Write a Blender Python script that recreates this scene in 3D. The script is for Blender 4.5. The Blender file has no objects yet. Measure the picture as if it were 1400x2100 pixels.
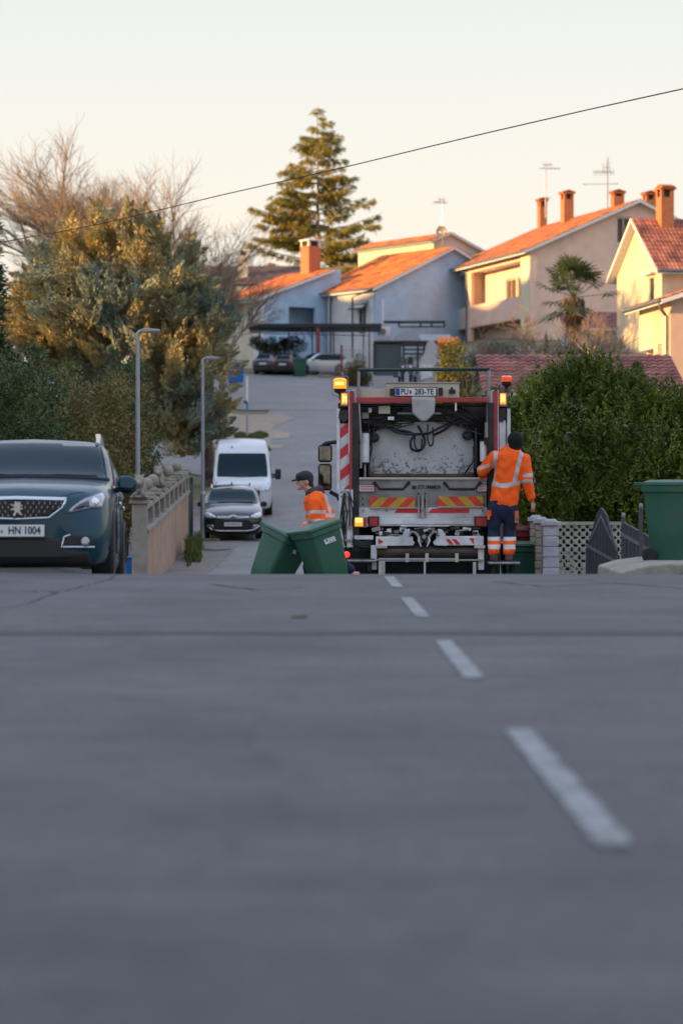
import bpy, bmesh, math, random
import numpy as np
from mathutils import Vector, Matrix
from mathutils.bvhtree import BVHTree
R = math.radians
sc = bpy.context.scene
col = sc.collection
random.seed(7)

# ---------------------------------------------------------------- camera, world, sun, exposure
CH = 0.85                                   # camera height above the near road
PITCH = math.atan(70/5000)
cam = bpy.data.cameras.new("camera")
cob = bpy.data.objects.new("camera", cam); col.objects.link(cob)
cob.location = (0, 0, CH); cob.rotation_euler = (R(90)-PITCH, 0, 0)
cam.sensor_fit = 'VERTICAL'; cam.sensor_height = 36; cam.sensor_width = 24
cam.lens = 5000/2100*36
cam.clip_start = 0.3; cam.clip_end = 6000
cam.dof.use_dof = True; cam.dof.focus_distance = 35.5; cam.dof.aperture_fstop = 1.9
sc.camera = cob

SUN_EL, SUN_AZ = R(8.0), R(252)             # azimuth clockwise from +Y: from the left, a little behind the camera
sdir = Vector((math.sin(SUN_AZ)*math.cos(SUN_EL), math.cos(SUN_AZ)*math.cos(SUN_EL), math.sin(SUN_EL)))
world = bpy.data.worlds.new("World"); sc.world = world; world.use_nodes = True
nt = world.node_tree; nt.nodes.clear()
wo = nt.nodes.new('ShaderNodeOutputWorld'); bg = nt.nodes.new('ShaderNodeBackground')
sky = nt.nodes.new('ShaderNodeTexSky'); sky.sky_type = 'NISHITA'; sky.sun_disc = False
sky.sun_elevation = SUN_EL; sky.sun_rotation = SUN_AZ
sky.air_density = 1.0; sky.dust_density = 1.2; sky.ozone_density = 1.6
tc = nt.nodes.new('ShaderNodeTexCoord'); sx = nt.nodes.new('ShaderNodeSeparateXYZ')
nt.links.new(tc.outputs['Generated'], sx.inputs[0])
rmp = nt.nodes.new('ShaderNodeValToRGB')    # warm band of a thin winter haze just above the horizon, by elevation
el = rmp.color_ramp.elements
el[0].position = 0.0; el[0].color = (6.6, 5.2, 3.9, 1)
el[1].position = 1.0; el[1].color = (5.3, 6.2, 8.2, 1)
for p_, c_ in ((0.06, (6.1, 5.35, 4.45)), (0.11, (5.9, 5.45, 4.75)), (0.15, (5.55, 5.4, 4.95)), (0.2, (5.0, 5.15, 5.05)), (0.30, (5.0, 5.6, 6.6)), (0.6, (5.3, 6.1, 7.8))):
    e_ = el.new(p_); e_.color = (*c_, 1)
nt.links.new(sx.outputs[2], rmp.inputs[0])
mx = nt.nodes.new('ShaderNodeMix'); mx.data_type = 'RGBA'; mx.inputs[0].default_value = 0.9
nt.links.new(sky.outputs[0], mx.inputs[6]); nt.links.new(rmp.outputs[0], mx.inputs[7])
nt.links.new(mx.outputs[2], bg.inputs[0]); bg.inputs[1].default_value = 0.080
nt.links.new(bg.outputs[0], wo.inputs[0])
sl = bpy.data.lights.new("sun", 'SUN'); so = bpy.data.objects.new("sun", sl); col.objects.link(so)
sl.energy = 5.0; sl.angle = R(0.5); sl.color = (1.0, 0.58, 0.22)
so.rotation_euler = (-sdir).to_track_quat('-Z', 'Y').to_euler()
sc.view_settings.view_transform = 'Standard'; sc.view_settings.look = 'None'
sc.view_settings.exposure = 1.18; sc.view_settings.gamma = 1
sc.cycles.max_bounces = 6; sc.cycles.diffuse_bounces = 3; sc.cycles.glossy_bounces = 3
sc.cycles.transparent_max_bounces = 6; sc.cycles.sample_clamp_indirect = 6
sc.cycles.use_denoising = True

def P(x, y, Y):                             # photo pixel (1400x2100) at distance Y -> world point
    a = (x-700)/5000; v = -(y-1050)/5000
    d = Vector((a, math.cos(PITCH)+v*math.sin(PITCH), -math.sin(PITCH)+v*math.cos(PITCH)))
    t = Y/d.y
    return Vector((0, 0, CH)) + d*t

# ---------------------------------------------------------------- materials
MATS = {}
def _nodes(name):
    m = bpy.data.materials.new(name); m.use_nodes = True
    n = m.node_tree; return m, n, n.nodes['Principled BSDF']
def M(name, c=(.5, .5, .5), rough=.6, metal=0.0, var=.12, scale=6.0, bump=0.0, bscale=None, coat=0.0, emis=None, es=0.0,
      spec=.5, trans=0.0, dirt=None, dirt_amt=0.0, dscale=1.5, island=0.0, stretch=None, ior=1.45, alpha=1.0, gamma_det=8):
    if name in MATS: return MATS[name]
    m, n, b = _nodes(name); L = n.links.new
    b.inputs['Roughness'].default_value = rough; b.inputs['Metallic'].default_value = metal
    b.inputs['Specular IOR Level'].default_value = spec; b.inputs['IOR'].default_value = ior
    b.inputs['Coat Weight'].default_value = coat; b.inputs['Coat Roughness'].default_value = .05
    b.inputs['Transmission Weight'].default_value = trans; b.inputs['Alpha'].default_value = alpha
    t = n.nodes.new('ShaderNodeTexCoord'); vec = t.outputs['Object']
    if stretch:
        mp = n.nodes.new('ShaderNodeMapping'); mp.inputs['Scale'].default_value = stretch; L(vec, mp.inputs[0]); vec = mp.outputs[0]
    base = n.nodes.new('ShaderNodeRGB'); base.outputs[0].default_value = (*c, 1); out = base.outputs[0]
    if var or island:
        nz = n.nodes.new('ShaderNodeTexNoise'); nz.inputs['Scale'].default_value = scale; nz.inputs['Detail'].default_value = 6
        L(vec, nz.inputs['Vector'])
        mr = n.nodes.new('ShaderNodeMapRange'); mr.inputs[1].default_value = .25; mr.inputs[2].default_value = .75
        mr.inputs[3].default_value = 1-var; mr.inputs[4].default_value = 1+var; L(nz.outputs[0], mr.inputs[0])
        fac = mr.outputs[0]
        if island:
            g = n.nodes.new('ShaderNodeNewGeometry'); m2 = n.nodes.new('ShaderNodeMapRange')
            m2.inputs[3].default_value = 1-island; m2.inputs[4].default_value = 1+island; L(g.outputs['Random Per Island'], m2.inputs[0])
            mu = n.nodes.new('ShaderNodeMath'); mu.operation = 'MULTIPLY'; L(fac, mu.inputs[0]); L(m2.outputs[0], mu.inputs[1]); fac = mu.outputs[0]
        vm = n.nodes.new('ShaderNodeVectorMath'); vm.operation = 'SCALE'; L(out, vm.inputs[0]); L(fac, vm.inputs['Scale']); out = vm.outputs[0]
    if dirt and dirt_amt:
        nd = n.nodes.new('ShaderNodeTexNoise'); nd.inputs['Scale'].default_value = dscale; nd.inputs['Detail'].default_value = gamma_det
        nd.inputs['Roughness'].default_value = .65; L(vec, nd.inputs['Vector'])
        rr = n.nodes.new('ShaderNodeMapRange'); rr.inputs[1].default_value = .45; rr.inputs[2].default_value = .7
        rr.inputs[3].default_value = 0; rr.inputs[4].default_value = dirt_amt; L(nd.outputs[0], rr.inputs[0])
        mi = n.nodes.new('ShaderNodeMix'); mi.data_type = 'RGBA'; mi.inputs[7].default_value = (*dirt, 1)
        L(rr.outputs[0], mi.inputs[0]); L(out, mi.inputs[6]); out = mi.outputs[2]
    L(out, b.inputs['Base Color'])
    if bump:
        nb = n.nodes.new('ShaderNodeTexNoise'); nb.inputs['Scale'].default_value = bscale or scale*4; nb.inputs['Detail'].default_value = 5
        L(vec, nb.inputs['Vector'])
        bp = n.nodes.new('ShaderNodeBump'); bp.inputs['Strength'].default_value = bump; bp.inputs['Distance'].default_value = .02
        L(nb.outputs[0], bp.inputs['Height']); L(bp.outputs[0], b.inputs['Normal'])
    if emis:
        b.inputs['Emission Color'].default_value = (*emis, 1); b.inputs['Emission Strength'].default_value = es
    MATS[name] = m; return m

def leafmat(name, c1, c2, island=.35, rough=.5, trans=.25, scale=.9):
    """two-tone foliage: patches of two leaf colours, each leaf a little different, some light through the leaf"""
    if name in MATS: return MATS[name]
    m, n, b = _nodes(name); L = n.links.new
    t = n.nodes.new('ShaderNodeTexCoord'); nz = n.nodes.new('ShaderNodeTexNoise'); nz.inputs['Scale'].default_value = scale
    L(t.outputs['Object'], nz.inputs['Vector'])
    mr = n.nodes.new('ShaderNodeMapRange'); mr.inputs[1].default_value = .38; mr.inputs[2].default_value = .62; L(nz.outputs[0], mr.inputs[0])
    mi = n.nodes.new('ShaderNodeMix'); mi.data_type = 'RGBA'; mi.inputs[6].default_value = (*c1, 1); mi.inputs[7].default_value = (*c2, 1)
    L(mr.outputs[0], mi.inputs[0])
    g = n.nodes.new('ShaderNodeNewGeometry'); m2 = n.nodes.new('ShaderNodeMapRange')
    m2.inputs[3].default_value = 1-island; m2.inputs[4].default_value = 1+island; L(g.outputs['Random Per Island'], m2.inputs[0])
    vm = n.nodes.new('ShaderNodeVectorMath'); vm.operation = 'SCALE'; L(mi.outputs[2], vm.inputs[0]); L(m2.outputs[0], vm.inputs['Scale'])
    L(vm.outputs[0], b.inputs['Base Color']); b.inputs['Roughness'].default_value = rough
    b.inputs['Specular IOR Level'].default_value = .3
    if trans:
        tr = n.nodes.new('ShaderNodeBsdfTranslucent'); L(vm.outputs[0], tr.inputs[0])
        ms = n.nodes.new('ShaderNodeMixShader'); ms.inputs[0].default_value = trans
        L(b.outputs[0], ms.inputs[1]); L(tr.outputs[0], ms.inputs[2]); L(ms.outputs[0], n.nodes['Material Output'].inputs[0])
    MATS[name] = m; return m

def stripemat(name, c1, c2, axis=(1, 1), width=.28, offset=0.0, rough=.35):
    """diagonal warning stripes in object space, x*a + z*b"""
    if name in MATS: return MATS[name]
    m, n, b = _nodes(name); L = n.links.new
    t = n.nodes.new('ShaderNodeTexCoord'); s = n.nodes.new('ShaderNodeSeparateXYZ'); L(t.outputs['Object'], s.inputs[0])
    a1 = n.nodes.new('ShaderNodeMath'); a1.operation = 'MULTIPLY'; a1.inputs[1].default_value = axis[0]; L(s.outputs[0], a1.inputs[0])
    a2 = n.nodes.new('ShaderNodeMath'); a2.operation = 'MULTIPLY_ADD'; a2.inputs[1].default_value = axis[1]; L(s.outputs[2], a2.inputs[0]); L(a1.outputs[0], a2.inputs[2])
    a3 = n.nodes.new('ShaderNodeMath'); a3.operation = 'ADD'; a3.inputs[1].default_value = offset+50*width; L(a2.outputs[0], a3.inputs[0])
    md = n.nodes.new('ShaderNodeMath'); md.operation = 'PINGPONG'; md.inputs[1].default_value = width; L(a3.outputs[0], md.inputs[0])
    gt = n.nodes.new('ShaderNodeMath'); gt.operation = 'GREATER_THAN'; gt.inputs[1].default_value = width/2; L(md.outputs[0], gt.inputs[0])
    mi = n.nodes.new('ShaderNodeMix'); mi.data_type = 'RGBA'; mi.inputs[6].default_value = (*c1, 1); mi.inputs[7].default_value = (*c2, 1)
    L(gt.outputs[0], mi.inputs[0])
    nz = n.nodes.new('ShaderNodeTexNoise'); nz.inputs['Scale'].default_value = 9; nz.inputs['Detail'].default_value = 8; L(t.outputs['Object'], nz.inputs['Vector'])
    mr = n.nodes.new('ShaderNodeMapRange'); mr.inputs[1].default_value = .3; mr.inputs[2].default_value = .7; mr.inputs[3].default_value = .7; mr.inputs[4].default_value = 1.1
    L(nz.outputs[0], mr.inputs[0]); vm = n.nodes.new('ShaderNodeVectorMath'); vm.operation = 'SCALE'; L(mi.outputs[2], vm.inputs[0]); L(mr.outputs[0], vm.inputs['Scale'])
    L(vm.outputs[0], b.inputs['Base Color']); b.inputs['Roughness'].default_value = rough
    MATS[name] = m; return m

# ---------------------------------------------------------------- mesh helpers
def tag(o, label=None, cat=None, group=None, kind=None):
    if label: o['label'] = label
    if cat: o['category'] = cat
    if group: o['group'] = group
    if kind: o['kind'] = kind
    return o
def thing(name, label, cat, loc=(0, 0, 0), rotz=0, group=None, rot=None):
    o = bpy.data.objects.new(name, None); col.objects.link(o); o.empty_display_size = .2
    o.location = loc; o.rotation_euler = rot if rot else (0, 0, rotz)
    return tag(o, label, cat, group)
def clone(root, loc=None, rotz=None, label=None, parent=None):
    c = root.copy(); col.objects.link(c); c.parent = parent
    if loc is not None: c.location = loc
    if rotz is not None: c.rotation_euler = (0, 0, rotz)
    if label: c['label'] = label
    for ch in [o for o in bpy.data.objects if o.parent == root]: clone(ch, parent=c)
    return c
class MB:
    def __init__(s): s.v = []; s.f = []; s.m = []; s.mats = []
    def _m(s, mat):
        if mat is None: return 0
        if mat not in s.mats: s.mats.append(mat)
        return s.mats.index(mat)
    def add(s, vs, fs, mat=None):
        k = len(s.v); s.v += [tuple(v) for v in vs]; s.f += [tuple(i+k for i in f) for f in fs]; s.m += [s._m(mat)]*len(fs); return s
    def box(s, c, d, mat=None, rot=None, taper=1.0):
        x, y, z = (q/2 for q in d)
        vs = [Vector((a*x*(taper if e > 0 else 1), b*y*(taper if e > 0 else 1), e*z)) for e in (-1, 1) for a, b in ((-1, -1), (1, -1), (1, 1), (-1, 1))]
        if rot:
            r = Matrix.Rotation(rot[2], 3, 'Z') @ Matrix.Rotation(rot[1], 3, 'Y') @ Matrix.Rotation(rot[0], 3, 'X'); vs = [r @ v for v in vs]
        c = Vector(c)
        return s.add([v+c for v in vs], [(3, 2, 1, 0), (4, 5, 6, 7), (0, 1, 5, 4), (1, 2, 6, 5), (2, 3, 7, 6), (3, 0, 4, 7)], mat)
    def bb(s, x0, x1, y0, y1, z0, z1, mat=None): return s.box(((x0+x1)/2, (y0+y1)/2, (z0+z1)/2), (x1-x0, y1-y0, z1-z0), mat)
    def tube(s, pts, r, n=8, mat=None, caps=True):
        pts = [Vector(p) for p in pts]; rs = r if isinstance(r, (list, tuple)) else [r]*len(pts)
        vs = []; fs = []; up = None
        for i, p in enumerate(pts):
            t = (pts[min(i+1, len(pts)-1)]-pts[max(i-1, 0)]).normalized()
            if up is None: up = Vector((0, 0, 1)) if abs(t.z) < .9 else Vector((0, 1, 0))
            a = t.cross(up).normalized(); b = a.cross(t).normalized(); up = b
            for k in range(n):
                q = 2*math.pi*k/n; vs.append(p + (a*math.cos(q)+b*math.sin(q))*rs[i])
        for i in range(len(pts)-1):
            for k in range(n): fs.append((i*n+k, i*n+(k+1) % n, (i+1)*n+(k+1) % n, (i+1)*n+k))
        if caps: fs.append(tuple(range(n-1, -1, -1))); fs.append(tuple((len(pts)-1)*n+k for k in range(n)))
        return s.add(vs, fs, mat)
    def cyl(s, a, b, r, n=16, mat=None, r2=None): return s.tube([a, b], [r, r if r2 is None else r2], n, mat)
    def lathe(s, prof, c=(0, 0, 0), n=16, mat=None, axis='Z'):
        c = Vector(c); vs = []
        for r, z in prof:
            for k in range(n):
                q = 2*math.pi*k/n; p = Vector((r*math.cos(q), r*math.sin(q), z))
                if axis == 'Y': p = Vector((p.x, p.z, p.y))
                if axis == 'X': p = Vector((p.z, p.x, p.y))
                vs.append(p+c)
        fs = [(i*n+k, i*n+(k+1) % n, (i+1)*n+(k+1) % n, (i+1)*n+k) for i in range(len(prof)-1) for k in range(n)]
        fs.append(tuple(range(n-1, -1, -1))); fs.append(tuple((len(prof)-1)*n+k for k in range(n)))
        return s.add(vs, fs, mat)
    def prism(s, poly, y0, y1, mat=None, plane='XZ'):
        """extrude a polygon given in x,z along y (plane XZ), in y,z along x (YZ) or x,y along z (XY)"""
        n = len(poly)
        def pt(u, v, w): return (u, w, v) if plane == 'XZ' else ((w, u, v) if plane == 'YZ' else (u, v, w))
        vs = [pt(u, v, y0) for u, v in poly]+[pt(u, v, y1) for u, v in poly]
        return s.add(vs, [tuple(range(n)), tuple(range(2*n-1, n-1, -1))]+[(i, i+n, (i+1) % n+n, (i+1) % n) for i in range(n)], mat)
    def ell(s, c, r, n=14, m=9, mat=None):
        c = Vector(c); vs = []; 
        for i in range(m+1):
            a = math.pi*i/m
            for k in range(n):
                q = 2*math.pi*k/n; vs.append(c+Vector((r[0]*math.sin(a)*math.cos(q), r[1]*math.sin(a)*math.sin(q), r[2]*math.cos(a))))
        return s.add(vs, [(i*n+k, (i+1)*n+k, (i+1)*n+(k+1) % n, i*n+(k+1) % n) for i in range(m) for k in range(n)], mat)
    def build(s, name, mat=None, parent=None, smooth=35, bevel=0.0, label=None, seg=2, solid=0.0):
        me = bpy.data.meshes.new(name); me.from_pydata(s.v, [], s.f)
        ms = s.mats if s.mats else [mat]
        if mat is not None and s.mats and mat not in s.mats: pass
        for q in ms: me.materials.append(q)
        if s.mats: me.polygons.foreach_set('material_index', s.m)
        bm = bmesh.new(); bm.from_mesh(me); bmesh.ops.remove_doubles(bm, verts=bm.verts, dist=1e-5); bmesh.ops.recalc_face_normals(bm, faces=bm.faces); bm.to_mesh(me); bm.free()
        if smooth:
            me.polygons.foreach_set('use_smooth', [True]*len(me.polygons)); me.set_sharp_from_angle(angle=R(smooth))
        o = bpy.data.objects.new(name, me); col.objects.link(o)
        if parent: o.parent = parent
        if solid:
            q = o.modifiers.new('s', 'SOLIDIFY'); q.thickness = solid; q.offset = 0
        if bevel:
            q = o.modifiers.new('b', 'BEVEL'); q.width = bevel; q.segments = seg; q.limit_method = 'ANGLE'; q.angle_limit = R(40); q.harden_normals = False
        if label: o['label'] = label
        return o
def npmesh(name, V, F, mat, parent=None, smooth=False, mats=None, mi=None):
    """mesh from numpy arrays: V (n,3), F (m,k) all faces with k corners"""
    me = bpy.data.meshes.new(name); V = np.ascontiguousarray(V, dtype=np.float32); F = np.ascontiguousarray(F, dtype=np.int32)
    k = F.shape[1]; me.vertices.add(len(V)); me.vertices.foreach_set('co', V.ravel())
    me.loops.add(F.size); me.loops.foreach_set('vertex_index', F.ravel())
    me.polygons.add(len(F)); me.polygons.foreach_set('loop_start', np.arange(0, F.size, k, dtype=np.int32))
    for q in (mats or [mat]): me.materials.append(q)
    if mi is not None: me.polygons.foreach_set('material_index', np.ascontiguousarray(mi, dtype=np.int32))
    if smooth: me.polygons.foreach_set('use_smooth', [True]*len(F))
    me.update(calc_edges=True); me.validate()
    o = bpy.data.objects.new(name, me); col.objects.link(o)
    if parent: o.parent = parent
    return o
def textmesh(name, s, size, mat, parent, loc, rot=(R(90), 0, 0), depth=.002, sx=1.0, bold=0.0, align='CENTER'):
    cu = bpy.data.curves.new('t', 'FONT'); cu.body = s; cu.size = size; cu.extrude = depth; cu.align_x = align; cu.align_y = 'CENTER'
    cu.offset = bold; cu.resolution_u = 3
    o = bpy.data.objects.new('t', cu); col.objects.link(o); dg = bpy.context.evaluated_depsgraph_get()
    me = bpy.data.meshes.new_from_object(o.evaluated_get(dg)); bpy.data.objects.remove(o); me.name = name
    me.materials.clear(); me.materials.append(mat)
    o = bpy.data.objects.new(name, me); col.objects.link(o); o.parent = parent; o.location = loc; o.rotation_euler = rot; o.scale = (sx, 1, 1)
    return o
def bake(o):
    """replace an object's mesh by its evaluated mesh and drop the modifiers"""
    dg = bpy.context.evaluated_depsgraph_get(); dg.update()
    me = bpy.data.meshes.new_from_object(o.evaluated_get(dg)); me.name = o.name
    o.modifiers.clear(); o.data = me; return o

# ---------------------------------------------------------------- terrain
def ss(a, b, x):
    t = np.clip((np.asarray(x, dtype=float)-a)/(b-a), 0, 1); return t*t*(3-2*t)
KY = [-30, 20.6, 21.2, 22.1, 24.6, 35, 42, 50, 55, 62, 74, 82, 95, 110, 130, 150, 178, 200, 250, 320, 3000]
KZ = [0, 0, 0, -.032, -.21, -.90, -1.2, -1.27, -1.24, -1.14, -.99, -.49, .75, 2.2, 4.1, 6.0, 8.45, 10.2, 12.6, 12.8, 12.8]
def prof(Y): return np.interp(Y, KY, KZ)
def H(X, Y):
    X = np.asarray(X, dtype=float); Y = np.asarray(Y, dtype=float)
    z = prof(Y)
    A = np.interp(Y, [24, 31, 40, 60, 85, 130, 175, 260], [0, .45, .7, 2.2, 3.5, 3.2, 2.6, 1.5])
    z = z + A*ss(3.3, 5.2, X)*(.35+.65*ss(4.2, 12, X))
    B = np.interp(Y, [24, 45, 90, 110, 200], [0, .1, .5, .5, 0])
    z = z + B*ss(-5.2, -8, X)*0 + B*ss(5.2, 8, -X)
    # lip on the left of the junction: the near asphalt stands a few cm proud there
    z = z + .03*ss(1.5, 4.5, -X)*ss(16, 21.3, Y)*(1-ss(21.3, 22.4, Y))
    return z
def h1(x, y): return float(H(x, y))

ys = np.unique(np.concatenate([np.linspace(-30, 18, 25), np.linspace(18, 26, 65), np.linspace(26, 60, 60), np.linspace(60, 260, 110), np.linspace(260, 3000, 20)]))
xs = np.unique(np.concatenate([np.linspace(-1500, -60, 14), np.linspace(-60, -12, 20), np.linspace(-12, 16, 113), np.linspace(16, 60, 18), np.linspace(60, 1500, 14)]))
def sheet(name, xs, ys, mat, dz=0.0, mask=None, fn=None):
    XX, YY = np.meshgrid(xs, ys); ZZ = H(XX, YY)+dz
    V = np.stack([XX.ravel(), YY.ravel(), ZZ.ravel()], 1); nx = len(xs); ny = len(ys)
    i, j = np.meshgrid(np.arange(nx-1), np.arange(ny-1)); a = (j*nx+i).ravel()
    F = np.stack([a, a+1, a+nx+1, a+nx], 1)
    if mask is not None:
        cx = (XX[:-1, :-1]+XX[1:, 1:])/2; cy = (YY[:-1, :-1]+YY[1:, 1:])/2; F = F[mask(cx, cy).ravel()]
    return npmesh(name, V, F, mat, smooth=True)
def asphalt(name, c1, c2, rough=.62, spec=.45, sc1=.35, cracks=0.0, fine=34, tint=None):
    m, n, b = _nodes(name); L = n.links.new
    t = n.nodes.new('ShaderNodeTexCoord'); o = t.outputs['Object']
    def noise(s, d=6, r=.6):
        q = n.nodes.new('ShaderNodeTexNoise'); q.inputs['Scale'].default_value = s; q.inputs['Detail'].default_value = d; q.inputs['Roughness'].default_value = r
        L(o, q.inputs['Vector']); return q.outputs[0]
    def rng(x, a, b_, c, d):
        q = n.nodes.new('ShaderNodeMapRange'); q.inputs[1].default_value = a; q.inputs[2].default_value = b_; q.inputs[3].default_value = c; q.inputs[4].default_value = d; L(x, q.inputs[0]); return q.outputs[0]
    mi = n.nodes.new('ShaderNodeMix'); mi.data_type = 'RGBA'; mi.inputs[6].default_value = (*c1, 1); mi.inputs[7].default_value = (*c2, 1)
    L(rng(noise(sc1, 8, .62), .35, .65, 0, 1), mi.inputs[0]); out = mi.outputs[2]
    def mul(out, f):
        v = n.nodes.new('ShaderNodeVectorMath'); v.operation = 'SCALE'; L(out, v.inputs[0]); L(f, v.inputs['Scale']); return v.outputs[0]
    out = mul(out, rng(noise(fine, 3, .7), .3, .7, .62, 1.42)); out = mul(out, rng(noise(2.3, 6), .3, .75, 1.08, .86))
    out = mul(out, rng(noise(3.1, 2, .4), .62, .70, 1.0, .68))        # small dark stains
    mp = n.nodes.new('ShaderNodeMapping'); mp.inputs['Scale'].default_value = (.35, 3.2, 1); L(o, mp.inputs[0]); q = n.nodes.new('ShaderNodeTexNoise'); q.inputs['Scale'].default_value = 1.2; q.inputs['Detail'].default_value = 7; L(mp.outputs[0], q.inputs[0])
    out = mul(out, rng(q.outputs[0], .3, .7, .84, 1.14))
    if cracks:
        vo = n.nodes.new('ShaderNodeTexVoronoi'); vo.feature = 'DISTANCE_TO_EDGE'; vo.inputs['Scale'].default_value = .33
        nz = n.nodes.new('ShaderNodeTexNoise'); nz.inputs['Scale'].default_value = 1.4; nz.inputs['Detail'].default_value = 5; L(o, nz.inputs['Vector'])
        ad = n.nodes.new('ShaderNodeMix'); ad.data_type = 'RGBA'; ad.blend_type = 'ADD'; ad.inputs[0].default_value = .7; L(o, ad.inputs[6]); L(nz.outputs[1], ad.inputs[7]); L(ad.outputs[2], vo.inputs['Vector'])
        out = mul(out, rng(vo.outputs[0], .0, .012, 1-cracks, 1.0))
    L(out, b.inputs['Base Color']); b.inputs['Roughness'].default_value = rough; b.inputs['Specular IOR Level'].default_value = spec
    bp = n.nodes.new('ShaderNodeBump'); bp.inputs['Strength'].default_value = .35; bp.inputs['Distance'].default_value = .01
    L(noise(fine*1.3, 4, .7), bp.inputs['Height']); L(bp.outputs[0], b.inputs['Normal'])
    return m
m_soil = asphalt('soil', (.10, .10, .045), (.15, .12, .07), rough=.9, sc1=.5, fine=20)
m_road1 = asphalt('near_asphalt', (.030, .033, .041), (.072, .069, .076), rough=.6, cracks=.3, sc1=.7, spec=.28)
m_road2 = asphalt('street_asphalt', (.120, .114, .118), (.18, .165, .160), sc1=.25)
m_walk = asphalt('worn_concrete', (.20, .165, .15), (.15, .125, .12), rough=.8, sc1=.6)
m_gravel = asphalt('gravel_verge', (.32, .25, .18), (.24, .20, .16), rough=.9, sc1=.8, fine=12)
tag(sheet('ground', xs, ys, m_soil, dz=-.03), kind='structure')
def seg(a, b, n): return np.linspace(a, b, n)
yn = ys[(ys <= 22.6)]; 
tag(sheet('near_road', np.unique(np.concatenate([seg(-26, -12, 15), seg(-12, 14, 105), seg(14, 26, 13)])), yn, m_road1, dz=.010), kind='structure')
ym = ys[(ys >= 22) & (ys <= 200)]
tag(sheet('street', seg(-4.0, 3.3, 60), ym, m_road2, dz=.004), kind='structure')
tag(sheet('sidewalk', seg(-6.2, -2.9, 30), ys[(ys > 30) & (ys < 88)], m_walk, dz=.012, mask=lambda x, y: x < -2.9-.0*y), kind='structure')
tag(sheet('forecourt', seg(-9.5, -3.2, 50), ys[(ys > 21.9) & (ys < 42)], m_walk, dz=.018), kind='structure')
tag(sheet('driveway_apron', seg(3.05, 9.5, 50), ys[(ys > 21.9) & (ys < 41)], m_road1, dz=.014), kind='structure')
# branch street to the left at the foot of the hill, and the wide junction at the top
tag(sheet('side_street', seg(-40, -3.9, 90), ys[(ys > 95) & (ys < 107)], m_road2, dz=.012), kind='structure')
tag(sheet('upper_street', seg(-45, 8, 140), ys[(ys > 134) & (ys < 176)], m_road2, dz=.016), kind='structure')
tag(sheet('gravel_verge', seg(-8.5, -2.5, 60), ys[(ys > 109) & (ys < 133)], m_gravel, dz=.020,
    mask=lambda x, y: (x < -2.9+.5*np.sin(y*.6)+.3*np.sin(x*3+y)) ), kind='structure')
mb = MB(); rc = random.Random(3)
for pts in ([(250, 1172), (225, 1192), (180, 1203), (120, 1218), (60, 1240), (-40, 1262)], [(120, 1218), (60, 1216), (-40, 1219)], [(430, 1200), (520, 1212), (640, 1207)], [(1010, 1196), (1120, 1206), (1260, 1199), (1420, 1210)]):
    q = []
    for (a, b_), (c, d) in zip(pts[:-1], pts[1:]):
        for k in range(7): f = k/7; q.append((a+(c-a)*f, b_+(d-b_)*f+rc.uniform(-1.2, 1.2)))
    W_ = [P(x_, y_, CH*5000/(y_-980)) for x_, y_ in q]
    mb.add([(p.x+e*.006, p.y+e*.02, h1(p.x, p.y)+.0142) for p in W_ for e in (-1, 1)], [(2*i, 2*i+1, 2*i+3, 2*i+2) for i in range(len(W_)-1)])
tag(mb.build('road_crack_lines', M('crack_dirt', (.035, .033, .035), .9), smooth=0), kind='structure')
for nm, pts, w_ in (('asphalt_stain', [(368, 1124), (400, 1127), (440, 1130), (478, 1128)], .55),):
    mb = MB(); W_ = []
    for (a, b_), (c, d) in zip(pts[:-1], pts[1:]):
        for k in range(8):
            f = k/8; px_, py_ = a+(c-a)*f, b_+(d-b_)*f; Yq = next((y for y in np.arange(15, 190, .25) if 980+(CH-h1((px_-700)/5000*y, y))/y*5000 <= py_ and (y > 50 or py_ > 1180)), 60); W_.append(((px_-700)/5000*Yq, Yq))
    n_ = len(W_)
    mb.add([(x, y+e*w_*math.sin(math.pi*(i+.5)/n_)**.5, h1(x, y+e*w_)+.028) for i, (x, y) in enumerate(W_) for e in (-1, 1)], [(2*i, 2*i+1, 2*i+3, 2*i+2) for i in range(n_-1)])
    tag(mb.build(nm, M('dark_stain', (.075, .07, .07), .8, var=.4, scale=2), smooth=0), kind='structure')
# dark repair seam across the near road and worn centre-line dashes
m_seam = M('bitumen_seam', (.034, .034, .040), .7, var=.5, scale=3)
m_paint = M('worn_road_paint', (.23, .245, .25), .65, var=.45, scale=7, dirt=(.065, .066, .074), dirt_amt=1.0, dscale=5)
tag(sheet('road_seam', seg(-26, 26, 80), np.linspace(13.05, 13.42, 5), m_seam, dz=.014), kind='structure')
mb = MB()
x0, x1 = 1062-.0, 0
def lane(y):                                # centre-line x in pixels for a pixel row
    return 626+ (1062-626)*(y-980)/(1505-980)
for (ya, yb) in ((1748, 1505), (1398, 1320), (1270, 1230), (1208, 1186)):
    n_ = 16; vs = []
    for i in range(n_+1):
        Ya, Yb = CH*5000/(ya-980), CH*5000/(yb-980); Y = Ya+(Yb-Ya)*i/n_
        cx = (lane(980+CH*5000/Y)-700)/5000*Y
        w = .043*(1 if 0 < i < n_ else .85)
        vs += [(cx-w-.004*math.sin(i*2.1), Y, h1(cx, Y)+.0155), (cx+w+.004*math.sin(i*1.7+1), Y, h1(cx, Y)+.0155)]
    mb.add(vs, [(2*i, 2*i+1, 2*i+3, 2*i+2) for i in range(n_)])
tag(mb.build('road_markings', m_paint, smooth=0), kind='structure')
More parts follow.
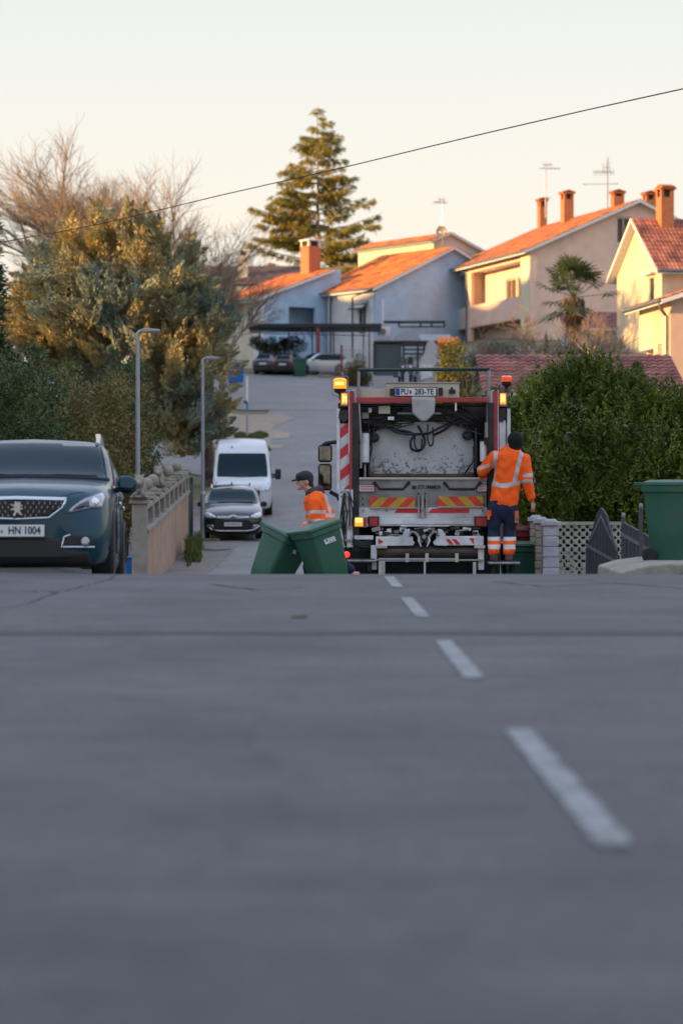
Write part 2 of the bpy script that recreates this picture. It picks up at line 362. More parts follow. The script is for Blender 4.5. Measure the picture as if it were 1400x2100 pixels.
# ================================================================ houses and other buildings
def X(px, Y): return (px-700)/5000*Y
def zy(y, Y): return CH+(980-y)/5000*Y
def frame(px, Y, a): return Matrix.Translation(((px-700)/5000*Y, Y, 0)) @ Matrix.Rotation(R(a), 4, 'Z')
class FB(MB):
    """mesh builder working in a sub-frame of its thing"""
    def __init__(s, M=None): super().__init__(); s.M = M
    def add(s, vs, fs, mat=None):
        if s.M is not None: vs = [s.M @ Vector(v) for v in vs]
        return super().add(vs, fs, mat)
def ray_plane(px, py, p0, n):
    o = Vector((0, 0, CH)); d = P(px, py, 100)-o; t = (Vector(p0)-o).dot(n)/d.dot(n); return o+d*t
def mtile(name, c1, c2, c3):
    m, n, b = _nodes(name); L = n.links.new
    t = n.nodes.new('ShaderNodeTexCoord'); o = t.outputs['Object']
    nz = n.nodes.new('ShaderNodeTexNoise'); nz.inputs['Scale'].default_value = 1.1; nz.inputs['Detail'].default_value = 7; L(o, nz.inputs[0])
    g = n.nodes.new('ShaderNodeTexWhiteNoise'); g.noise_dimensions = '3D'
    sn = n.nodes.new('ShaderNodeVectorMath'); sn.operation = 'SNAP'; sn.inputs[1].default_value = (.28, .28, .2); L(o, sn.inputs[0]); L(sn.outputs[0], g.inputs[0])
    cr = n.nodes.new('ShaderNodeValToRGB'); e = cr.color_ramp.elements; e[0].position = .3; e[0].color = (*c1, 1); e[1].position = .72; e[1].color = (*c3, 1); q = e.new(.5); q.color = (*c2, 1)
    L(nz.outputs[0], cr.inputs[0])
    mr = n.nodes.new('ShaderNodeMapRange'); mr.inputs[3].default_value = .72; mr.inputs[4].default_value = 1.25; L(g.outputs[0], mr.inputs[0])
    v = n.nodes.new('ShaderNodeVectorMath'); v.operation = 'SCALE'; L(cr.outputs[0], v.inputs[0]); L(mr.outputs[0], v.inputs['Scale']); L(v.outputs[0], b.inputs['Base Color'])
    b.inputs['Roughness'].default_value = .85; return m
m_tile = mtile('terracotta_tile', (.12, .045, .02), (.48, .13, .02), (.66, .20, .03))
m_tile2 = mtile('red_tile', (.16, .06, .04), (.38, .11, .06), (.50, .20, .11))
m_tile3 = mtile('weathered_tile', (.08, .045, .03), (.34, .10, .025), (.56, .17, .03))
def wall(name, c, dirt=(.3, .28, .25), da=.3, var=.08): return M(name, c, .9, var=var, scale=1.3, bump=.25, bscale=18, dirt=dirt, dirt_amt=da, dscale=.7)
m_blue = wall('blue_render', (.37, .52, .70), (.22, .28, .33), .4)
m_white = wall('white_render', (.66, .66, .66)); m_cream = wall('cream_render', (.60, .54, .42))
m_pink = wall('pink_render', (.80, .54, .42)); m_beige = wall('beige_render', (.50, .45, .40), da=.5)
m_sunyell = wall('sunlit_yellow_render', (.62, .52, .36)); m_peach = wall('peach_render', (.66, .43, .32)); m_grey = wall('grey_render', (.42, .41, .42), da=.5)  # the yellow one puts sunlight into the colour of left-facing walls
m_fascia = M('white_fascia', (.68, .68, .68), .6); m_dark = M('dark_metal', (.025, .03, .03), .5, .3); m_glass = M('window_glass', (.03, .035, .045), .08, spec=.8, var=.3)
m_frame = M('window_frame_paint', (.62, .6, .56), .5); m_shut = M('brown_shutter', (.10, .055, .04), .6, var=.3, stretch=(1, 1, 14))
m_brick = M('chimney_brick', (.46, .16, .07), .9, var=.35, scale=9, bump=.4, stretch=(1, 1, 3)); m_pipe = M('grey_pipe', (.16, .18, .20), .4, .4)
m_gal = M('galvanised_steel', (.42, .44, .46), .45, .7, var=.15, scale=4)

def roofsheet(mb, p00, p10, p01, mat, pitch=.24, step=.38, amp=.035):
    p00, p10, p01 = Vector(p00), Vector(p10), Vector(p01); u = p10-p00; v = p01-p00
    nrm = u.cross(v).normalized()
    if nrm.z < 0: nrm = -nrm
    nu = max(2, int(u.length/pitch)); nv = max(2, int(v.length/step)); k = 4
    U = nu*k; rows = []
    for j in range(nv):
        for e, off in ((0.0, .03), (.98, .0)):
            f = (j+e)/nv
            rows.append([p00+u*(i/U)+v*f+nrm*(off+amp*abs(math.sin(math.pi*i/k))+.02) for i in range(U+1)])
    vs = [p for r in rows for p in r]; w = U+1
    mb.add(vs, [(j*w+i, j*w+i+1, (j+1)*w+i+1, (j+1)*w+i) for j in range(len(rows)-1) for i in range(U)], mat)
def roof(parent, MM, x0, x1, z0, z1, y0, y1, mat, thick=.22, name='roof', fasc=True):
    """one roof slope in a house frame: from eave line x0,z0 to ridge line x1,z1, depth y0..y1, with board and gutter"""
    a = FB(MM); roofsheet(a, (x0, y0, z0), (x0, y1, z0), (x1, y0, z1), mat)
    r = a.build(name, None, parent, smooth=30)
    b = FB(MM); t = thick
    b.add([(x0, y0, z0-t), (x1, y0, z1-t), (x1, y1, z1-t), (x0, y1, z0-t), (x0, y0, z0), (x1, y0, z1), (x1, y1, z1), (x0, y1, z0)],
          [(0, 1, 2, 3), (4, 7, 6, 5), (0, 4, 5, 1), (1, 5, 6, 2), (2, 6, 7, 3), (3, 7, 4, 0)], m_fascia)
    b.build('fascia', None, r, smooth=0)
    g = FB(MM); s_ = 1 if x1 > x0 else -1
    g.tube([(x0-.07*s_, y0+.02, z0-.04), (x0-.07*s_, y1-.02, z0-.04)], .065, 8, m_pipe); g.build('gutter', None, r)
    return r
def cells(mb, axis, u0, u1, z0, z1, ops, w0, w1, mat):
    """a wall with rectangular openings; axis 'x' runs along x (w = y range), 'y' along y"""
    us = sorted({u0, u1}|{q for o in ops for q in o[:2] if u0 < q < u1}); zs = sorted({z0, z1}|{q for o in ops for q in o[2:4] if z0 < q < z1})
    for i in range(len(us)-1):
        for j in range(len(zs)-1):
            cu, cz = (us[i]+us[i+1])/2, (zs[j]+zs[j+1])/2
            if any(o[0] < cu < o[1] and o[2] < cz < o[3] for o in ops): continue
            if axis == 'x': mb.bb(us[i], us[i+1], w0, w1, zs[j], zs[j+1], mat)
            else: mb.bb(w0, w1, us[i], us[i+1], zs[j], zs[j+1], mat)
def window(parent, MM, axis, u0, u1, z0, z1, w, out, shutter=None, name='window', sill=True):
    """window set 8 cm into a wall plane at w; out = +1/-1 direction outwards along the other axis"""
    def B(mb, a, b, c, d, e, f, mat=None):  # a..b along u, c..d along w, e..f height
        mb.bb(a, b, c, d, e, f, mat) if axis == 'x' else mb.bb(c, d, a, b, e, f, mat)
    a, b = sorted((w-out*.10, w-out*.05)); t = .06
    f = FB(MM)
    B(f, u0, u0+t, a, b, z0, z1); B(f, u1-t, u1, a, b, z0, z1); B(f, u0+t, u1-t, a, b, z0, z0+t); B(f, u0+t, u1-t, a, b, z1-t, z1)
    if u1-u0 > .9: B(f, (u0+u1)/2-.03, (u0+u1)/2+.03, a, b, z0+t, z1-t)
    fo = f.build(name, m_frame, parent, smooth=0)
    g = FB(MM); c, d = sorted((w-out*.13, w-out*.11)); B(g, u0, u1, c, d, z0, z1); g.build('pane', m_glass if not shutter else shutter, fo, smooth=0)
    if sill:
        s_ = FB(MM); c, d = sorted((w-out*.1, w+out*.06)); B(s_, u0-.06, u1+.06, c, d, z0-.06, z0-.002); s_.build('sill', m_fascia, fo, smooth=0)
    return fo
def chimney(parent, MM, x, y, z0, z1, w=.7, d=.7, body=m_brick, cap=m_tile, style='tile', name='chimney', split=None):
    b = FB(MM); h = z1-z0; ct = z1-.55*min(1, h/2)
    b.bb(x-w/2, x+w/2, y-d/2, y+d/2, z0-.6, ct, body)
    for sx in (-1, 1):
        for sy in (-1, 1): b.bb(x+sx*(w/2-.09)-.09, x+sx*(w/2-.09)+.09, y+sy*(d/2-.09)-.09, y+sy*(d/2-.09)+.09, ct, z1-.12, split or body)
    b.bb(x-w/2+.2, x+w/2-.2, y-d/2+.2, y+d/2-.2, ct-.1, z1-.15, m_dark)
    c = b.build(name, None, parent, smooth=0, bevel=.012)
    k = FB(MM); k.bb(x-w/2-.10, x+w/2+.10, y-d/2-.10, y+d/2+.10, z1-.12, z1-.02, body if style == 'tile' else m_fascia)
    if style == 'tile':
        n = 5
        for i in range(n):
            yy = y-d/2-.05+(d+.1)*(i+.5)/n
            k.tube([(x-w/2-.14, yy, z1-.02), (x, yy, z1+.14), (x+w/2+.14, yy, z1-.02)], .08, 6, cap)
    k.build('chimney_cap', None, c, smooth=30); return c
def pipe(parent, MM, pts, r=.05, mat=None, name='downpipe'):
    f = FB(MM); f.tube(pts, r, 8); return f.build(name, mat or m_pipe, parent)
def gablewall(mb, x0, x1, xa, za, z0, zl, zr, y0, y1, mat):
    mb.prism([(x0, z0), (x1, z0), (x1, zr), (xa, za), (x0, zl)], y0, y1, mat)
def gable_open(mb, x0, x1, xa, za, zl, zr, z0, ops, y0, y1, mat):
    """gable wall with rectangular openings, cut in vertical strips so that the opening may reach into the gable"""
    us = sorted({x0, x1, xa}|{q for o in ops for q in o[:2]})
    top = lambda u: zl+(za-zl)*(u-x0)/(xa-x0) if u <= xa else za+(zr-za)*(u-xa)/(x1-xa)
    for i in range(len(us)-1):
        a, b = us[i], us[i+1]; c = (a+b)/2; z = z0
        for o in sorted([o for o in ops if o[0] < c < o[1]], key=lambda o: o[2]):
            mb.bb(a, b, y0, y1, z, o[2], mat); z = o[3]
        mb.prism([(a, z), (b, z), (b, top(b)), (a, top(a))], y0, y1, mat)

# ---- blue house with two wings
F2 = frame(770, 186, 35); a_ = 35
bh = thing('blue_house', 'pale blue house with two orange tiled wings and a tall orange and white chimney', 'house', F2.to_translation(), R(35))
inv = F2.inverted(); L1 = inv @ frame(533, 188, 35); L3 = inv @ frame(888, 194, 35)
w = FB(L1)
gable_open(w, 0, 7.6, 6.6, 17.05, 14.75, 17.3, 8, [(2.67, 5.2, 12.2, 14.15)], 0, .3, m_blue)
cells(w, 'y', .3, 6.2, 8, 14.7, [(.9, 1.9, 12.3, 14.1)], 0, .3, m_cream)
w.bb(.3, 7.6, 5.9, 6.2, 8, 14.6, m_blue); w.bb(.3, 7.6, 2.0, 2.1, 8, 14.4, m_blue); w.bb(2.3, 5.6, .3, 2.0, 12.0, 12.15, m_fascia)
w.bb(-.04, .36, -.04, .9, 8, 14.7, m_white)
w.build('wall', None, bh, smooth=0)
window(bh, L1, 'y', .95, 1.85, 12.3, 14.1, 0, -1); window(bh, L1, 'x', 2.75, 3.4, 12.2, 13.9, 2.0, -1, name='door', sill=False)
roof(bh, L1, -.55, 6.75, 14.62, 17.25, -.35, 6.5, m_tile)
w = FB(); zc = 15.45
gable_open(w, 0, 14.6, 7.3, 18.7, zc, zc, 8, [(11.2, 12.0, 12.5, 14.2)], 0, .3, m_blue)
cells(w, 'y', .3, 6.4, 8, zc, [(1.3, 2.3, 11.9, 14.1)], 0, .3, m_white)
w.bb(14.3, 14.6, .3, 9, 8, zc, m_blue); w.bb(.3, 14.3, 8.7, 9, 8, zc, m_blue)
w.build('wall', None, bh, smooth=0)
fo = window(bh, None, 'y', 1.3, 2.3, 11.9, 14.1, 0, -1)
mb = FB(); mb.add([(-.02, .9, 14.45), (-.02, 2.7, 14.45), (-.75, 2.7, 13.75), (-.75, .9, 13.75)], [(0, 1, 2, 3)])
mb.build('awning', stripemat('awning_stripe', (.55, .56, .6), (.06, .07, .10), (1.5, 1.2), .5), bh, solid=.02)
roof(bh, None, -.5, 7.3, zc-.18, 18.85, -.4, 9.3, m_tile); roof(bh, None, 15.1, 7.3, zc-.18, 18.85, -.4, 9.3, m_tile)
w = FB(L3); gable_open(w, 0, 5.4, 1.6, 20.25, 19.75, 18.9, 15, [], 0, .25, m_cream); w.bb(0, .25, .25, 10.3, 15, 19.7, m_cream); w.bb(5.15, 5.4, .25, 10.3, 15, 18.8, m_cream); w.bb(.25, 5.15, 10.05, 10.3, 15, 18.8, m_cream)
w.build('wall', None, bh, smooth=0)
roof(bh, L3, -.35, 1.6, 19.7, 20.42, -.3, 10.6, m_tile, thick=.15); roof(bh, L3, 5.7, 1.6, 18.85, 20.42, -.3, 10.6, m_tile, thick=.15)
m_org = wall('orange_render', (.50, .15, .07), da=.1)
c_ = L1.inverted() @ F2.inverted() @ P(676, 555, 192.6)
chimney(bh, L1, 6.5, 2.6, 16.6, 19.75, w=1.15, d=1.15, body=m_org, split=m_white, style='flat')
pipe(bh, None, [(-.42, -.3, zc-.3), (-.9, .3, zc-.5), (-1.6, .8, 14.6), (-1.6, .8, 10)], .07, m_dark)
pipe(bh, None, [(0, 5.9, zc-.3), (-.3, 5.6, 14.5), (-.3, 5.6, 10)], .07, m_dark)
# roof aerials belong to their roofs' skyline but are things of their own
m_alu = M('aerial_alloy', (.35, .34, .33), .4, .8)
def yagi(name, label, base, h, arms, rotz, group='television aerials on the roofs', dish=None):
    t = thing(name, label, 'aerial', base, rotz, group)
    m = MB(); m.cyl((0, 0, -.6), (0, 0, h), .04, 6); m.build('mast', m_alu, t)
    for (z, L_, n, tilt, el_) in arms:
        b = MB(); c, s = math.cos(tilt), math.sin(tilt)
        b.cyl((-L_*.3, 0, z), (L_*.7, 0, z+L_*.1*s), .03, 5)
        for i in range(n):
            x = -L_*.28+L_*.95*i/max(1, n-1); b.cyl((x, -el_*c, z-el_*s), (x, el_*c, z+el_*s), .018, 4)
        b.build('antenna_arm', m_alu, t)
    return t
def dish(base, r, rotz, label):
    t = thing('satellite_dish', label, 'satellite dish', base, rotz)
    d = MB(); prof_ = [(r*i/8, .28*r*(i/8)**2) for i in range(9)]; vs = []
    for q, (rr, yy) in enumerate(prof_):
        for k in range(24): a = 2*math.pi*k/24; vs.append((rr*math.cos(a), -yy, rr*1.08*math.sin(a)))
    d.add(vs, [(q*24+k, q*24+(k+1) % 24, (q+1)*24+(k+1) % 24, (q+1)*24+k) for q in range(8) for k in range(24)])
    d.build('reflector', M('dish_grey', (.16, .16, .17), .5, var=.2), t, solid=.015)
    a = MB(); a.cyl((0, -.02, -r), (0, -r*.95, -.1), .015, 6); a.cyl((0, -r*.95, -.16), (0, -r*.95, .0), .04, 8); a.cyl((0, .02, 0), (0, .25, -.3), .03, 6); a.cyl((0, .25, -.3), (0, .25, -1.6), .03, 6); a.build('arm', m_alu, t)
dish(P(905, 475, 192), .43, R(-20), 'grey satellite dish above the blue house roof')
yagi('television_aerial', 'slim aerial behind the satellite dish of the blue house', P(907, 470, 193), 2.4, [(2.1, 1.1, 9, .2, .28), (2.3, .5, 4, 1.2, .2)], R(200))

# ---- pink two-storey house
A4 = 16.0
F4 = frame(1088, 175, A4)
def sol(px, ax):                            # where a photo column meets the gable wall ('x') or the side wall ('y')
    a = R(A4); d = (math.cos(a), math.sin(a)) if ax == 'x' else (-math.sin(a), math.cos(a)); k = (px-700)/5000
    return (k*175-X(1088, 175))/(d[0]-k*d[1])
ph = thing('pink_house', 'pink two-storey house with balconies and a long weathered orange roof', 'house', F4.to_translation(), R(A4))
w = FB(); z0 = 8; ze = 17.2; D = sol(912, 'y'); W = 2*sol(1305, 'x'); za = zy(411, 175+W/2*math.sin(R(A4)))-.2; y1_, y2_, y3_, y4_, y5_ = (sol(q, 'y') for q in (1070, 1058, 1010, 965, 958))
gable_open(w, 0, W, W/2, za, ze, ze, z0, [(sol(1262, 'x'), sol(1292, 'x'), 17.85, 19.75), (W*.72, W*.79, 14, 15.6)], 0, .3, m_pink)
cells(w, 'y', .3, y5_, z0, ze-.05, [(y1_+.3, y4_, 14.0, 16.6), (y1_+.3, y4_, 9.9, 12.35)], 0, .25, m_pink)
cells(w, 'y', y5_, D, z0, ze-.05, [(y5_+.3, D-.4, 14.0, 16.6), (y5_+.3, D-.4, 9.9, 12.35)], 0, .25, m_beige)
mid_ = (y2_+y3_)/2; cells(w, 'y', .3, y5_-.2, z0, ze-.1, [(y2_+.5, mid_+.5, 13.2, 15.75), (mid_+.8, y3_+.5, 13.9, 15.75)], 1.2, 1.4, m_pink)
w.bb(1.2, 1.4, y5_, D-.3, z0, ze-.1, m_beige); w.bb(.25, 1.2, y5_-.3, y5_-.05, z0, ze-.1, m_beige); w.bb(.25, 1.2, .3, D-.3, 12.45, 12.65, m_grey); w.bb(.25, 1.2, .3, D-.3, 16.65, 16.8, m_fascia)
w.bb(.0, W, D-.3, D, z0, ze-.05, m_beige); w.bb(W-.3, W, .3, D-.3, z0, ze-.05, m_pink)
w.build('wall', None, ph, smooth=0)
w = FB(); w.bb(-.06, -.003, y1_+.1, y4_+.2, 12.4, 14.05, m_pink); w.bb(-.06, -.003, y5_+.2, D-.1, 12.4, 14.02, m_beige); w.build('balcony', None, ph, smooth=0, bevel=.02)
w = FB(); w.bb(-.14, -.0035, -.06, y1_, 8, 17.2, wall('sunlit_corner_render', (.66, .60, .42))); w.bb(-.14, .4, -.10, -.003, 8, 17.1, m_pink); w.build('pilaster', None, ph, smooth=0)  # pilaster's left face carries the yellow of sunlight in its colour
for (u0, u1, q0, q1) in ((y2_+.55, (y2_+mid_)/2+.47, 13.2, 15.7), ((y2_+mid_)/2+.53, mid_+.45, 13.2, 15.7)): window(ph, None, 'y', u0, u1, q0, q1, 1.2, -1, shutter=m_shut, sill=False)
window(ph, None, 'y', mid_+.85, y3_+.45, 13.9, 15.7, 1.2, -1, shutter=m_shut); window(ph, None, 'x', sol(1262, 'x')+.04, sol(1292, 'x')-.04, 17.85, 19.7, 0, -1, shutter=m_shut); window(ph, None, 'x', W*.72+.04, W*.79-.04, 14, 15.6, 0, -1)
r1 = roof(ph, None, -.75, W/2, ze-.14, za+.18, -.55, D+.5, m_tile3, thick=.2); roof(ph, None, W+.75, W/2, ze-.14, za+.18, -.55, D+.5, m_tile3, thick=.2)
pipe(ph, None, [(-.8, y5_, 17.0), (-.12, y5_, 16.6), (-.12, y5_, 8.5)], .06); pipe(ph, None, [(-.8, D+.3, 17.0), (-.15, D+.1, 16.5), (-.15, D+.1, 8.5)], .07, m_dark)
i4 = F4.inverted(); sl_ = (za+.18-ze+.14)/(W/2+.75)
n4 = (F4.to_3x3() @ Vector((-sl_, 0, 1))).normalized(); p4 = F4 @ Vector((-.75, 0, ze-.14))
for (px_, yy_, pt, w_, d_) in ((1110, D-1.2, 411, .62, .62), (1161, D*.6, 396, .8, .8), (1264, 4.0, 395, .85, .6)):
    kk = (px_-700)/5000; ca, sa = math.cos(R(A4)), math.sin(R(A4)); xx = (kk*(175+yy_*ca)-X(1088, 175)+yy_*sa)/(ca-kk*sa); q = Vector((xx, yy_, za-abs(xx-W/2)*sl_)); Yw = (F4 @ q).y
    chimney(ph, None, q.x, q.y, q.z, zy(pt, Yw), w_, d_)
chimney(ph, None, W/2+1.6, 1.6, za-.9, zy(400, 180), .8, .7)
yagi('television_aerial', 'leaning aerial beside the small round chimney of the pink house', P(1118, 430, 184), 3.4, [(3.1, 1.6, 9, .2, .35), (3.35, .7, 5, .9, .3), (.9, .5, 4, .3, .25)], R(10))
yagi('television_aerial', 'tall aerial with a long cross rod near the pink gable apex', P(1245, 430, 181), 3.9, [(2.75, 1.5, 8, .5, .35), (1.9, 2.6, 2, .1, .25), (3.1, .5, 3, 1.3, .4)], R(168))

# ---- white gabled house behind the peach one
F5 = frame(1355, 135, -75)
wh = thing('gabled_house', 'cream gabled house with red barrel-tile roof and tall orange brick chimney', 'house', F5.to_translation(), R(-75))
w = FB(); gable_open(w, -6.7, 0, -3.4, 15.35, 12.7, 12.55, 3, [(-1.9, -1.1, 10.6, 12.1)], 0, .3, m_sunyell)  # gable wall coloured in its sunlit yellow
w.bb(-.3, 0, .3, 12, 3, 12.5, m_peach); w.bb(-6.7, -6.4, .3, 12, 3, 12.5, m_sunyell); w.bb(-6.4, -.3, 11.7, 12, 3, 12.5, m_sunyell)  # camera-side wall takes peach as its pinkish shade tone
w.build('wall', None, wh, smooth=0)
window(wh, None, 'x', -1.9, -1.1, 10.6, 12.1, 0, -1)
w = FB(); w.bb(-2.2, -.8, -.35, -.003, 12.2, 12.32, m_frame); w.build('awning', None, wh, smooth=0)
roof(wh, None, .5, -3.4, 12.3, 15.55, -.5, 12.4, m_tile2, thick=.2); roof(wh, None, -7.2, -3.4, 12.3, 15.55, -.5, 12.4, m_tile2, thick=.2)
c5 = F5.inverted() @ P(1378, 452, 137.2); c5z = zy(382, 137.2)
chimney(wh, None, -3.0, c5.y, 14.8, c5z, .78, .78)
# maroon lean-to and low grey block below the gabled house
ll = thing('lean_to', 'maroon tiled lean-to beside the palm and below the pink house', 'shed', (14.3, 150, 8), 0)
w = FB(); w.bb(-.4, 4.2, 0, 4, -6, 1.9, m_grey); w.build('wall', None, ll, smooth=0)
a = FB(); roofsheet(a, (-.7, -.4, 1.95), (4.5, -.4, 1.95), (-.7, 4.2, 3.3), mtile('maroon_tile', (.14, .05, .05), (.22, .07, .07), (.28, .10, .08))); a.build('roof', None, ll)

# ---- peach house at the right edge
F6 = frame(1373, 88, 6)
pe = thing('peach_house', 'peach rendered house with grey downpipe and orange eave at the right edge', 'house', F6.to_translation(), R(6))
w = FB(); zt = 7.25
w.bb(0, 8, 0, .3, 1, zt, m_peach); cells(w, 'y', .3, 2.6, 1, zt, [(1.35, 1.9, 4.45, 5.75)], 0, .3, m_peach); w.bb(0, .3, 2.6, 5.0, 5.75, zt, m_sunyell); w.bb(.3, 7.7, 4.7, 5.0, 1, zt, m_peach); w.bb(7.7, 8, .3, 5, 1, zt, m_peach); w.bb(.6, .9, 2.6, 4.7, 1, 5.75, m_grey)  # upper left panel painted yellow as the sunlit part of the wall
w.bb(.0, .6, 2.6, 4.9, 5.65, 5.748, m_grey)
w.build('wall', None, pe, smooth=0)
window(pe, None, 'y', 1.4, 1.85, 4.5, 5.7, 0, -1, sill=False)
roof(pe, None, -.45, 4, zt+.0, zt+1.45, -.5, 5.5, m_tile, thick=.16); roof(pe, None, 8.5, 4, zt+.0, zt+1.45, -.5, 5.5, m_tile, thick=.16)
w = FB(); gablewall(w, 0, 8, 4, zt+1.25, zt-.004, zt-.002, zt-.002, .002, .29, m_peach); w.build('gable', None, pe, smooth=0)
pipe(pe, None, [(-.45, -.2, zt-.08), (-.4, -.15, zt-.3), (-.10, .25, zt-.55), (-.10, .25, 2.2)], .07)
rr = FB()
for i in range(12): rr.cyl((-.55, 2.7+i*.2, 4.6), (-.55, 2.7+i*.2, 5.3), .012, 5)
rr.bb(-.58, -.52, 2.6, 5.0, 5.3, 5.34); rr.bb(-.58, -.52, 2.6, 5.0, 4.6, 4.63); rr.build('balcony_rail', M('rail_grey', (.35, .35, .36), .5, .3), pe)
w = FB(); w.bb(-.62, 0.6, 2.6, 5.0, 4.35, 4.55, m_grey); w.build('terrace_slab', None, pe, smooth=0)

# ---- low garage with red and white tiled roof behind the laurel
gl = thing('garage', 'low outbuilding with a pinkish red tiled roof behind the laurel bush', 'outbuilding', (4.1, 71, 0))
w = FB(); w.bb(.2, 5.7, .3, 3.8, -.5, 3.2, m_grey); w.build('wall', None, gl, smooth=0)
a = FB(); roofsheet(a, (0, 0, 3.3), (6.0, 0, 3.3), (0, 4.1, 4.6), mtile('pink_tile', (.07, .03, .03), (.24, .065, .05), (.34, .15, .12)), pitch=.26, step=.36, amp=.045); a.build('roof', None, gl, smooth=30)
a = FB(); a.tube([(0, -.08, 3.24), (6.0, -.08, 3.24)], .06, 8); a.build('gutter', m_fascia, gl)
dk = thing('distant_house', 'brown roofed far house with a pale chimney behind the big cypress', 'house', ((400-700)/5000*225, 225, 0))
w = FB(); w.bb(0, 9.5, 0, 8, 9, 18.6, m_grey); w.build('wall', None, dk, smooth=0)
a = FB(); roofsheet(a, (-.4, -.4, 18.6), (9.9, -.4, 18.6), (-.4, 4, 20.7), mtile('brown_tile', (.08, .05, .05), (.13, .08, .07), (.17, .10, .08))); roofsheet(a, (-.4, 8.4, 18.6), (9.9, 8.4, 18.6), (-.4, 4, 20.7), MATS.get('x') or bpy.data.materials['brown_tile']); a.build('roof', None, dk)
chimney(dk, None, 4.4, 1.6, 19.2, 22.0, .9, .8, body=m_cream, style='flat')

# ================================================================ carport, shelter and yard structures at the top of the hill
m_green = M('dark_green_steel', (.02, .045, .04), .5, .4); m_redp = M('red_oxide_paint', (.22, .04, .035), .6); m_black = M('black_plastic', (.015, .015, .017), .5)
Yc = 177.0
def X(px, Y): return (px-700)/5000*Y
cp = thing('carport', 'flat dark carport canopy on thin posts above the parked cars', 'carport', (X(590, Yc), Yc, h1(X(590, Yc), Yc)))
g0 = h1(X(590, Yc), Yc); zc_ = zy(667, Yc)-g0
ox = X(590, Yc)
b = MB(); b.bb(X(508, Yc)-ox, X(782, Yc)-ox, 0, 6.0, zc_-.16, zc_+.12, m_dark); b.build('canopy', None, cp, smooth=0, bevel=.02)
for px_ in (532, 592, 640, 684, 745, 757): b = MB(); b.box((X(px_, Yc)-ox, .4, zc_/2), (.09, .09, zc_-.3), m_dark); b.build('post', None, cp, smooth=0)
b = MB(); b.box((X(652, Yc)-ox, -.15, zc_/2-.1), (.28, .28, zc_-.2), m_redp); b.build('post', None, cp, smooth=0, label='thick red post of the carport')
b = MB()
for i in range(5): b.cyl((X(600+i*14, Yc)-ox, .45, zc_-.2), (X(612+i*14, Yc)-ox, .45, zc_-1.0), .03, 5)
b.tube([(X(520, Yc)-ox, .4, zc_-.55), (X(757, Yc)-ox, .4, zc_-.75)], .03, 5); b.build('brace', m_dark, cp)
rf = thing('railing', 'low railing with thin pale bars behind the silver car', 'railing', (X(656, 174), 174.0, h1(X(656, 174), 174)))
b = MB(); wr = X(705, 174)-X(656, 174)
for i in range(11): b.cyl((wr*i/10, 0, .0), (wr*i/10, 0, 1.15), .018, 5, m_frame)
b.bb(0, wr, -.03, .03, 1.12, 1.17, m_redp); b.bb(0, wr, -.03, .03, .15, .2, m_redp); b.build('bars', None, rf)
m_iron = M('wrought_iron', (.03, .03, .035), .5, .5)
rf = thing('iron_fence', 'brown iron fence beside the dry shrub at the top of the street', 'fence', (X(700, 172), 172, h1(X(700, 172), 172)))
b = MB(); wr = X(768, 172)-X(700, 172)
for i in range(16): b.cyl((wr*i/15, 0, 0), (wr*i/15, 0, 2.0), .02, 5)
b.bb(0, wr, -.03, .03, 1.9, 1.96); b.bb(0, wr, -.03, .03, .5, .55); b.bb(0, wr, -.1, .1, -.3, .4, m_grey); b.build('bars', m_iron, rf)
for k in (0, wr): b = MB(); b.box((k, 0, 1.1), (.16, .16, 2.4), m_redp); b.build('post', None, rf, smooth=0)
# steel shelter with arched sheets, slatted store beneath
Ys = 150.0; gs = zy(770, Ys)
sh = thing('shelter', 'dark steel shelter with arched translucent roof sheets over scooters', 'shelter', (X(765, Ys), Ys, gs)); ox = X(765, Ys)
def zz(y): return zy(y, Ys)-gs
b = MB()
for (a0, a1, hh) in ((768, 800, .36), (806, 862, .55)):
    n = 12; xa, xb = X(a0, Ys)-ox, X(a1, Ys)-ox; pr = []
    for i in range(n+1): t = math.pi*i/n; pr.append(((xa+xb)/2-(xb-xa)/2*math.cos(t), zz(699)+hh*math.sin(t)))
    b.prism(pr, -.02, 4.2)
b.build('arched_roof', M('milky_sheet', (.30, .32, .36), .4, var=.2), sh)
b = MB(); b.bb(X(766, Ys)-ox, X(900, Ys)-ox, -.06, 4.3, zz(703), zz(699)-.003, m_dark)
b.bb(X(862, Ys)-ox, X(925, Ys)-ox, 1.0, 4.2, zz(698), zz(684), M('pale_blue_sheet', (.5, .56, .62), .5)); b.build('roof_beam', None, sh, smooth=0)
for px_ in (767, 827, 856, 869): b = MB(); b.box((X(px_, Ys)-ox, 0, zz(737)), (.13, .13, zz(705)-zz(769)), m_dark); b.build('post', None, sh, smooth=0)
b = MB()
for y_ in (717, 726): b.bb(X(829, Ys)-ox, X(868, Ys)-ox, -.02, .02, zz(y_)-.05, zz(y_)+.05, m_dark)
b.build('crossbar', None, sh, smooth=0)
b = MB(); b.bb(X(769, Ys)-ox, X(822, Ys)-ox, .2, 1.6, zz(772), zz(706), M('slate_panel', (.05, .075, .08), .6))
for i in range(16): b.bb(X(768, Ys)-ox, X(823, Ys)-ox, .14, .2, zz(770)+i*.12, zz(770)+i*.12+.07, M('slate_slat', (.10, .13, .15), .5))
b.build('slatted_wall', None, sh, smooth=0)
b = MB(); b.bb(X(765, Ys)-ox, X(806, Ys)-ox, -.1, .1, zz(806), zz(771), m_grey); b.build('low_wall', None, sh, smooth=0)
wp = thing('white_pillar', 'white rendered pillar wall between the scooters and the orange barbecue', 'wall', (X(879, 148), 148, zy(790, 148)))
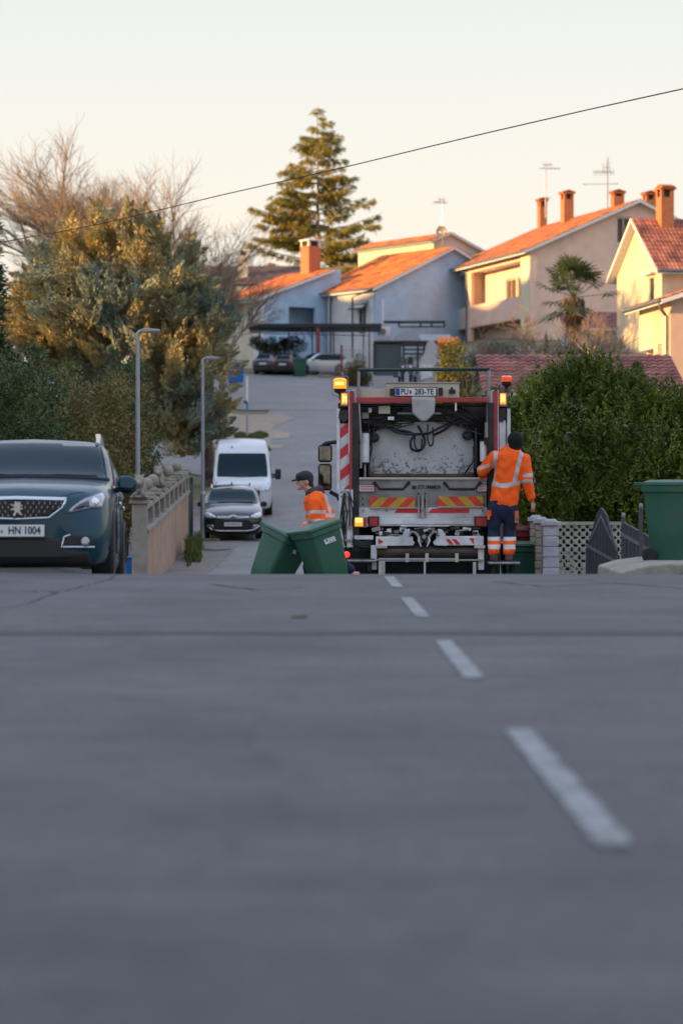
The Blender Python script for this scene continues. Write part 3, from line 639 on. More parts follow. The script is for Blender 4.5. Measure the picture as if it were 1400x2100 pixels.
b = MB(); b.prism([(-.5, 0), (.5, 0), (.5, 2.4), (.2, 2.75), (-.1, 2.6), (-.3, 1.9), (-.5, 1.6)], 0, .3); b.build('panel', m_grey, wp, smooth=0, bevel=.03)
b = MB(); b.bb(-.5, .2, -.3, -.004, 0, 1.1, m_white); b.bb(-.55, .25, -.33, .0, 1.1, 1.2, m_fascia); b.build('gate_pier', None, wp, smooth=0)
# orange barbecue chimney with tiled cap
bq = thing('barbecue', 'small orange masonry barbecue with a tiled cap and grey hood', 'barbecue', (X(918, 118), 118, zy(755, 118)))
m_bo = wall('bright_orange_render', (.75, .21, .03), da=.1)
b = MB(); b.bb(-.40, .40, -.35, .35, -1.5, .62, m_bo); b.bb(-.42, -.26, -.37, .35, .62, 1.12, m_bo); b.bb(.26, .42, -.37, .35, .62, 1.12, m_bo); b.bb(-.26, .26, .2, .35, .62, 1.12, m_dark); b.bb(-.22, .22, -.3, .1, .66, 1.0, m_pipe); b.build('body', None, bq, smooth=0, bevel=.02)
b = MB()
for i in range(5):
    x_ = -.42+.21*i; b.tube([(x_, -.55, 1.12), (x_, 0, 1.42), (x_, .45, 1.3)], [.11, .1, .1], 7)
b.bb(-.5, .5, -.45, .4, 1.1, 1.2, m_bo); b.mats and None
b.build('tiled_cap', m_tile, bq)
# air conditioner
ac = thing('air_conditioner', 'white box air conditioner beside the shelter below the blue wall', 'air conditioner', P(787, 690, 182))
b = MB(); b.box((0, 0, .35), (.95, .4, .7)); b.build('housing', m_fascia, ac, smooth=0, bevel=.03)
b = MB(); b.lathe([(.02, 0), (.25, 0), (.25, -.02), (.02, -.02)], (-.1, -.21, .35), 20, axis='Y'); b.build('fan_grille', m_pipe, ac)
fl = thing('flue_pipe', 'tall thin white flue in front of the pale blue gable', 'flue', P(785, 665, 184)); b = MB(); b.cyl((0, 0, 0), (0, 0, 1.75), .06, 8); b.cyl((0, 0, 1.75), (0, 0, 1.86), .09, 8); b.build('pipe', m_fascia, fl)
b = MB(); wl = X(912, 180)-X(786, 180); gb = thing('canopy_frame', 'dark green steel beam frame along the pale blue gable', 'canopy', (X(786, 180), 180, zy(672, 180)))
b.bb(0, wl, 0, .12, .3, .5); b.bb(wl*.25, wl, 0, .12, 0, .1)
for f_ in (.25, .6, .78, .99): b.box((wl*f_, .06, .2), (.14, .1, .2))
b.build('beam', m_green, gb, smooth=0)
# ================================================================ vegetation
rng = np.random.default_rng(11)
def leaf_quads(C, Dr, L, W, nrm=None):
    """lozenge leaves: centres C, long directions Dr (unit), length L, width W -> V, F"""
    n = len(C); r = rng.normal(size=(n, 3)) if nrm is None else nrm+rng.normal(size=(n, 3))*.45; s = np.cross(Dr, r); s /= np.linalg.norm(s, axis=1, keepdims=True)+1e-9
    L = np.broadcast_to(np.asarray(L, float).reshape(-1, 1), (n, 1)); W = np.broadcast_to(np.asarray(W, float).reshape(-1, 1), (n, 1))
    nn = np.cross(s, Dr)
    V = np.stack([C-Dr*L*.5, C+s*W*.5+nn*W*.12, C+Dr*L*.5, C-s*W*.5+nn*W*.12], 1).reshape(-1, 3)
    return V, np.arange(4*n).reshape(n, 4)
def unit(v): return v/(np.linalg.norm(v, axis=1, keepdims=True)+1e-9)
def clumps(centres, radii, per, L, W, out=.6, up=.25, shell=.55):
    """leaves spread through the shell of clumps; directions mix outwards, upwards and random"""
    Cs = []; Ds = []
    for c, r in zip(centres, radii):
        r3 = np.array(r if hasattr(r, '__len__') else (r, r, r)); n = int(per*(r3.mean()**2)); d = unit(rng.normal(size=(n, 3)))
        q = rng.uniform(shell, 1.05, (n, 1)); Cs.append(np.array(c)+d*q*r3); Ds.append(unit(d*out+np.array([0, 0, up])+rng.normal(size=(n, 3))*.45))
    C = np.concatenate(Cs); D = np.concatenate(Ds); return leaf_quads(C, D, L*rng.uniform(.7, 1.3, len(C)), W*rng.uniform(.7, 1.3, len(C)))
m_bark = M('bark', (.11, .085, .065), .9, var=.4, scale=5, bump=.6, stretch=(3, 3, .6)); m_barkp = M('pale_bark', (.24, .19, .14), .9, var=.35, scale=5); m_twig = M('twig', (.24, .18, .125), .9, var=.3)
def to_root(o, base): return o
def tree(name, label, cat, base, trunk_fn, crown_VF, leaf, group=None, bark=None, crown='crown'):
    t = thing(name, label, cat, base, 0, group)
    if trunk_fn: b = MB(); trunk_fn(b); b.build('trunk', bark or m_bark, t, smooth=60)
    V, F = crown_VF; npmesh(crown, V-np.array(base), F, leaf, t); return t
def bushy(name, label, px0, px1, py0, py1, Y, depth, leaf, n_cl, L, W, per=900, cat='shrub', group=None, core=True, rs=(.16, .30), prof_='dome', base_y=None, seed=None, shell=.55, up=.25, out=.6):
    """irregular bush filling a photo region at distance Y"""
    r_ = np.random.default_rng(seed if seed is not None else abs(hash((px0, py0))) % 99999)
    x0, x1 = X(px0, Y), X(px1, Y); z1, z0 = zy(py0, Y), zy(py1, Y); w, h = x1-x0, z1-z0; cs = []; rd = []
    s = min(w, h)
    while len(cs) < n_cl:
        u, v, d = r_.uniform(0, 1), r_.uniform(0, 1), r_.uniform(-1, 1)
        lim = 1-abs(2*u-1)**2.4*.75 if prof_ == 'dome' else (1 if prof_ == 'box' else 1-abs(2*u-1)*.95)
        if v > lim: continue
        r = s*r_.uniform(*rs)*(1.1-.35*v); cs.append((x0+r*.7+u*max(.01, w-1.4*r), Y+d*depth*.5*(1-.3*v), z0+v*max(.01, h-r))); rd.append((r, r*.95, r*r_.uniform(.75, 1.15)))
    V, F = clumps(cs, rd, per, L, W, shell=shell, up=up, out=out)
    bx, bz = (x0+x1)/2, min(z0, h1((x0+x1)/2, Y)); base = (bx, Y, bz)
    def tr(b):
        for k in range(5):
            a = k*1.3; c = cs[(k*7) % len(cs)]; p = Vector(c)-Vector(base)
            b.tube([(0.12*math.cos(a), .12*math.sin(a), -.1), (p.x*.45+.1*math.cos(a), p.y*.4, p.z*.5), (p.x*.95, p.y*.9, p.z*.95)], [.07, .05, .015], 6)
    return tree(name, label, cat, base, tr, (V, F), leaf, group)

lf_laurel = leafmat('laurel_leaf', (.065, .095, .014), (.15, .18, .025), .35, trans=.12, scale=1.1)
lf_dark = leafmat('dark_leaf', (.040, .070, .022), (.065, .095, .028), .45, trans=.1)
lf_olive = leafmat('olive_leaf', (.13, .125, .035), (.17, .13, .04), .4, trans=.15)
lf_brown = leafmat('russet_leaf', (.19, .11, .035), (.09, .10, .03), .4, trans=.15)
lf_blue_sunlit = leafmat('blue_sunlit_cypress_leaf', (.46, .37, .16), (.23, .29, .25), .2, trans=.15, rough=.7, scale=.5)  # gold patches put low sunlight into the blue-grey leaf colour
lf_cedar = leafmat('cedar_needle', (.36, .29, .05), (.24, .21, .05), .35, trans=.25)
lf_dry = leafmat('dry_leaf', (.14, .11, .04), (.09, .09, .035), .4)
lf_con = leafmat('conifer_green', (.03, .06, .025), (.045, .085, .03), .35, trans=.05)
lf_grass = leafmat('grass_blade', (.08, .10, .025), (.12, .13, .03), .35)
lf_palm = leafmat('palm_leaf', (.035, .06, .02), (.06, .085, .03), .3, trans=.1)

# big laurel on the right: many upright leafy shoots
def laurel():
    Y0 = 41.5; r_ = np.random.default_rng(5); C = []; D = []; Ls = []
    env = [(1035, 940), (1045, 850), (1075, 800), (1110, 785), (1150, 758), (1185, 742), (1230, 748), (1265, 775), (1300, 800), (1350, 825), (1372, 800), (1395, 840), (1440, 860)]
    ex = [e[0] for e in env]; ey = [e[1] for e in env]
    # shoots: origin in the bush volume, direction up and out
    n = 2300
    for i in range(n):
        px = r_.uniform(1040, 1440); top = np.interp(px, ex, ey); v = r_.uniform(0, 1)**.8
        if r_.uniform() < .35: v = r_.uniform(0, .12)
        py = top+26+(1095-top)*v; d = r_.uniform(-1, 1)
        Yd = Y0+1.9*d*(.35+.65*math.sqrt(min(1, v*2.2)))*1.0
        if r_.uniform() < .5: Yd = Y0-1.9*(.3+.7*math.sqrt(min(1, v*2.5)))*r_.uniform(.75, 1.05)
        p = np.array([X(px, Y0)+r_.normal()*.05, Yd, zy(py, Y0)])
        dr = np.array([r_.normal()*.35, r_.normal()*.35-.25, 1.0]); dr /= np.linalg.norm(dr); ln = r_.uniform(.25, .6); k = int(ln*62)
        s = r_.uniform(0, 1, (k, 1)); side = unit(r_.normal(size=(k, 3)))
        C.append(p+dr*ln*s+side*.055*(1.2-s*.7)); D.append(unit(side*1.0+dr*(.35+.8*s))); Ls.append(.105*(1.25-.5*s[:, 0]))
    C = np.concatenate(C); D = np.concatenate(D); Ls = np.concatenate(Ls)*r_.uniform(.75, 1.2, len(C))
    return leaf_quads(C, D, Ls, Ls*.34)
LX = X(1230, 41.5); LG = h1(LX, 41.5)
def ltrunk(b):
    for k in range(11):
        a = k*.9; x_ = -1.5+k*.3
        b.tube([(x_*.5, .2*math.sin(a), -.1), (x_*.8, .3*math.cos(a), .9), (x_+.2*math.cos(a), .4*math.sin(a), 1.9)], [.05, .035, .012], 6)
tree('laurel_bush', 'big green laurel bush behind the stone fence and iron gates', 'bush', (LX, 41.5, LG), ltrunk, laurel(), lf_laurel)
bushy('laurel_bush', 'dark backing bush added behind the big bright laurel to darken its gaps', 1090, 1400, 835, 1090, 45, 1.6, lf_dark, 110, .12, .055, per=1000, cat='bush', rs=(.14, .26), seed=71)  # dark backing added so gaps in the laurel read dark
bushy('dark_bush', 'dark low shrub under the laurel behind the lattice fence', 1150, 1400, 960, 1120, 40.3, 1.0, lf_dark, 46, .10, .04, per=1500, rs=(.25, .5), seed=3)
bushy('round_bush', 'small round dark green bush in front of the low red tiled roof', 1283, 1322, 738, 800, 66, .8, lf_dark, 16, .07, .035, per=5000, rs=(.28, .45), seed=31)
# hedges on the left behind the parked estate car
bushy('holm_oak', 'dark green dense tree behind the teal car at the left edge', -60, 150, 700, 1010, 52, 3.5, lf_dark, 70, .10, .045, per=1100, cat='tree', rs=(.12, .26), prof_='box', seed=21)
bushy('olive_shrub', 'olive green bush between the dark tree and the near lamp post', 95, 300, 735, 1080, 58, 3.0, lf_olive, 70, .11, .045, per=1000, rs=(.12, .25), prof_='box', seed=22)
bushy('privet_shrub', 'russet brown tall bush behind the near lamp post', 170, 325, 770, 1010, 61, 2.5, lf_brown, 48, .10, .04, per=1100, rs=(.14, .28), prof_='box', seed=23)
bushy('garden_hedge', 'broad dark hedge closing the garden behind the left shrubs', -40, 318, 730, 1040, 68, 2.5, lf_dark, 120, .13, .06, per=900, cat='hedge', rs=(.12, .22), prof_='box', seed=29)
bushy('garden_shrub', 'small shrub behind the stone ornaments of the balustrade', 290, 335, 940, 1010, 62, .8, lf_dark, 14, .10, .04, per=3000, rs=(.25, .45), seed=24)
bushy('garden_shrub', 'grey green shrub at the far end of the balustrade', 345, 378, 955, 985, 70, .7, lf_olive, 10, .10, .04, per=4000, rs=(.3, .5), seed=25)

# blue-grey Arizona cypress: upward plumes
def cypress():
    Y0 = 93.; r_ = np.random.default_rng(9); C = []; D = []; Ls = []
    env = [(28, 640), (40, 600), (75, 590), (95, 540), (150, 480), (215, 455), (275, 440), (310, 452), (345, 480), (380, 500), (400, 530), (430, 590), (470, 640), (510, 680), (515, 700)]
    bot = [(28, 660), (80, 740), (200, 800), (300, 880), (360, 930), (420, 930), (470, 860), (500, 800), (515, 720)]
    ex, ey = zip(*env); bx, by = zip(*bot)
    spike = lambda px: 22*math.sin(px*.11)+14*math.sin(px*.27+1)
    N = []
    for i in range(540):
        px = r_.uniform(48, 488); t = np.interp(px, ex, ey); b = np.interp(px, bx, by)
        t += spike(px)+22; v = r_.uniform(0, 1); py = t+16+(b-t-14)*v
        if (px > 445 and 690 < py < 800) or (px > 455 and py > 800): continue
        w = math.sqrt(max(0, 1-((px-280)/260)**2))*(.35+.65*math.sin(math.pi*min(1, .12+v*.8)))
        side = r_.choice([-1, -1, -1, -1, 1]); Yd = Y0+side*4.4*w*r_.uniform(.35, 1.0)
        p = np.array([X(px, Y0), Yd, zy(py, Y0)])
        o = np.array([(px-290)/230*.8, side*.5*w, .65]); o = o/np.linalg.norm(o)+r_.normal(size=3)*.25; o /= np.linalg.norm(o)
        for q in range(r_.integers(2, 5)):                     # a spray of finger-like tufts from one limb
            oo = o+r_.normal(size=3)*.38; oo /= np.linalg.norm(oo); ln = r_.uniform(.7, 1.5); wd = ln*.19; k = int(170*ln); p2 = p+oo*.25+r_.normal(size=3)*.12
            s = r_.uniform(0, 1, (k, 1)); sd = r_.normal(size=(k, 3)); sd -= (sd@oo)[:, None]*oo; sd = unit(sd)
            rr = wd*np.sin(np.pi*np.clip(.22+s*.78, 0, 1))*r_.uniform(.7, 1.12, (k, 1))
            C.append(p2+oo*ln*(s-.3)+sd*rr); D.append(unit(oo*1.3+sd*.45+r_.normal(size=(k, 3))*.2)); Ls.append(np.full(k, .15)); N.append(sd)
    C = np.concatenate(C); D = np.concatenate(D); N = np.concatenate(N); Ls = np.concatenate(Ls)*r_.uniform(.7, 1.3, len(C))
    return leaf_quads(C, D, Ls, Ls*.42, N)
cyx = X(405, 93); cyb = (cyx, 93., h1(cyx, 93))
def cytr(b):
    b.tube([(.5, 0, -.2), (.4, 0, 1.2), (0, 0, 3), (-1.5, 0, 5), (-2.4, 0, 8.4)], [.3, .25, .24, .2, .05], 10)
    r_ = random.Random(4)
    for k in range(26):
        z = 1.6+k*.24; a = r_.uniform(0, 6.28); x_ = -max(0, (z-2.5))*.45; L_ = r_.uniform(2, 3.6)
        b.tube([(x_, 0, z), (x_-.6+L_*.45*math.cos(a), L_*.4*math.sin(a), z+.7), (x_-1.1+L_*.8*math.cos(a), L_*.85*math.sin(a), z+1.5)], [.09, .06, .02], 5)
tree('blue_cypress', 'huge blue-grey cypress with upturned golden-lit plumes left of the street', 'tree', cyb, cytr, cypress(), lf_blue_sunlit)

# tall cedar behind the blue house: tiers of level branches with hanging sprays
def cedar():
    Y0 = 235.; r_ = np.random.default_rng(2); C = []; D = []; br = []
    prof_e = [(232, 8), (260, 42), (300, 55), (340, 60), (365, 80), (400, 92), (430, 112), (460, 125), (500, 132), (540, 140), (580, 120)]
    ey, ew = zip(*prof_e); ztop = zy(222, Y0); y_ = 230
    while y_ < 590:
        wpx = np.interp(y_, ey, ew); nb = int(r_.integers(2, 5)) if y_ > 290 else int(r_.integers(1, 3))
        for k in range(nb):
            a = r_.uniform(0, 2*math.pi); L_ = wpx/5000*Y0*r_.uniform(.45, 1.0)
            if r_.uniform() < .5: a = r_.choice([0, math.pi])+r_.normal()*.3; L_ = wpx/5000*Y0*r_.uniform(.7, 1.12)
            z = zy(y_+r_.uniform(-8, 8), Y0); rise = r_.uniform(-.05, .30)
            d = np.array([math.cos(a), math.sin(a), 0]); br.append((z, d, L_, rise)); side = np.array([-d[1], d[0], 0])
            nsp = int(L_*8)                                   # secondary sprays, each a small hanging fan
            for q in range(nsp):
                s0 = r_.uniform(.12, 1.0); lat = r_.normal()*.36*(1.25-s0)*min(1.7, L_*.45); c0 = d*s0*L_+side*lat; c0[2] = z+rise*L_*s0**1.7-abs(lat)*.15
                sd = d*r_.uniform(.3, 1)+side*np.sign(lat)*r_.uniform(.2, .9); sd /= np.linalg.norm(sd); sl_ = r_.uniform(.35, .95)*(1.15-.5*s0); m_ = int(34*sl_)+8
                t_ = r_.uniform(0, 1, m_); c = c0+np.outer(t_*sl_, sd)+r_.normal(size=(m_, 3))*np.array([.07, .07, .035]); c[:, 2] -= (t_**1.6)*.42*sl_+np.abs(r_.normal(size=m_))*.17
                C.append(c); D.append(unit(sd*.9+r_.normal(size=(m_, 3))*.5+np.array([0, 0, -.35])))
        y_ += r_.uniform(5, 13)
    C = np.concatenate(C); D = np.concatenate(D); x0_ = X(650, Y0)
    C += np.array([x0_, Y0, 0]); V, F = leaf_quads(C, D, .30*rng.uniform(.6, 1.3, len(C)), .085)
    return V, F, br, x0_, Y0
V, F, br, cx_, cY = cedar(); cb = (cx_, cY, 12.4)
def cetr(b):
    b.tube([(0, 0, -.5), (0, 0, 8), (0.1, 0, 16), (0, 0, zy(222, cY)-12.4)], [.34, .26, .12, .02], 8)
    for (z, d, L_, rise) in br: b.tube([(0, 0, z-12.4-.1), (d[0]*L_*.5, d[1]*L_*.5, z-12.4+rise*L_*.3), (d[0]*L_, d[1]*L_, z-12.4+rise*L_)], [.07, .05, .015], 4)
tree('cedar_tree', 'tall tiered cedar rising behind the blue house', 'tree', cb, cetr, (V, F), lf_cedar, bark=m_barkp)

# bare winter trees
def bare(name, label, base, h, seed, spread=.5, leanx=0.0, levels=5, r0=.28, group='bare winter trees behind the cypress', mat=None, leaves=0, cat='tree', kids=(3, 5), zs=1.0):
    r_ = random.Random(seed); b = MB(); tips = []
    def grow(p, d, L_, r, lv):
        n = 3; pts = [p]; q = p.copy(); dd = d.copy()
        for i in range(n):
            dd = (dd+Vector((r_.gauss(0, .17), r_.gauss(0, .17), r_.gauss(.0, .07)))).normalized(); q = q+dd*L_/n; pts.append(q.copy())
        b.tube(pts, [r, r*.85, r*.7, r*.52], 6 if lv < 2 else (4 if lv < 4 else 3), caps=False)
        if lv >= levels: tips.append(q); return
        for k in range(r_.randint(*kids)):
            f = r_.uniform(.35, 1.0); i = min(n-1, int(f*n)); st = pts[i].lerp(pts[i+1], f*n-i)
            a = r_.uniform(0, 6.283); s = r_.uniform(.35, .9)*spread*1.6
            perp = Vector((math.cos(a), math.sin(a), r_.uniform(-.2, .5)*zs)); nd = (dd+perp*s).normalized()
            grow(st, nd, L_*r_.uniform(.55, .78), max(.009, r*r_.uniform(.42, .6)), lv+1)
        grow(q, (dd+Vector((r_.gauss(0, .15), r_.gauss(0, .15), .1))).normalized(), L_*.72, r*.52, lv+1)
    grow(Vector((0, 0, 0)), Vector((leanx, 0, 1)).normalized(), h*.36, r0, 0)
    t = thing(name, label, cat, base, 0, group); b.build('branches', mat or m_twig, t, smooth=0)
    if leaves:
        T = np.array([tuple(q) for q in tips]); idx = rng.integers(0, len(T), leaves); C = T[idx]+rng.normal(size=(leaves, 3))*.25
        Vv, Ff = leaf_quads(C, unit(rng.normal(size=C.shape)), .13, .07); npmesh('dead_leaves', Vv, Ff, leafmat('dead_leaf', (.22, .09, .04), (.15, .07, .04), .3), t)
    return t
bare('bare_tree', 'leafless forked tree above the cypress, with a few rusty leaves', (X(360, 135), 135, 5), 17.0, 12, spread=.62, r0=.36, levels=6, leaves=300)
bare('bare_tree', 'leafless tree behind the right flank of the cypress', (X(432, 140), 140, 5.5), 13.6, 33, spread=.62, r0=.24, levels=5)
bare('bare_tree', 'leafless grey tree at the left behind the cypress, slightly lower', (X(130, 135), 135, 5), 15.8, 45, spread=.55, r0=.30, levels=5, kids=(2, 4))
bare('bare_tree', 'thin leafless tree in the gap between the two larger bare trees', (X(205, 128), 128, 4.5), 13.8, 8, spread=.4, r0=.16, levels=5)
bare('bare_tree', 'low spreading leafless tree beside the far brown roof', (X(455, 150), 150, 6), 11.0, 15, spread=.7, r0=.2, levels=5)
bushy('winter_thicket', 'brown leafless thicket under the bare trees right of the cypress', 385, 500, 545, 640, 170, 4, m_twig, 30, .35, .015, per=900, rs=(.2, .4), seed=41)
bare('bare_tree', 'reddish leafless tree just above the dark conifer at the left edge', (X(30, 130), 130, 4), 6.5, 19, spread=.6, r0=.18, levels=4, leaves=700)
# dark conifer at the left edge
def conifer(px, ptop, pbot, wpx, Y0, seed, droop=.25):
    r_ = np.random.default_rng(seed); z1, z0 = zy(ptop, Y0), zy(pbot, Y0); C = []; D = []
    for i in range(int(230)):
        v = r_.uniform(0, 1); z = z1-(z1-z0)*v; Lm = wpx/5000*Y0*(.08+.92*v**.8)*r_.uniform(.7, 1.1); a = r_.uniform(0, 6.283); d = np.array([math.cos(a), math.sin(a), 0]); m_ = int(60+Lm*60); s = r_.uniform(.1, 1, m_)
        c = np.outer(s*Lm, d)+r_.normal(size=(m_, 3))*.10; c[:, 2] += z-droop*Lm*s+r_.normal(size=m_)*.08; C.append(c); D.append(unit(np.outer(np.ones(m_), d)+r_.normal(size=(m_, 3))*.5))
    C = np.concatenate(C)+np.array([X(px, Y0), Y0, 0]); return leaf_quads(C, np.concatenate(D), .18, .05)
cbx = X(-30, 75.); tree('spruce_tree', 'dark green spruce cut off by the left edge of the view', 'tree', (cbx, 75., h1(cbx, 75)), lambda b: b.tube([(0, 0, 0), (0, 0, 9)], [.2, .03], 8), conifer(-30, 360, 900, 85, 75., 3), lf_con)
# ivy-grown conifer slope right of the barbecue, shrubs and leafless garden trees in front of the pink house
bushy('ivy_mound', 'green ivy-covered mound between the barbecue and the truck', 880, 985, 690, 840, 104, 2.5, leafmat('ivy_leaf', (.08, .10, .02), (.13, .12, .03), .4), 60, .12, .07, per=900, rs=(.12, .26), seed=51)
bushy('garden_bush', 'dark green bush between the ivy mound and the tiled outbuilding', 950, 1085, 775, 960, 64, 1.6, lf_dark, 50, .10, .045, per=1300, rs=(.2, .4), seed=57)
bushy('dry_shrub', 'dry brown shrub by the iron fence at the top of the street', 700, 762, 722, 790, 160, 1.5, lf_dry, 26, .16, .05, per=900, rs=(.2, .4), seed=52)
bushy('hedge_row', 'dark hedge behind the parked cars under the carport', 512, 640, 686, 720, 182, 1.5, lf_dark, 34, .16, .07, per=700, rs=(.3, .5), prof_='box', cat='hedge', seed=53)
bushy('grey_shrub', 'grey green olive shrub in front of the pink house', 930, 1100, 690, 775, 125, 2.0, leafmat('grey_leaf', (.12, .12, .09), (.09, .10, .07), .3), 70, .14, .03, per=900, rs=(.2, .36), seed=54)
bushy('grey_shrub', 'dull green shrub thicket at the foot of the palm', 1105, 1260, 690, 780, 122, 2.0, leafmat('dull_leaf', (.06, .06, .03), (.08, .075, .04), .4), 64, .14, .04, per=800, rs=(.18, .34), seed=55)  # leaf colour is a dull brownish green
for i, (px_, yb, hh, sd, lb) in enumerate(((1010, 120, 5.0, 61, 'leafless fruit tree left of the palm'), (1075, 118, 5.6, 62, 'leafless fruit tree close beside the green umbrella'), (1215, 112, 5.4, 63, 'leafless fruit tree right of the palm'), (1262, 100, 4.6, 64, 'leafless fruit tree in front of the gabled house'), (1165, 90, 4.4, 65, 'leafless fruit tree between laurel and palm'), (1020, 67, 7.4, 66, 'leafless fruit tree rising in front of the pink tiled outbuilding near the truck'), (1100, 66, 7.2, 67, 'leafless fruit tree in front of the middle of the pink tiled roof'), (1330, 64, 7.4, 68, 'leafless fruit tree by the right end of the pink tiled roof'))):
    gx = X(px_, yb); bare('fruit_tree', lb, (gx, yb, h1(gx, yb)-.1), hh*.72, sd, spread=.85, r0=.07, levels=4, group='leafless fruit trees in the gardens', mat=m_twig)
# palm
def fan_palm(px, pyc, Y0):
    ctr = P(px, pyc, Y0); r_ = random.Random(3); V = []; F = []; stems = []
    for i in range(28):
        a = r_.uniform(0, 6.283); el_ = R(r_.uniform(-55, 80)) if i > 12 else R(r_.uniform(20, 85)); st = Vector((math.cos(a)*math.cos(el_), math.sin(a)*math.cos(el_), math.sin(el_)))
        L_ = r_.uniform(1.1, 1.75); e = ctr+st*L_+Vector((0, 0, -.12)); stems.append((ctr, e)); side = st.cross(Vector((0, 0, 1))).normalized() if abs(st.z) < .98 else Vector((1, 0, 0)); upv = side.cross(st).normalized()
        rad = r_.uniform(.75, 1.0)
        for k in range(20):
            t = R(-115+230*k/19); dd = st*math.cos(t)+side*math.sin(t); n_ = upv*math.sin(k*3)*.06
            ln = rad*(1-.25*abs(math.sin(t/2))); p0 = e; tip = e+dd*ln+n_+Vector((0, 0, -.22*ln*r_.uniform(.5, 1.2))); mid = e+dd*ln*.6+n_; wv = (upv.cross(dd)).normalized()*.045
            b_ = len(V); V += [p0, mid+wv, tip, mid-wv]; F.append((b_, b_+1, b_+2, b_+3))
    return np.array([tuple(v) for v in V]), np.array(F), stems, ctr
V, F, stems, pc = fan_palm(1176, 610, 118.)
pbz = h1(pc.x, 118.)
pt = thing('fan_palm', 'fan palm with shaggy trunk in front of the pink house', 'palm tree', (pc.x, 118., pbz))
b = MB(); b.tube([(0, 0, -.2), (0, 0, (pc.z-pbz)*.6), (0, 0, pc.z-pbz)], [.16, .22, .26], 10); b.build('trunk', M('palm_fibre', (.09, .06, .04), .95, var=.5, scale=14, bump=1), pt)
b = MB()
for (p, e) in stems: b.tube([p-Vector((pc.x, 118., pbz)), e-Vector((pc.x, 118., pbz))], [.02, .012], 4)
b.build('leaf_stalks', lf_palm, pt, smooth=0)
npmesh('fronds', V-np.array((pc.x, 118., pbz)), F, lf_palm, pt)
r_ = np.random.default_rng(6); n_ = 900; a_ = r_.uniform(0, 6.283, n_); z_ = r_.uniform(-1.9, -.1, n_); rr = .42*(1+z_*.25)+.1
C = np.stack([rr*np.cos(a_), rr*np.sin(a_), z_+pc.z-pbz], 1); Dd = unit(np.stack([np.cos(a_)*.3, np.sin(a_)*.3, -np.ones(n_)], 1)+r_.normal(size=(n_, 3))*.2)
V, F = leaf_quads(C, Dd, .42, .05); npmesh('dead_skirt', V, F, leafmat('dead_palm', (.16, .11, .06), (.10, .07, .045), .4), pt)
# weeds and grass
def blades(name, label, px0, px1, Y0, Y1, n, hgt, leaf, kind='stuff'):
    r_ = np.random.default_rng(n); Yv = r_.uniform(Y0, Y1, n); Xv = (r_.uniform(px0, px1, n)-700)/5000*Yv; Zv = H(Xv, Yv)
    xc = (Xv-Xv.mean())/(np.ptp(Xv)/2+1e-6); yc = (Yv-Yv.mean())/(np.ptp(Yv)/2+1e-6); keep = (np.abs(xc)**2+np.abs(yc)**2+.35*np.sin(Xv*5.1+Yv*2.3)+.25*np.sin(Yv*3.7)) < 1.0; Xv, Yv, Zv, xc, yc = Xv[keep], Yv[keep], Zv[keep], xc[keep], yc[keep]; n = len(Xv); hh = hgt*r_.uniform(.3, 1.3, n)*(1.1-.7*np.clip(xc**2+yc**2, 0, 1))*(.75+.35*np.sin(Xv*4+Yv)); C = np.stack([Xv, Yv, Zv+hh*.45], 1); Dd = unit(np.stack([r_.normal(size=n)*.35, r_.normal(size=n)*.35, np.ones(n)], 1))
    V, F = leaf_quads(C, Dd, hh, .02+hh*.05); return tag(npmesh(name, V, F, leaf), kind=kind)
blades('grass', '', 480, 550, 114.5, 117.5, 3500, .38, lf_grass); blades('grass', '', 210, 440, 107.5, 112, 9000, .22, lf_grass)
blades('grass', '', 383, 412, 56, 70, 2500, .5, lf_grass); blades('grass', '', 640, 800, 171, 173.5, 1500, .3, lf_dry)
blades('grass', '', 500, 560, 108, 109.5, 1200, .25, lf_grass)
blades('weeds', '', 1149, 1200, 36.2, 36.9, 500, .35, leafmat('weed_leaf', (.05, .12, .02), (.08, .15, .03), .4)); blades('weeds', '', 1240, 1285, 36.9, 38.5, 900, .5, lf_dry)

# unseen rise added at the left, crest shaped to block the low sun
hz = []
r_ = np.random.default_rng(77)
ny_, nx_ = 90, 22; YY = np.linspace(-60, 330, ny_); V = []
for j, yv in enumerate(YY):
    for i in range(nx_):
        u = i/(nx_-1); xx = -42-0.035*max(yv, 0)-75*u
        ht = np.interp(yv, [-60, 40, 55, 66, 80, 95, 110, 138, 156, 172, 200, 330], [19.5, 19.5, 17.5, 15.9, 15.9, 22, 23.5, 29, 29, 25.8, 25.5, 22])
        top = ht*math.sin(math.pi*min(1, u*1.25+.0))**.6 if u < .8 else 0
        V.append((xx+1.5*math.sin(yv*.3+i), yv, float(prof(yv))*.0-1.5+max(0, top)+.7*math.sin(yv*.55+i*1.1)*math.sin(math.pi*u)+(.8*math.sin(yv*1.7+i*.7))*math.sin(math.pi*u)))
V = np.array(V); i, j = np.meshgrid(np.arange(nx_-1), np.arange(ny_-1)); a = (j*nx_+i).ravel(); F = np.stack([a, a+1, a+nx_+1, a+nx_], 1)
tag(npmesh('sun_block_rise', V, F, m_soil, smooth=True), kind='structure')
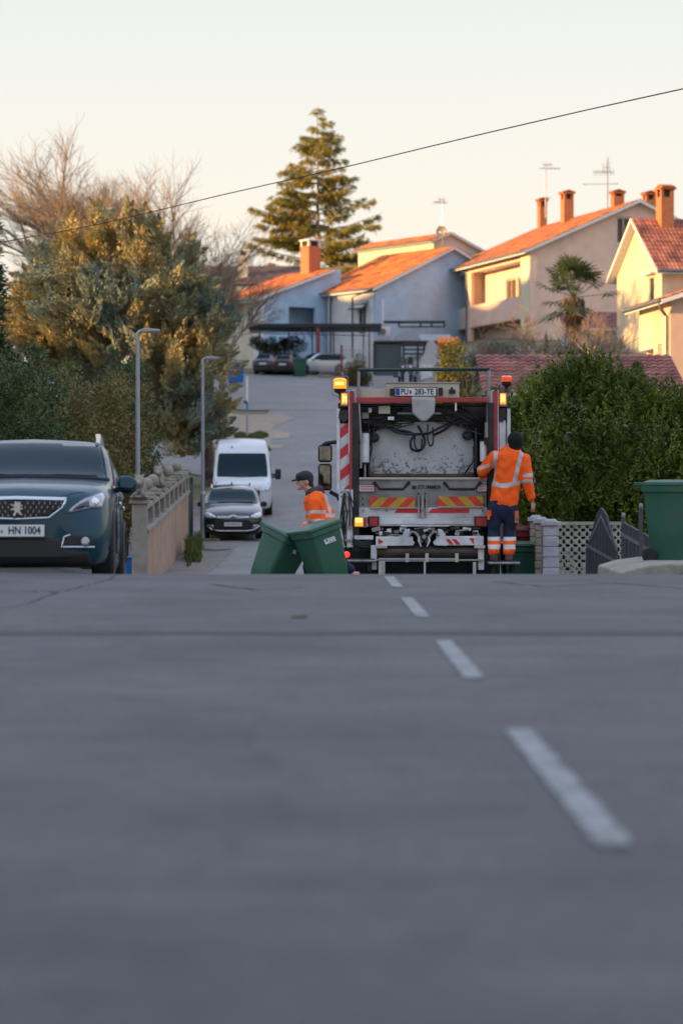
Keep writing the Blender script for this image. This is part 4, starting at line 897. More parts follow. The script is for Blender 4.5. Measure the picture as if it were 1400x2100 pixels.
# ================================================================ street furniture, fences, bins
m_conc = M('cast_concrete', (.30, .27, .23), .9, var=.25, scale=3, bump=.4, dirt=(.10, .10, .08), dirt_amt=.6, dscale=2.5)
m_concl = M('pale_concrete', (.42, .40, .36), .9, var=.2, scale=4, bump=.4, dirt=(.14, .13, .11), dirt_amt=.55, dscale=3)
m_pwall = M('peach_wall_render', (.42, .27, .19), .9, var=.15, scale=2, bump=.4, dirt=(.16, .12, .10), dirt_amt=.6, dscale=1.6)
m_lamp = M('lamp_post_steel', (.30, .32, .35), .45, .55, var=.12, scale=3)
def lamp(px, Y, h, label):
    x_ = X(px, Y); t = thing('street_lamp', label, 'street lamp', (x_, Y, h1(x_, Y)), 0, 'street lamps along the left side')
    b = MB(); b.cyl((0, 0, 0), (0, 0, h*.26), .075, 14, r2=.072); b.cyl((0, 0, h*.26), (0, 0, h-.12), .058, 14, r2=.042); b.build('pole', m_lamp, t)
    b = MB(); b.cyl((0, 0, h*.255), (0, 0, h*.27), .082, 14); b.build('collar', M('zinc', (.55, .57, .6), .5, .6), t, bevel=.006)
    b = MB(); b.tube([(0, 0, h-.22), (0, 0, h-.06), (.05, 0, h-.01), (.12, 0, h)], [.045, .045, .04, .035], 10); b.build('arm', m_lamp, t)
    b = MB(); b.prism([(.08, h-.03), (.46, h-.015), (.50, h+.01), (.46, h+.035), (.2, h+.06), (.08, h+.04)], -.11, .11); hd = b.build('lamp_head', m_lamp, t, bevel=.012)
    b = MB(); b.bb(.2, .44, -.08, .08, h-.038, h-.030); b.build('lens', M('lamp_lens', (.5, .5, .48), .2), hd, smooth=0)
lamp(283, 52, (1196-704)/5000*52+.12, 'nearer and taller-looking grey street lamp beside the stone balustrade')
lamp(416, 72, (1108-737)/5000*72+.05, 'farther grey street lamp beside the dark estate car')
tpad = tag(MB().box((X(418, 72.), 71.9, h1(X(418, 72), 72)+.03), (.95, .6, .10)).build('lamp_footing', M('mossy_kerb', (.16, .16, .05), .95, var=.4), None, smooth=0, bevel=.02), 'mossy concrete footing round the base of the farther lamp', 'footing')

# balustrade: base wall, balusters, rail, posts with ornaments
bl = thing('balustrade', 'peach garden wall topped with concrete balusters and posts left of the street', 'garden wall', (-3.80, 46, 0))
PY = [46+2.45*i for i in range(10)]
def bx(Y): return -(3.80+(Y-46)*.0265)+3.80
def btop(Y): return np.interp(Y, [46, 68], [-.20, .42])
b = MB(); n_ = 12
for i in range(n_):
    Ya, Yb = 46+22*i/n_, 46+22*(i+1)/n_; vs = []
    for Yq in (Ya, Yb):
        x_ = bx(Yq); g = h1(-3.8+x_, Yq)-.3; tp = btop(Yq); vs += [(x_-.12, Yq-46, g), (x_+.12, Yq-46, g), (x_+.12, Yq-46, tp), (x_-.12, Yq-46, tp)]
    b.add(vs, [(0, 1, 5, 4), (1, 2, 6, 5), (2, 3, 7, 6), (3, 0, 4, 7)]+([(3, 2, 1, 0)] if i == 0 else [])+([(4, 5, 6, 7)] if i == n_-1 else []))
b.build('base_wall', m_pwall, bl, smooth=0)
for k, (off, w_, t_) in enumerate(((0, .34, .09), (.44, .28, .09))):
    b = MB(); vs = []
    for Yq in (46, 68.1):
        x_ = bx(Yq); tp = btop(Yq)+off+.001; vs += [(x_-w_/2, Yq-46, tp), (x_+w_/2, Yq-46, tp), (x_+w_/2, Yq-46, tp+t_), (x_-w_/2, Yq-46, tp+t_)]
    b.add(vs, [(0, 1, 5, 4), (1, 2, 6, 5), (2, 3, 7, 6), (3, 0, 4, 7), (3, 2, 1, 0), (4, 5, 6, 7)]); b.build('coping' if k == 0 else 'rail', m_conc, bl, smooth=0, bevel=.015)
pf = [(.055, 0), (.06, .04), (.035, .07), (.065, .16), (.055, .24), (.03, .28), (.05, .32), (.055, .352)]
for i in range(9):
    for j in range(5):
        Yq = PY[i]+.42+j*.40
        if Yq > 67.8: continue
        b = MB(); b.lathe(pf, (bx(Yq), Yq-46, btop(Yq)+.09), 9); b.build('baluster', m_conc, bl)
for i in range(10):
    Yq = min(PY[i], 67.95); x_ = bx(Yq); t0 = btop(Yq)
    b = MB(); g = h1(-3.8+x_, Yq)-.3
    b.bb(x_-.14, x_+.14, Yq-46-.14, Yq-46+.14, g if i == 0 else t0-.02, t0+.56); b.bb(x_-.19, x_+.19, Yq-46-.19, Yq-46+.19, t0+.56, t0+.63); b.bb(x_-.155, x_+.155, Yq-46-.155, Yq-46+.155, t0+.631, t0+.68); b.build('post', m_conc, bl, smooth=0, bevel=.015)
for i, lb in ((1, 'weathered stone ball on the second post of the balustrade'), (2, 'weathered stone ball on the third post of the balustrade'), (5, 'weathered stone ball on the middle post of the balustrade'), (7, 'weathered stone ball on a far post of the balustrade')):
    Yq = PY[i]; x_ = bx(Yq); t0 = btop(Yq)+.68
    b = MB(); b.lathe([(.10, 0), (.06, .05), (.06, .07)], (0, 0, 0), 12); b.ell((0, 0, .18), (.13, .13, .13), 14, 9); tag(b.build('stone_ball', m_conc, None), lb, 'stone ball', 'stone balls on the balustrade').location = (-3.8+x_, Yq, t0)
for i, lb in ((0, 'crouching stone animal ornament on the nearest balustrade post'), (3, 'crouching stone animal ornament halfway along the balustrade')):
    Yq = PY[i]; x_ = bx(Yq); b = MB()
    b.ell((0, .05, .16), (.13, .22, .15), 12, 8); b.ell((0, -.13, .30), (.10, .12, .13), 12, 8); b.ell((0, -.24, .27), (.06, .07, .055), 8, 6)
    for s in (-1, 1): b.ell((s*.08, -.20, .07), (.045, .12, .06), 8, 6); b.ell((s*.075, -.10, .42), (.03, .03, .04), 6, 5)
    b.bb(-.17, .17, -.26, .26, 0, .03)
    o = tag(b.build('stone_ornament', m_conc, None), lb, 'ornament', 'stone animals on the balustrade'); o.location = (-3.8+x_, Yq, btop(Yq)+.68); bpy_m = o.modifiers.new('r', 'REMESH'); bpy_m.mode = 'VOXEL'; bpy_m.voxel_size = .02; bake(o); o.data.polygons.foreach_set('use_smooth', [True]*len(o.data.polygons))
# dark green screen fence beyond the balustrade
gf = thing('screen_fence', 'dark green slatted screen fence between the balustrade and the farther lamp', 'fence', (-4.42, 68.3, h1(-4.42, 68.3)))
m_gs = M('green_screen', (.03, .06, .05), .7, var=.3, stretch=(1, 12, .3))
for k in range(4): b = MB(); b.box((-.02*k, 1.6*k, .95), (.07, .07, 1.95)); b.build('post', m_green, gf, smooth=0)
for k in range(3):
    b = MB()
    for q in range(11): b.bb(-.02*k-.02, -.02*k+.02, 1.6*k+.06+q*.137, 1.6*k+.06+q*.137+.11, .12+.03*(q % 2), 1.72+.05*math.sin(q*2+k))
    b.build('panel', m_gs, gf, smooth=0)
# road sign pole and blue container at the bend
bs = thing('sign_post', 'thin pole banded white and blue rising from grass by the upper bend', 'pole', (X(507, 115), 115, h1(X(507, 115), 115)))
b = MB(); b.cyl((0, 0, 0), (0, 0, 1.3), .045, 8, m_lamp); b.cyl((0, 0, 1.3), (0, 0, 1.75), .047, 8, M('sign_blue', (.03, .18, .42), .5)); b.cyl((0, 0, 1.75), (0, 0, 2.95), .045, 8, m_fascia); b.build('pole', None, bs)
b = MB(); b.box((-.08, -.06, 1.75), (.16, .06, .1)); b.build('bracket', m_dark, bs, smooth=0)
bc = thing('recycling_container', 'bright blue recycling container behind the cypress tip', 'container', (X(484, 160), 160, h1(X(484, 160), 160)))
m_bluep = M('blue_plastic', (.01, .14, .42), .45, var=.15); b = MB(); b.box((0, 0, .65), (.95, .9, 1.1), taper=1.08); b.build('body', m_bluep, bc, smooth=0, bevel=.04)
b = MB(); b.lathe([(.57, 0), (.55, .12), (.4, .26), (.1, .32)], (0, 0, 1.201), 16); b.build('lid', m_bluep, bc)
# overhead cable
pts_px = [(-220, 538), (-60, 510), (0, 497), (110, 478), (220, 456), (330, 430), (450, 401), (600, 367), (735, 336), (870, 303), (1000, 272), (1200, 226), (1400, 182), (1600, 137)]
cps = [P(x_, y_, 62-(x_+220)*.016) for x_, y_ in pts_px]
o = MB().tube(cps, .0105, 6).build('overhead_cable', m_black, None); tag(o, 'thin dark overhead cable sagging across the sky from lower left to upper right', 'cable')

# ---- wheelie bins
m_bin = M('green_bin_plastic', (.020, .100, .062), .45, var=.16, scale=3, bump=.05, dirt=(.06, .075, .055), dirt_amt=.6, dscale=3)
m_binr = M('dark_red_plastic', (.20, .015, .02), .45, var=.2); m_rub = M('rubber', (.018, .018, .02), .85, var=.2)
def make_bin(mat, label, group, name='wheelie_bin', lidmat=None):
    """240-litre two-wheeled bin; origin on the ground under the middle; handle side at +Y"""
    t = thing(name, label, 'wheelie bin', group=group)
    def ring(z, x0, x1, y0, y1, r=.05):
        pts = []
        for cx, cy, a0 in ((x1-r, y1-r, 0), (x0+r, y1-r, 90), (x0+r, y0+r, 180), (x1-r, y0+r, 270)):
            for k in range(4): a = R(a0+30*k); pts.append((cx+r*math.cos(a), cy+r*math.sin(a), z))
        return pts
    b = MB(); secs = [ring(.04, -.215, .215, -.20, .20), ring(.30, -.232, .232, -.245, .235), ring(.33, -.240, .240, -.255, .24), ring(.42, -.245, .245, -.265, .25), ring(.90, -.272, .272, -.325, .30), ring(.905, -.295, .295, -.35, .325, .06), ring(.985, -.298, .298, -.353, .328, .06)]
    vs = [p for s_ in secs for p in s_]; n = 16
    b.add(vs, [(i*n+k, i*n+(k+1) % n, (i+1)*n+(k+1) % n, (i+1)*n+k) for i in range(len(secs)-1) for k in range(n)]+[tuple(range(n-1, -1, -1)), tuple((len(secs)-1)*n+k for k in range(n))])
    b.build('body', mat, t, smooth=30, bevel=.006)
    b = MB(); l0 = [ring(.990, -.305, .305, -.375, .30, .05), ring(1.03, -.300, .300, -.37, .30, .06), ring(1.055, -.24, .24, -.30, .25, .08), ring(1.062, -.1, .1, -.12, .1, .05)]
    b.add([p for s_ in l0 for p in s_], [(i*n+k, i*n+(k+1) % n, (i+1)*n+(k+1) % n, (i+1)*n+k) for i in range(3) for k in range(n)]+[tuple(range(n-1, -1, -1)), tuple(3*n+k for k in range(n))])
    b.bb(-.29, -.18, .28, .40, .985, 1.03); b.bb(.18, .29, .28, .40, .985, 1.03); b.build('lid', lidmat or mat, t, smooth=30, bevel=.006)
    b = MB(); b.cyl((-.27, .40, .985), (.27, .40, .985), .017, 10)
    for s in (-.25, .25): b.bb(s-.02, s+.02, .31, .41, .955, .984)
    b.build('handle', mat, t)
    b = MB(); b.cyl((-.26, .20, .10), (.26, .20, .10), .012, 8); b.build('axle', m_gal, t)
    for s in (-1, 1):
        b = MB(); b.lathe([(.03, -.025), (.07, -.025), (.095, -.018), (.10, -.008), (.10, .008), (.095, .018), (.07, .025), (.03, .025)], (0, 0, 0), 20, axis='X'); w_ = b.build('wheel', m_rub, t); w_.location = (s*.265, .20, .10)
    return t
def sticker(t, x, z, w, h, y, mat, rx=R(82)):
    b = MB(); b.box((0, 0, 0), (w, h, .002)); o = b.build('sticker', mat, t, smooth=0); o.location = (x, y, z); o.rotation_euler = (rx, 0, 0); return o
G1 = 'green wheelie bins pulled by the walking worker'
bin1 = make_bin(m_bin, 'green wheelie bin with white sticker, tilted left, nearest the garbage truck', G1)
def place_bin(o, px, py, Y, rz, ry, rx=0): # centre of body
    m = Matrix.Rotation(R(ry), 4, 'Y') @ Matrix.Rotation(R(rx), 4, 'X') @ Matrix.Rotation(R(rz), 4, 'Z'); c = P(px, py, Y) - (m @ Vector((0, 0, .60))); o.matrix_world = Matrix.Translation(c) @ m
    o.location = c; o.rotation_euler = m.to_euler()
bin2 = clone(bin1, label='green wheelie bin tilted to the right, seen behind its neighbour, without a paper sticker')
m_lab = M('paper_sticker', (.55, .56, .60), .6, var=.1)
st_ = sticker(bin1, .02, .80, .20, .10, -.318, m_lab)
b = MB()
for q in range(3): b.box((.03, .025-.02*q, .0022), (.10, .006, .001), m_pipe)
b.lathe([(.012, .0015), (.02, .0015), (.02, .0028), (.012, .0028)], (-.055, 0, 0), 14, mat=M('sticker_ink', (.10, .06, .2), .6)); b.box((.02, -.035, .0022), (.12, .008, .001), m_redp); b.build('print', None, st_, smooth=0)
sticker(bin1, -.253, .86, .035, .05, -.05, m_lab).rotation_euler = (R(90), 0, R(-88))
sticker(bin2, .0, .83, .07, .07, -.322, m_lab)
place_bin(bin1, 658, 1134, 34.0, 28, -19, 4); place_bin(bin2, 566, 1142, 34.6, 42, 22, 0)
bin3 = clone(bin1, label='upright green wheelie bin with flat lid, standing by the iron gate at the right edge')
for ch in [c for c in bin3.children if c.name.startswith('sticker')]:
    for g in list(ch.children): bpy.data.objects.remove(g)
    bpy.data.objects.remove(ch)
del bin3['group']; bin3.location = (X(1377, 31), 31, zy(1155, 31)); bin3.rotation_euler = (0, 0, R(62))
bin4 = make_bin(m_binr, 'dark red wheelie bin behind the worker on the step', None, lidmat=M('dark_red_lid', (.16, .02, .03), .4)); bin4.location = (X(1072, 38.6), 38.6, h1(X(1072, 38.6), 38.6)); bin4.scale = (1, 1, 1.08)
bin5 = make_bin(m_bin, 'green wheelie bin in front of the dark red one, partly behind the truck step', None); bin5.location = (X(1064, 37.8), 37.8, zy(1120, 37.8)-.985); bin5.rotation_euler = (0, 0, R(4))
bin6 = clone(bin5, loc=(X(615, 173.5), 173.5, h1(X(615, 173.5), 173.5)), rotz=R(20), label='far green wheelie bin standing beside the silver car'); bin6.scale = (1.45, 1.45, 1.25)
cr = thing('plastic_crate', 'bright blue plastic crate on the ground at the foot of the nearer lamp', 'crate', P(277, 1180, 47.2), R(6))
b = MB(); b.box((0, 0, .16), (.34, .3, .34), taper=1.12); b.build('body', m_bluep, cr, smooth=0, bevel=.015); b = MB(); b.bb(-.21, .21, -.19, .19, .331, .365); b.prism([(.12, .37), (.24, .43), (.24, .40), (.12, .34)], -.15, .15); b.build('rim', m_bluep, cr, smooth=0, bevel=.008)

# ---- right-hand boundary: stone pillars, lattice wall, iron gates, plinth
m_stone = M('tan_stone', (.36, .30, .24), .9, var=.3, scale=6, bump=.7, dirt=(.14, .12, .1), dirt_amt=.5, dscale=4); m_wst = M('white_block', (.46, .47, .52), .85, var=.15, scale=5, bump=.5, dirt=(.2, .2, .22), dirt_amt=.5, dscale=3)
def pillar(px, Y, w, ytop, n, mat, name, label, group=None):
    x_ = X(px, Y); g = h1(x_, Y); H_ = zy(ytop, Y)-g; t = thing(name, label, 'pillar', (x_, Y, g), R(-3), group); r_ = random.Random(px)
    b = MB(); hb = (H_-.1)/n
    for i in range(n):
        for side in ((-1, 1) if mat is m_stone else (0,)):
            e = r_.uniform(-.008, .008); ww = w if side == 0 else w/2-.004; b.box((side*w/4+e*.4, e, hb*(i+.5)), (ww, w+e, hb-.014))
    b.bb(-w/2+.015, w/2-.015, -w/2+.015, w/2-.015, 0, H_-.1); b.build('shaft', mat, t, smooth=0, bevel=.012)
    b = MB(); b.bb(-w/2-.03, w/2+.03, -w/2-.03, w/2+.03, H_-.098, H_-.04); b.box((0, 0, H_-.02), (w-.02, w-.02, .038), taper=.7); b.build('cap', m_wst, t, smooth=0, bevel=.008); return t
pillar(1128, 36.0, .235, 1064, 7, m_wst, 'block_pillar', 'pale grey block pillar with cap left of the lattice wall')
pillar(1109, 37.2, .20, 1060, 10, m_stone, 'stone_pillar', 'middle tan stone pillar beside the pale block pillar', 'tan stone pillars')
pillar(1098, 38.2, .20, 1056, 10, m_stone, 'stone_pillar', 'left-hand tan stone pillar next to the dark red bin', 'tan stone pillars')
lw = thing('lattice_wall', 'low openwork wall of pale concrete lattice blocks', 'wall', (X(1147, 37), 37, zy(1176, 37)-.12))
wl, hl = X(1282, 37)-X(1147, 37), (1176-1070)/5000*37+.12; b = MB(); pt_ = .118
b.bb(0, wl, -.05, .05, hl-.05, hl); b.bb(0, wl, -.05, .05, 0, .1)
nx = int(wl/pt_); nz = int((hl-.15)/pt_*1)
for i in range(nx+1):
    for j in range(nz+1):
        cx, cz = i*pt_, .1+j*pt_+.03; b.box((cx, 0, cz), (.058, .079, .058), rot=(0, R(45), 0))
        if i < nx and j < nz:
            for s in (-1, 1): b.box((cx+pt_/2, 0, cz+pt_/2), (pt_*1.42, .0578+.004*s, .026), rot=(0, R(45*s), 0))
b.build('blocks', m_concl, lw, smooth=0)
m_gate = M('grey_iron_gate', (.085, .08, .095), .6, .3, var=.2)
m_gatel = M('gate_rail_grey', (.22, .22, .25), .5, .4)
def gate(px, Y, w, zt, rz, label, peak=True):
    x_ = X(px, Y); g = h1(x_, Y)-.1; Ht = zt-g; t = thing('iron_gate', label, 'gate', (x_, Y, g), R(rz), 'grey iron gates')
    if peak: pr = [(0, 0), (w, 0), (w, Ht-.60), (w*.86, Ht-.42), (w*.66, Ht-.1), (w*.5, Ht), (w*.34, Ht-.1), (w*.14, Ht-.42), (0, Ht-.60)]
    else: pr = [(0, 0), (w, 0), (w, Ht-.25), (0, Ht)]
    b = MB(); b.prism(pr, -.012, .012)
    for k in range(1, 9):
        u = w*k/9; top = (np.interp(u, [q_[0] for q_ in pr[2:]][::-1], [q_[1] for q_ in pr[2:]][::-1]) if peak else Ht-.25*u/w)-.03; b.bb(u-.011, u+.011, -.019, -.0122, .05, float(top))
    b.build('panel', m_gate, t, smooth=0)
    b = MB(); cyc = pr+[pr[0]]
    for i in range(len(pr)): b.cyl((cyc[i][0], 0, cyc[i][1]), (cyc[i+1][0], 0, cyc[i+1][1]), .018, 6)
    b.build('frame', m_gate, t)
    for q in ((.28, .62, .95) if peak else (.45, .85)):
        b = MB(); b.prism([(0, Ht*q-.02), (w, Ht*q-.30*w), (w, Ht*q-.30*w+.05), (0, Ht*q+.03)], -.02, -.0125) if q < .9 else b.prism([(w*.16, Ht-.45), (w*.5, Ht-.14), (w*.84, Ht-.45), (w*.84, Ht-.41), (w*.5, Ht-.08), (w*.16, Ht-.41)], -.02, -.0125); b.build('rail', m_gatel, t, smooth=0)
gate(1203, 35.2, .80, zy(1042, 35.2), -64, 'nearer grey iron gate leaf with a pointed top, standing open')
gate(1277, 34.0, .95, zy(1072, 34.0), -66, 'grey iron gate leaf with sloping rails next to the green bin', peak=False)
for px_, Y_, yt, lb in ((1277, 34.05, 1062, 'thin iron gate post left of the sloping-rail gate'), (1313, 32.4, 1043, 'iron gate post with a ball tip beside the green bin')):
    x_ = X(px_, Y_); g = h1(x_, Y_); hh = zy(yt, Y_)-g; t = thing('gate_post', lb, 'gate post', (x_, Y_, g), 0, 'iron gate posts'); b = MB(); b.box((0, 0, hh/2), (.05, .05, hh)); b.build('post', m_gate, t, smooth=0); b = MB(); b.ell((0, 0, hh+.03), (.03, .03, .045), 8, 6); b.build('finial', m_gatel, t)
pl = thing('kerb_stone', 'low rounded concrete kerb ramp under the green bin at the right edge', 'kerb', (X(1268, 29.5), 29.5, 0)); zt = zy(1157, 29.6); b = MB()
b.prism([(0, -.75), (2.6, -.75), (2.6, zt+.01), (.55, zt+.01), (.25, zt-.03), (.02, zt-.10)], 0, 2.6); b.build('ramp', m_conc, pl, smooth=0, bevel=.025)
# folded parasol
um = thing('parasol', 'closed green parasol standing among the leafless garden trees', 'parasol', (X(1118, 119), 119, zy(745, 119)))
b = MB(); b.cyl((0, 0, -.6), (0, 0, 1.6), .03, 8, m_alu); b.lathe([(.07, .25), (.16, .35), (.13, .8), (.09, 1.2), (.03, 1.5), (.01, 1.55)], (0, 0, 0), 9, mat=M('teal_canvas', (.01, .13, .09), .7)); b.build('canopy', None, um)
# small bits of litter and stones on the near road
r_ = random.Random(8); m_leafl = M('dead_leaf_litter', (.10, .05, .03), .8)
b = MB(); x_, y_ = X(612, 14.6), CH*5000/(1270-980); b.add([(x_-.04, y_-.05, .013), (x_+.05, y_-.03, .016), (x_+.045, y_+.06, .024), (x_-.05, y_+.04, .014)], [(0, 1, 2, 3)]); tag(b.build('fallen_leaf', m_leafl, None, solid=.003), 'single dry brown leaf lying on the asphalt beyond the dark seam', 'leaf')
# ================================================================ cars
from mathutils.geometry import delaunay_2d_cdt
def crom(xs_, P_, t):
    """monotone-ish cubic interpolation of rows P_ at parameters xs_ for values t (Catmull-Rom tangents, limited)"""
    xs_ = np.asarray(xs_, float); P_ = np.asarray(P_, float); d = np.diff(P_, axis=0)/np.diff(xs_)[:, None]; m = np.zeros_like(P_)
    m[1:-1] = np.where(d[1:]*d[:-1] > 0, 2*d[1:]*d[:-1]/(d[1:]+d[:-1]+1e-12), 0); m[0] = d[0]; m[-1] = d[-1]
    i = np.clip(np.searchsorted(xs_, t, side='right')-1, 0, len(xs_)-2); h = (xs_[i+1]-xs_[i])[:, None]; u = ((t-xs_[i])[:, None])/h
    return (2*u**3-3*u**2+1)*P_[i]+(u**3-2*u**2+u)*h*m[i]+(-2*u**3+3*u**2)*P_[i+1]+(u**3-u**2)*h*m[i+1]
def loft_car(stations, name, mat, parent, wheels=(), wr=.36, n=14):
    """stations: (y, zb, wb, wm, zm, ws, zs, wt, zt, zc); nose at y=0 facing -Y, half-profile widths and heights"""
    S = np.array(stations); ty = np.unique(np.concatenate([np.linspace(S[0, 0], S[-1, 0], 120), S[:, 0]])); Q = crom(S[:, 0], S[:, 1:], ty)
    rings = []
    for y, (zb, wb, wm, zm, ws, zs, wt, zt, zc) in zip(ty, Q):
        pr = np.array([(0, zb), (wb*.8, zb), (wb, zb+.05), (wm, zm), (ws, zs), (wt, zt), (wt*.72, zt+(zc-zt)*.62), (0, zc)])
        seg_ = np.concatenate([[0], np.cumsum(np.linalg.norm(np.diff(pr, axis=0), axis=1)+1e-4)]); tt = np.unique(np.concatenate([np.linspace(a, b, 5)[:-1] for a, b in zip(seg_[:-1], seg_[1:])]+[[seg_[-1]]]))
        h = crom(seg_, pr, tt); right = [(x, y, z) for x, z in h]; left = [(-x, y, z) for x, z in h[-2:0:-1]]; rings.append(right+left)
    m = len(rings[0]); V = [p for r in rings for p in r]; F = [(i*m+k, i*m+(k+1) % m, (i+1)*m+(k+1) % m, (i+1)*m+k) for i in range(len(rings)-1) for k in range(m)]
    b = MB(); b.add(V, F+[tuple(range(m-1, -1, -1)), tuple((len(rings)-1)*m+k for k in range(m))]); o = b.build(name, mat, parent, smooth=32)
    if wheels:
        c = MB()
        for wy in wheels:
            for s in (-1, 1): c.cyl((s*.55, wy, wr+.02), (s*1.3, wy, wr+.02), wr+.065, 28)
        co = c.build('cutter', mat, None, smooth=0); co.location = (0, 0, 0); md = o.modifiers.new('b', 'BOOLEAN'); md.operation = 'DIFFERENCE'; md.object = co; md.solver = 'EXACT'
        loc = o.parent; o.parent = None; bpy.context.view_layer.update(); bake(o); o.parent = loc; bpy.data.objects.remove(co)
    me = o.data; bm = bmesh.new(); bm.from_mesh(me); bvh = BVHTree.FromBMesh(bm); bm.free()
    return o, bvh
def patch(bvh, poly, axis, name, mat, parent, off=.004, thick=.006, res=.035, sign=1, mirror=False):
    """a thin panel that follows the body: polygon drawn in x,z (axis 'front'/'rear') or y,z (axis 'side'), laid onto the surface"""
    if mirror: poly = [(-u, v) for u, v in poly][::-1]
    V = [Vector(p) for p in poly]; n = len(V); vs = []; 
    for i in range(n):
        a, b_ = V[i], V[(i+1) % n]; k = max(1, int((b_-a).length/res)); vs += [a.lerp(b_, q/k) for q in range(k)]
    nb = len(vs); us, ws = [v[0] for v in vs], [v[1] for v in vs]; cx = (max(us)+min(us))/2
    def inside(p):
        c = False; j = nb-1
        for i in range(nb):
            if (ws[i] > p[1]) != (ws[j] > p[1]) and p[0] < (us[j]-us[i])*(p[1]-ws[i])/(ws[j]-ws[i])+us[i]: c = not c
            j = i
        return c
    u = min(us)+res/2
    while u < max(us):
        w_ = min(ws)+res/2
        while w_ < max(ws):
            if inside((u, w_)) and min((Vector((u, w_))-q).length for q in vs[:nb]) > res*.45: vs.append(Vector((u, w_)))
            w_ += res
        u += res
    ov, oe, of, _, _, _ = delaunay_2d_cdt(vs, [(i, (i+1) % nb) for i in range(nb)], [], 1, 1e-5)
    out = []
    for p in ov:
        if axis == 'front': o, d = Vector((p[0], -3, p[1])), Vector((0, 1, 0))
        elif axis == 'rear': o, d = Vector((p[0], 12, p[1])), Vector((0, -1, 0))
        else: o, d = Vector((3*sign, p[0], p[1])), Vector((-sign, 0, 0))
        h, nn, _, _ = bvh.ray_cast(o, d)
        if h is None: h, nn, _, _ = bvh.find_nearest(o+d*3)
        if nn.dot(d) > 0: nn = -nn
        nn = (nn-d*.3).normalized(); out.append(h+nn*off)
    b = MB(); b.add(out, [tuple(f) for f in of]); o = b.build(name, mat, parent, smooth=50)
    if thick: m_ = o.modifiers.new('s', 'SOLIDIFY'); m_.thickness = thick; m_.offset = 0
    return o
def line_on(bvh, pts, r, name, mat, parent, axis='front', off=.006, sign=1, n=6, rad=None):
    out = []
    P_ = [Vector(p) for p in pts]; dn = []
    for a, b_ in zip(P_[:-1], P_[1:]):
        k = max(1, int((b_-a).length/.03)); dn += [a.lerp(b_, q/k) for q in range(k)]
    dn.append(P_[-1])
    for p in dn:
        if axis == 'front': o, d = Vector((p[0], -3, p[1])), Vector((0, 1, 0))
        else: o, d = Vector((3*sign, p[0], p[1])), Vector((-sign, 0, 0))
        h, nn, _, _ = bvh.ray_cast(o, d)
        if h is None: h, nn, _, _ = bvh.find_nearest(o+d*3)
        out.append(h-d*off)
    b = MB(); b.tube(out, r, n); return b.build(name, mat, parent)
m_teal = M('teal_car_paint', (.002, .042, .072), .30, .30, var=.03, coat=.4, spec=.3); m_darkcar = M('black_blue_car_paint', (.012, .016, .022), .3, .4, var=.03, coat=1.0)
m_vanw = M('white_van_paint', (.55, .57, .60), .35, var=.04, coat=.5); m_silver = M('silver_car_paint', (.42, .44, .47), .3, .7, var=.03, coat=1.0); m_greycar = M('grey_car_paint', (.12, .13, .15), .3, .6, var=.03, coat=1.0)
m_chrome = M('chrome', (.62, .64, .66), .12, 1.0, var=0); m_wind = M('windscreen_glass', (.004, .020, .030), .04, var=0, spec=.15); m_blk = M('matt_black_trim', (.012, .012, .014), .6, var=.1)
m_hl = M('headlamp_glass', (.30, .33, .38), .06, .5, var=.15, coat=1.0, scale=14); m_hld = M('headlamp_dark', (.03, .035, .045), .1, .3, var=.3, coat=1.0); m_lens = M('lens_bright', (.72, .78, .85), .08, .6, var=.1, coat=1)
m_plate = M('plate_white', (.60, .61, .63), .4, var=.05); m_ink = M('plate_ink', (.015, .015, .02), .5, var=0); m_red = M('red_lens', (.35, .01, .015), .15, coat=1, var=.2); m_tyre = M('tyre', (.014, .014, .015), .8, var=.2); m_alloy = M('alloy_wheel', (.35, .36, .38), .3, .9, var=.1)
m_plb = M('plate_blue', (.01, .04, .25), .4, var=0)
def wheel(parent, x, y, r, w=.21, name='wheel'):
    s = 1 if x > 0 else -1; b = MB(); b.lathe([(r*.62, -w/2), (r*.93, -w/2), (r, -w/2+.03), (r, w/2-.03), (r*.93, w/2), (r*.62, w/2)], (0, 0, 0), 32, axis='X'); t = b.build('wheel', m_tyre, parent, bevel=0); t.location = (x, y, r)
    b = MB(); b.lathe([(.05, s*w*.30), (r*.18, s*w*.36), (r*.2, s*w*.25), (r*.6, s*w*.2), (r*.64, s*w*.46), (r*.60, s*w*.46)], (0, 0, 0), 28, axis='X')
    for k in range(5):
        a = 2*math.pi*k/5; b.box((s*w*.34, math.cos(a)*r*.38, math.sin(a)*r*.38), (.03, r*.5, .055), rot=(a, 0, 0))
    b.build('rim', m_alloy, t); return t
def mirror(parent, bvh, x, y, z, mat, sx=.20, sz=.15, reach=.14, name='door_mirror'):
    s = 1 if x > 0 else -1; b = MB(); b.prism([(x+s*(reach-sx/2), z-sz*.42), (x+s*(reach+sx*.30), z-sz*.50), (x+s*(reach+sx*.5), z-sz*.12), (x+s*(reach+sx*.46), z+sz*.22), (x+s*(reach+sx*.1), z+sz*.50), (x+s*(reach-sx*.42), z+sz*.46)], y-.07, y+.07); o = b.build(name, mat, parent, smooth=60, bevel=.035, seg=4)
    b = MB(); b.tube([(x-s*.12, y+.02, z-.09), (x+s*.02, y, z-.07), (x+s*reach*.9, y, z-.03)], [.035, .03, .025], 8); b.build('stalk', m_blk, o)
    b = MB(); b.ell((x+s*reach, y+.03, z-.045), (sx/2*.93, .085, sz/2*.8), 14, 8); b.build('lower_shell', m_blk, o); return o
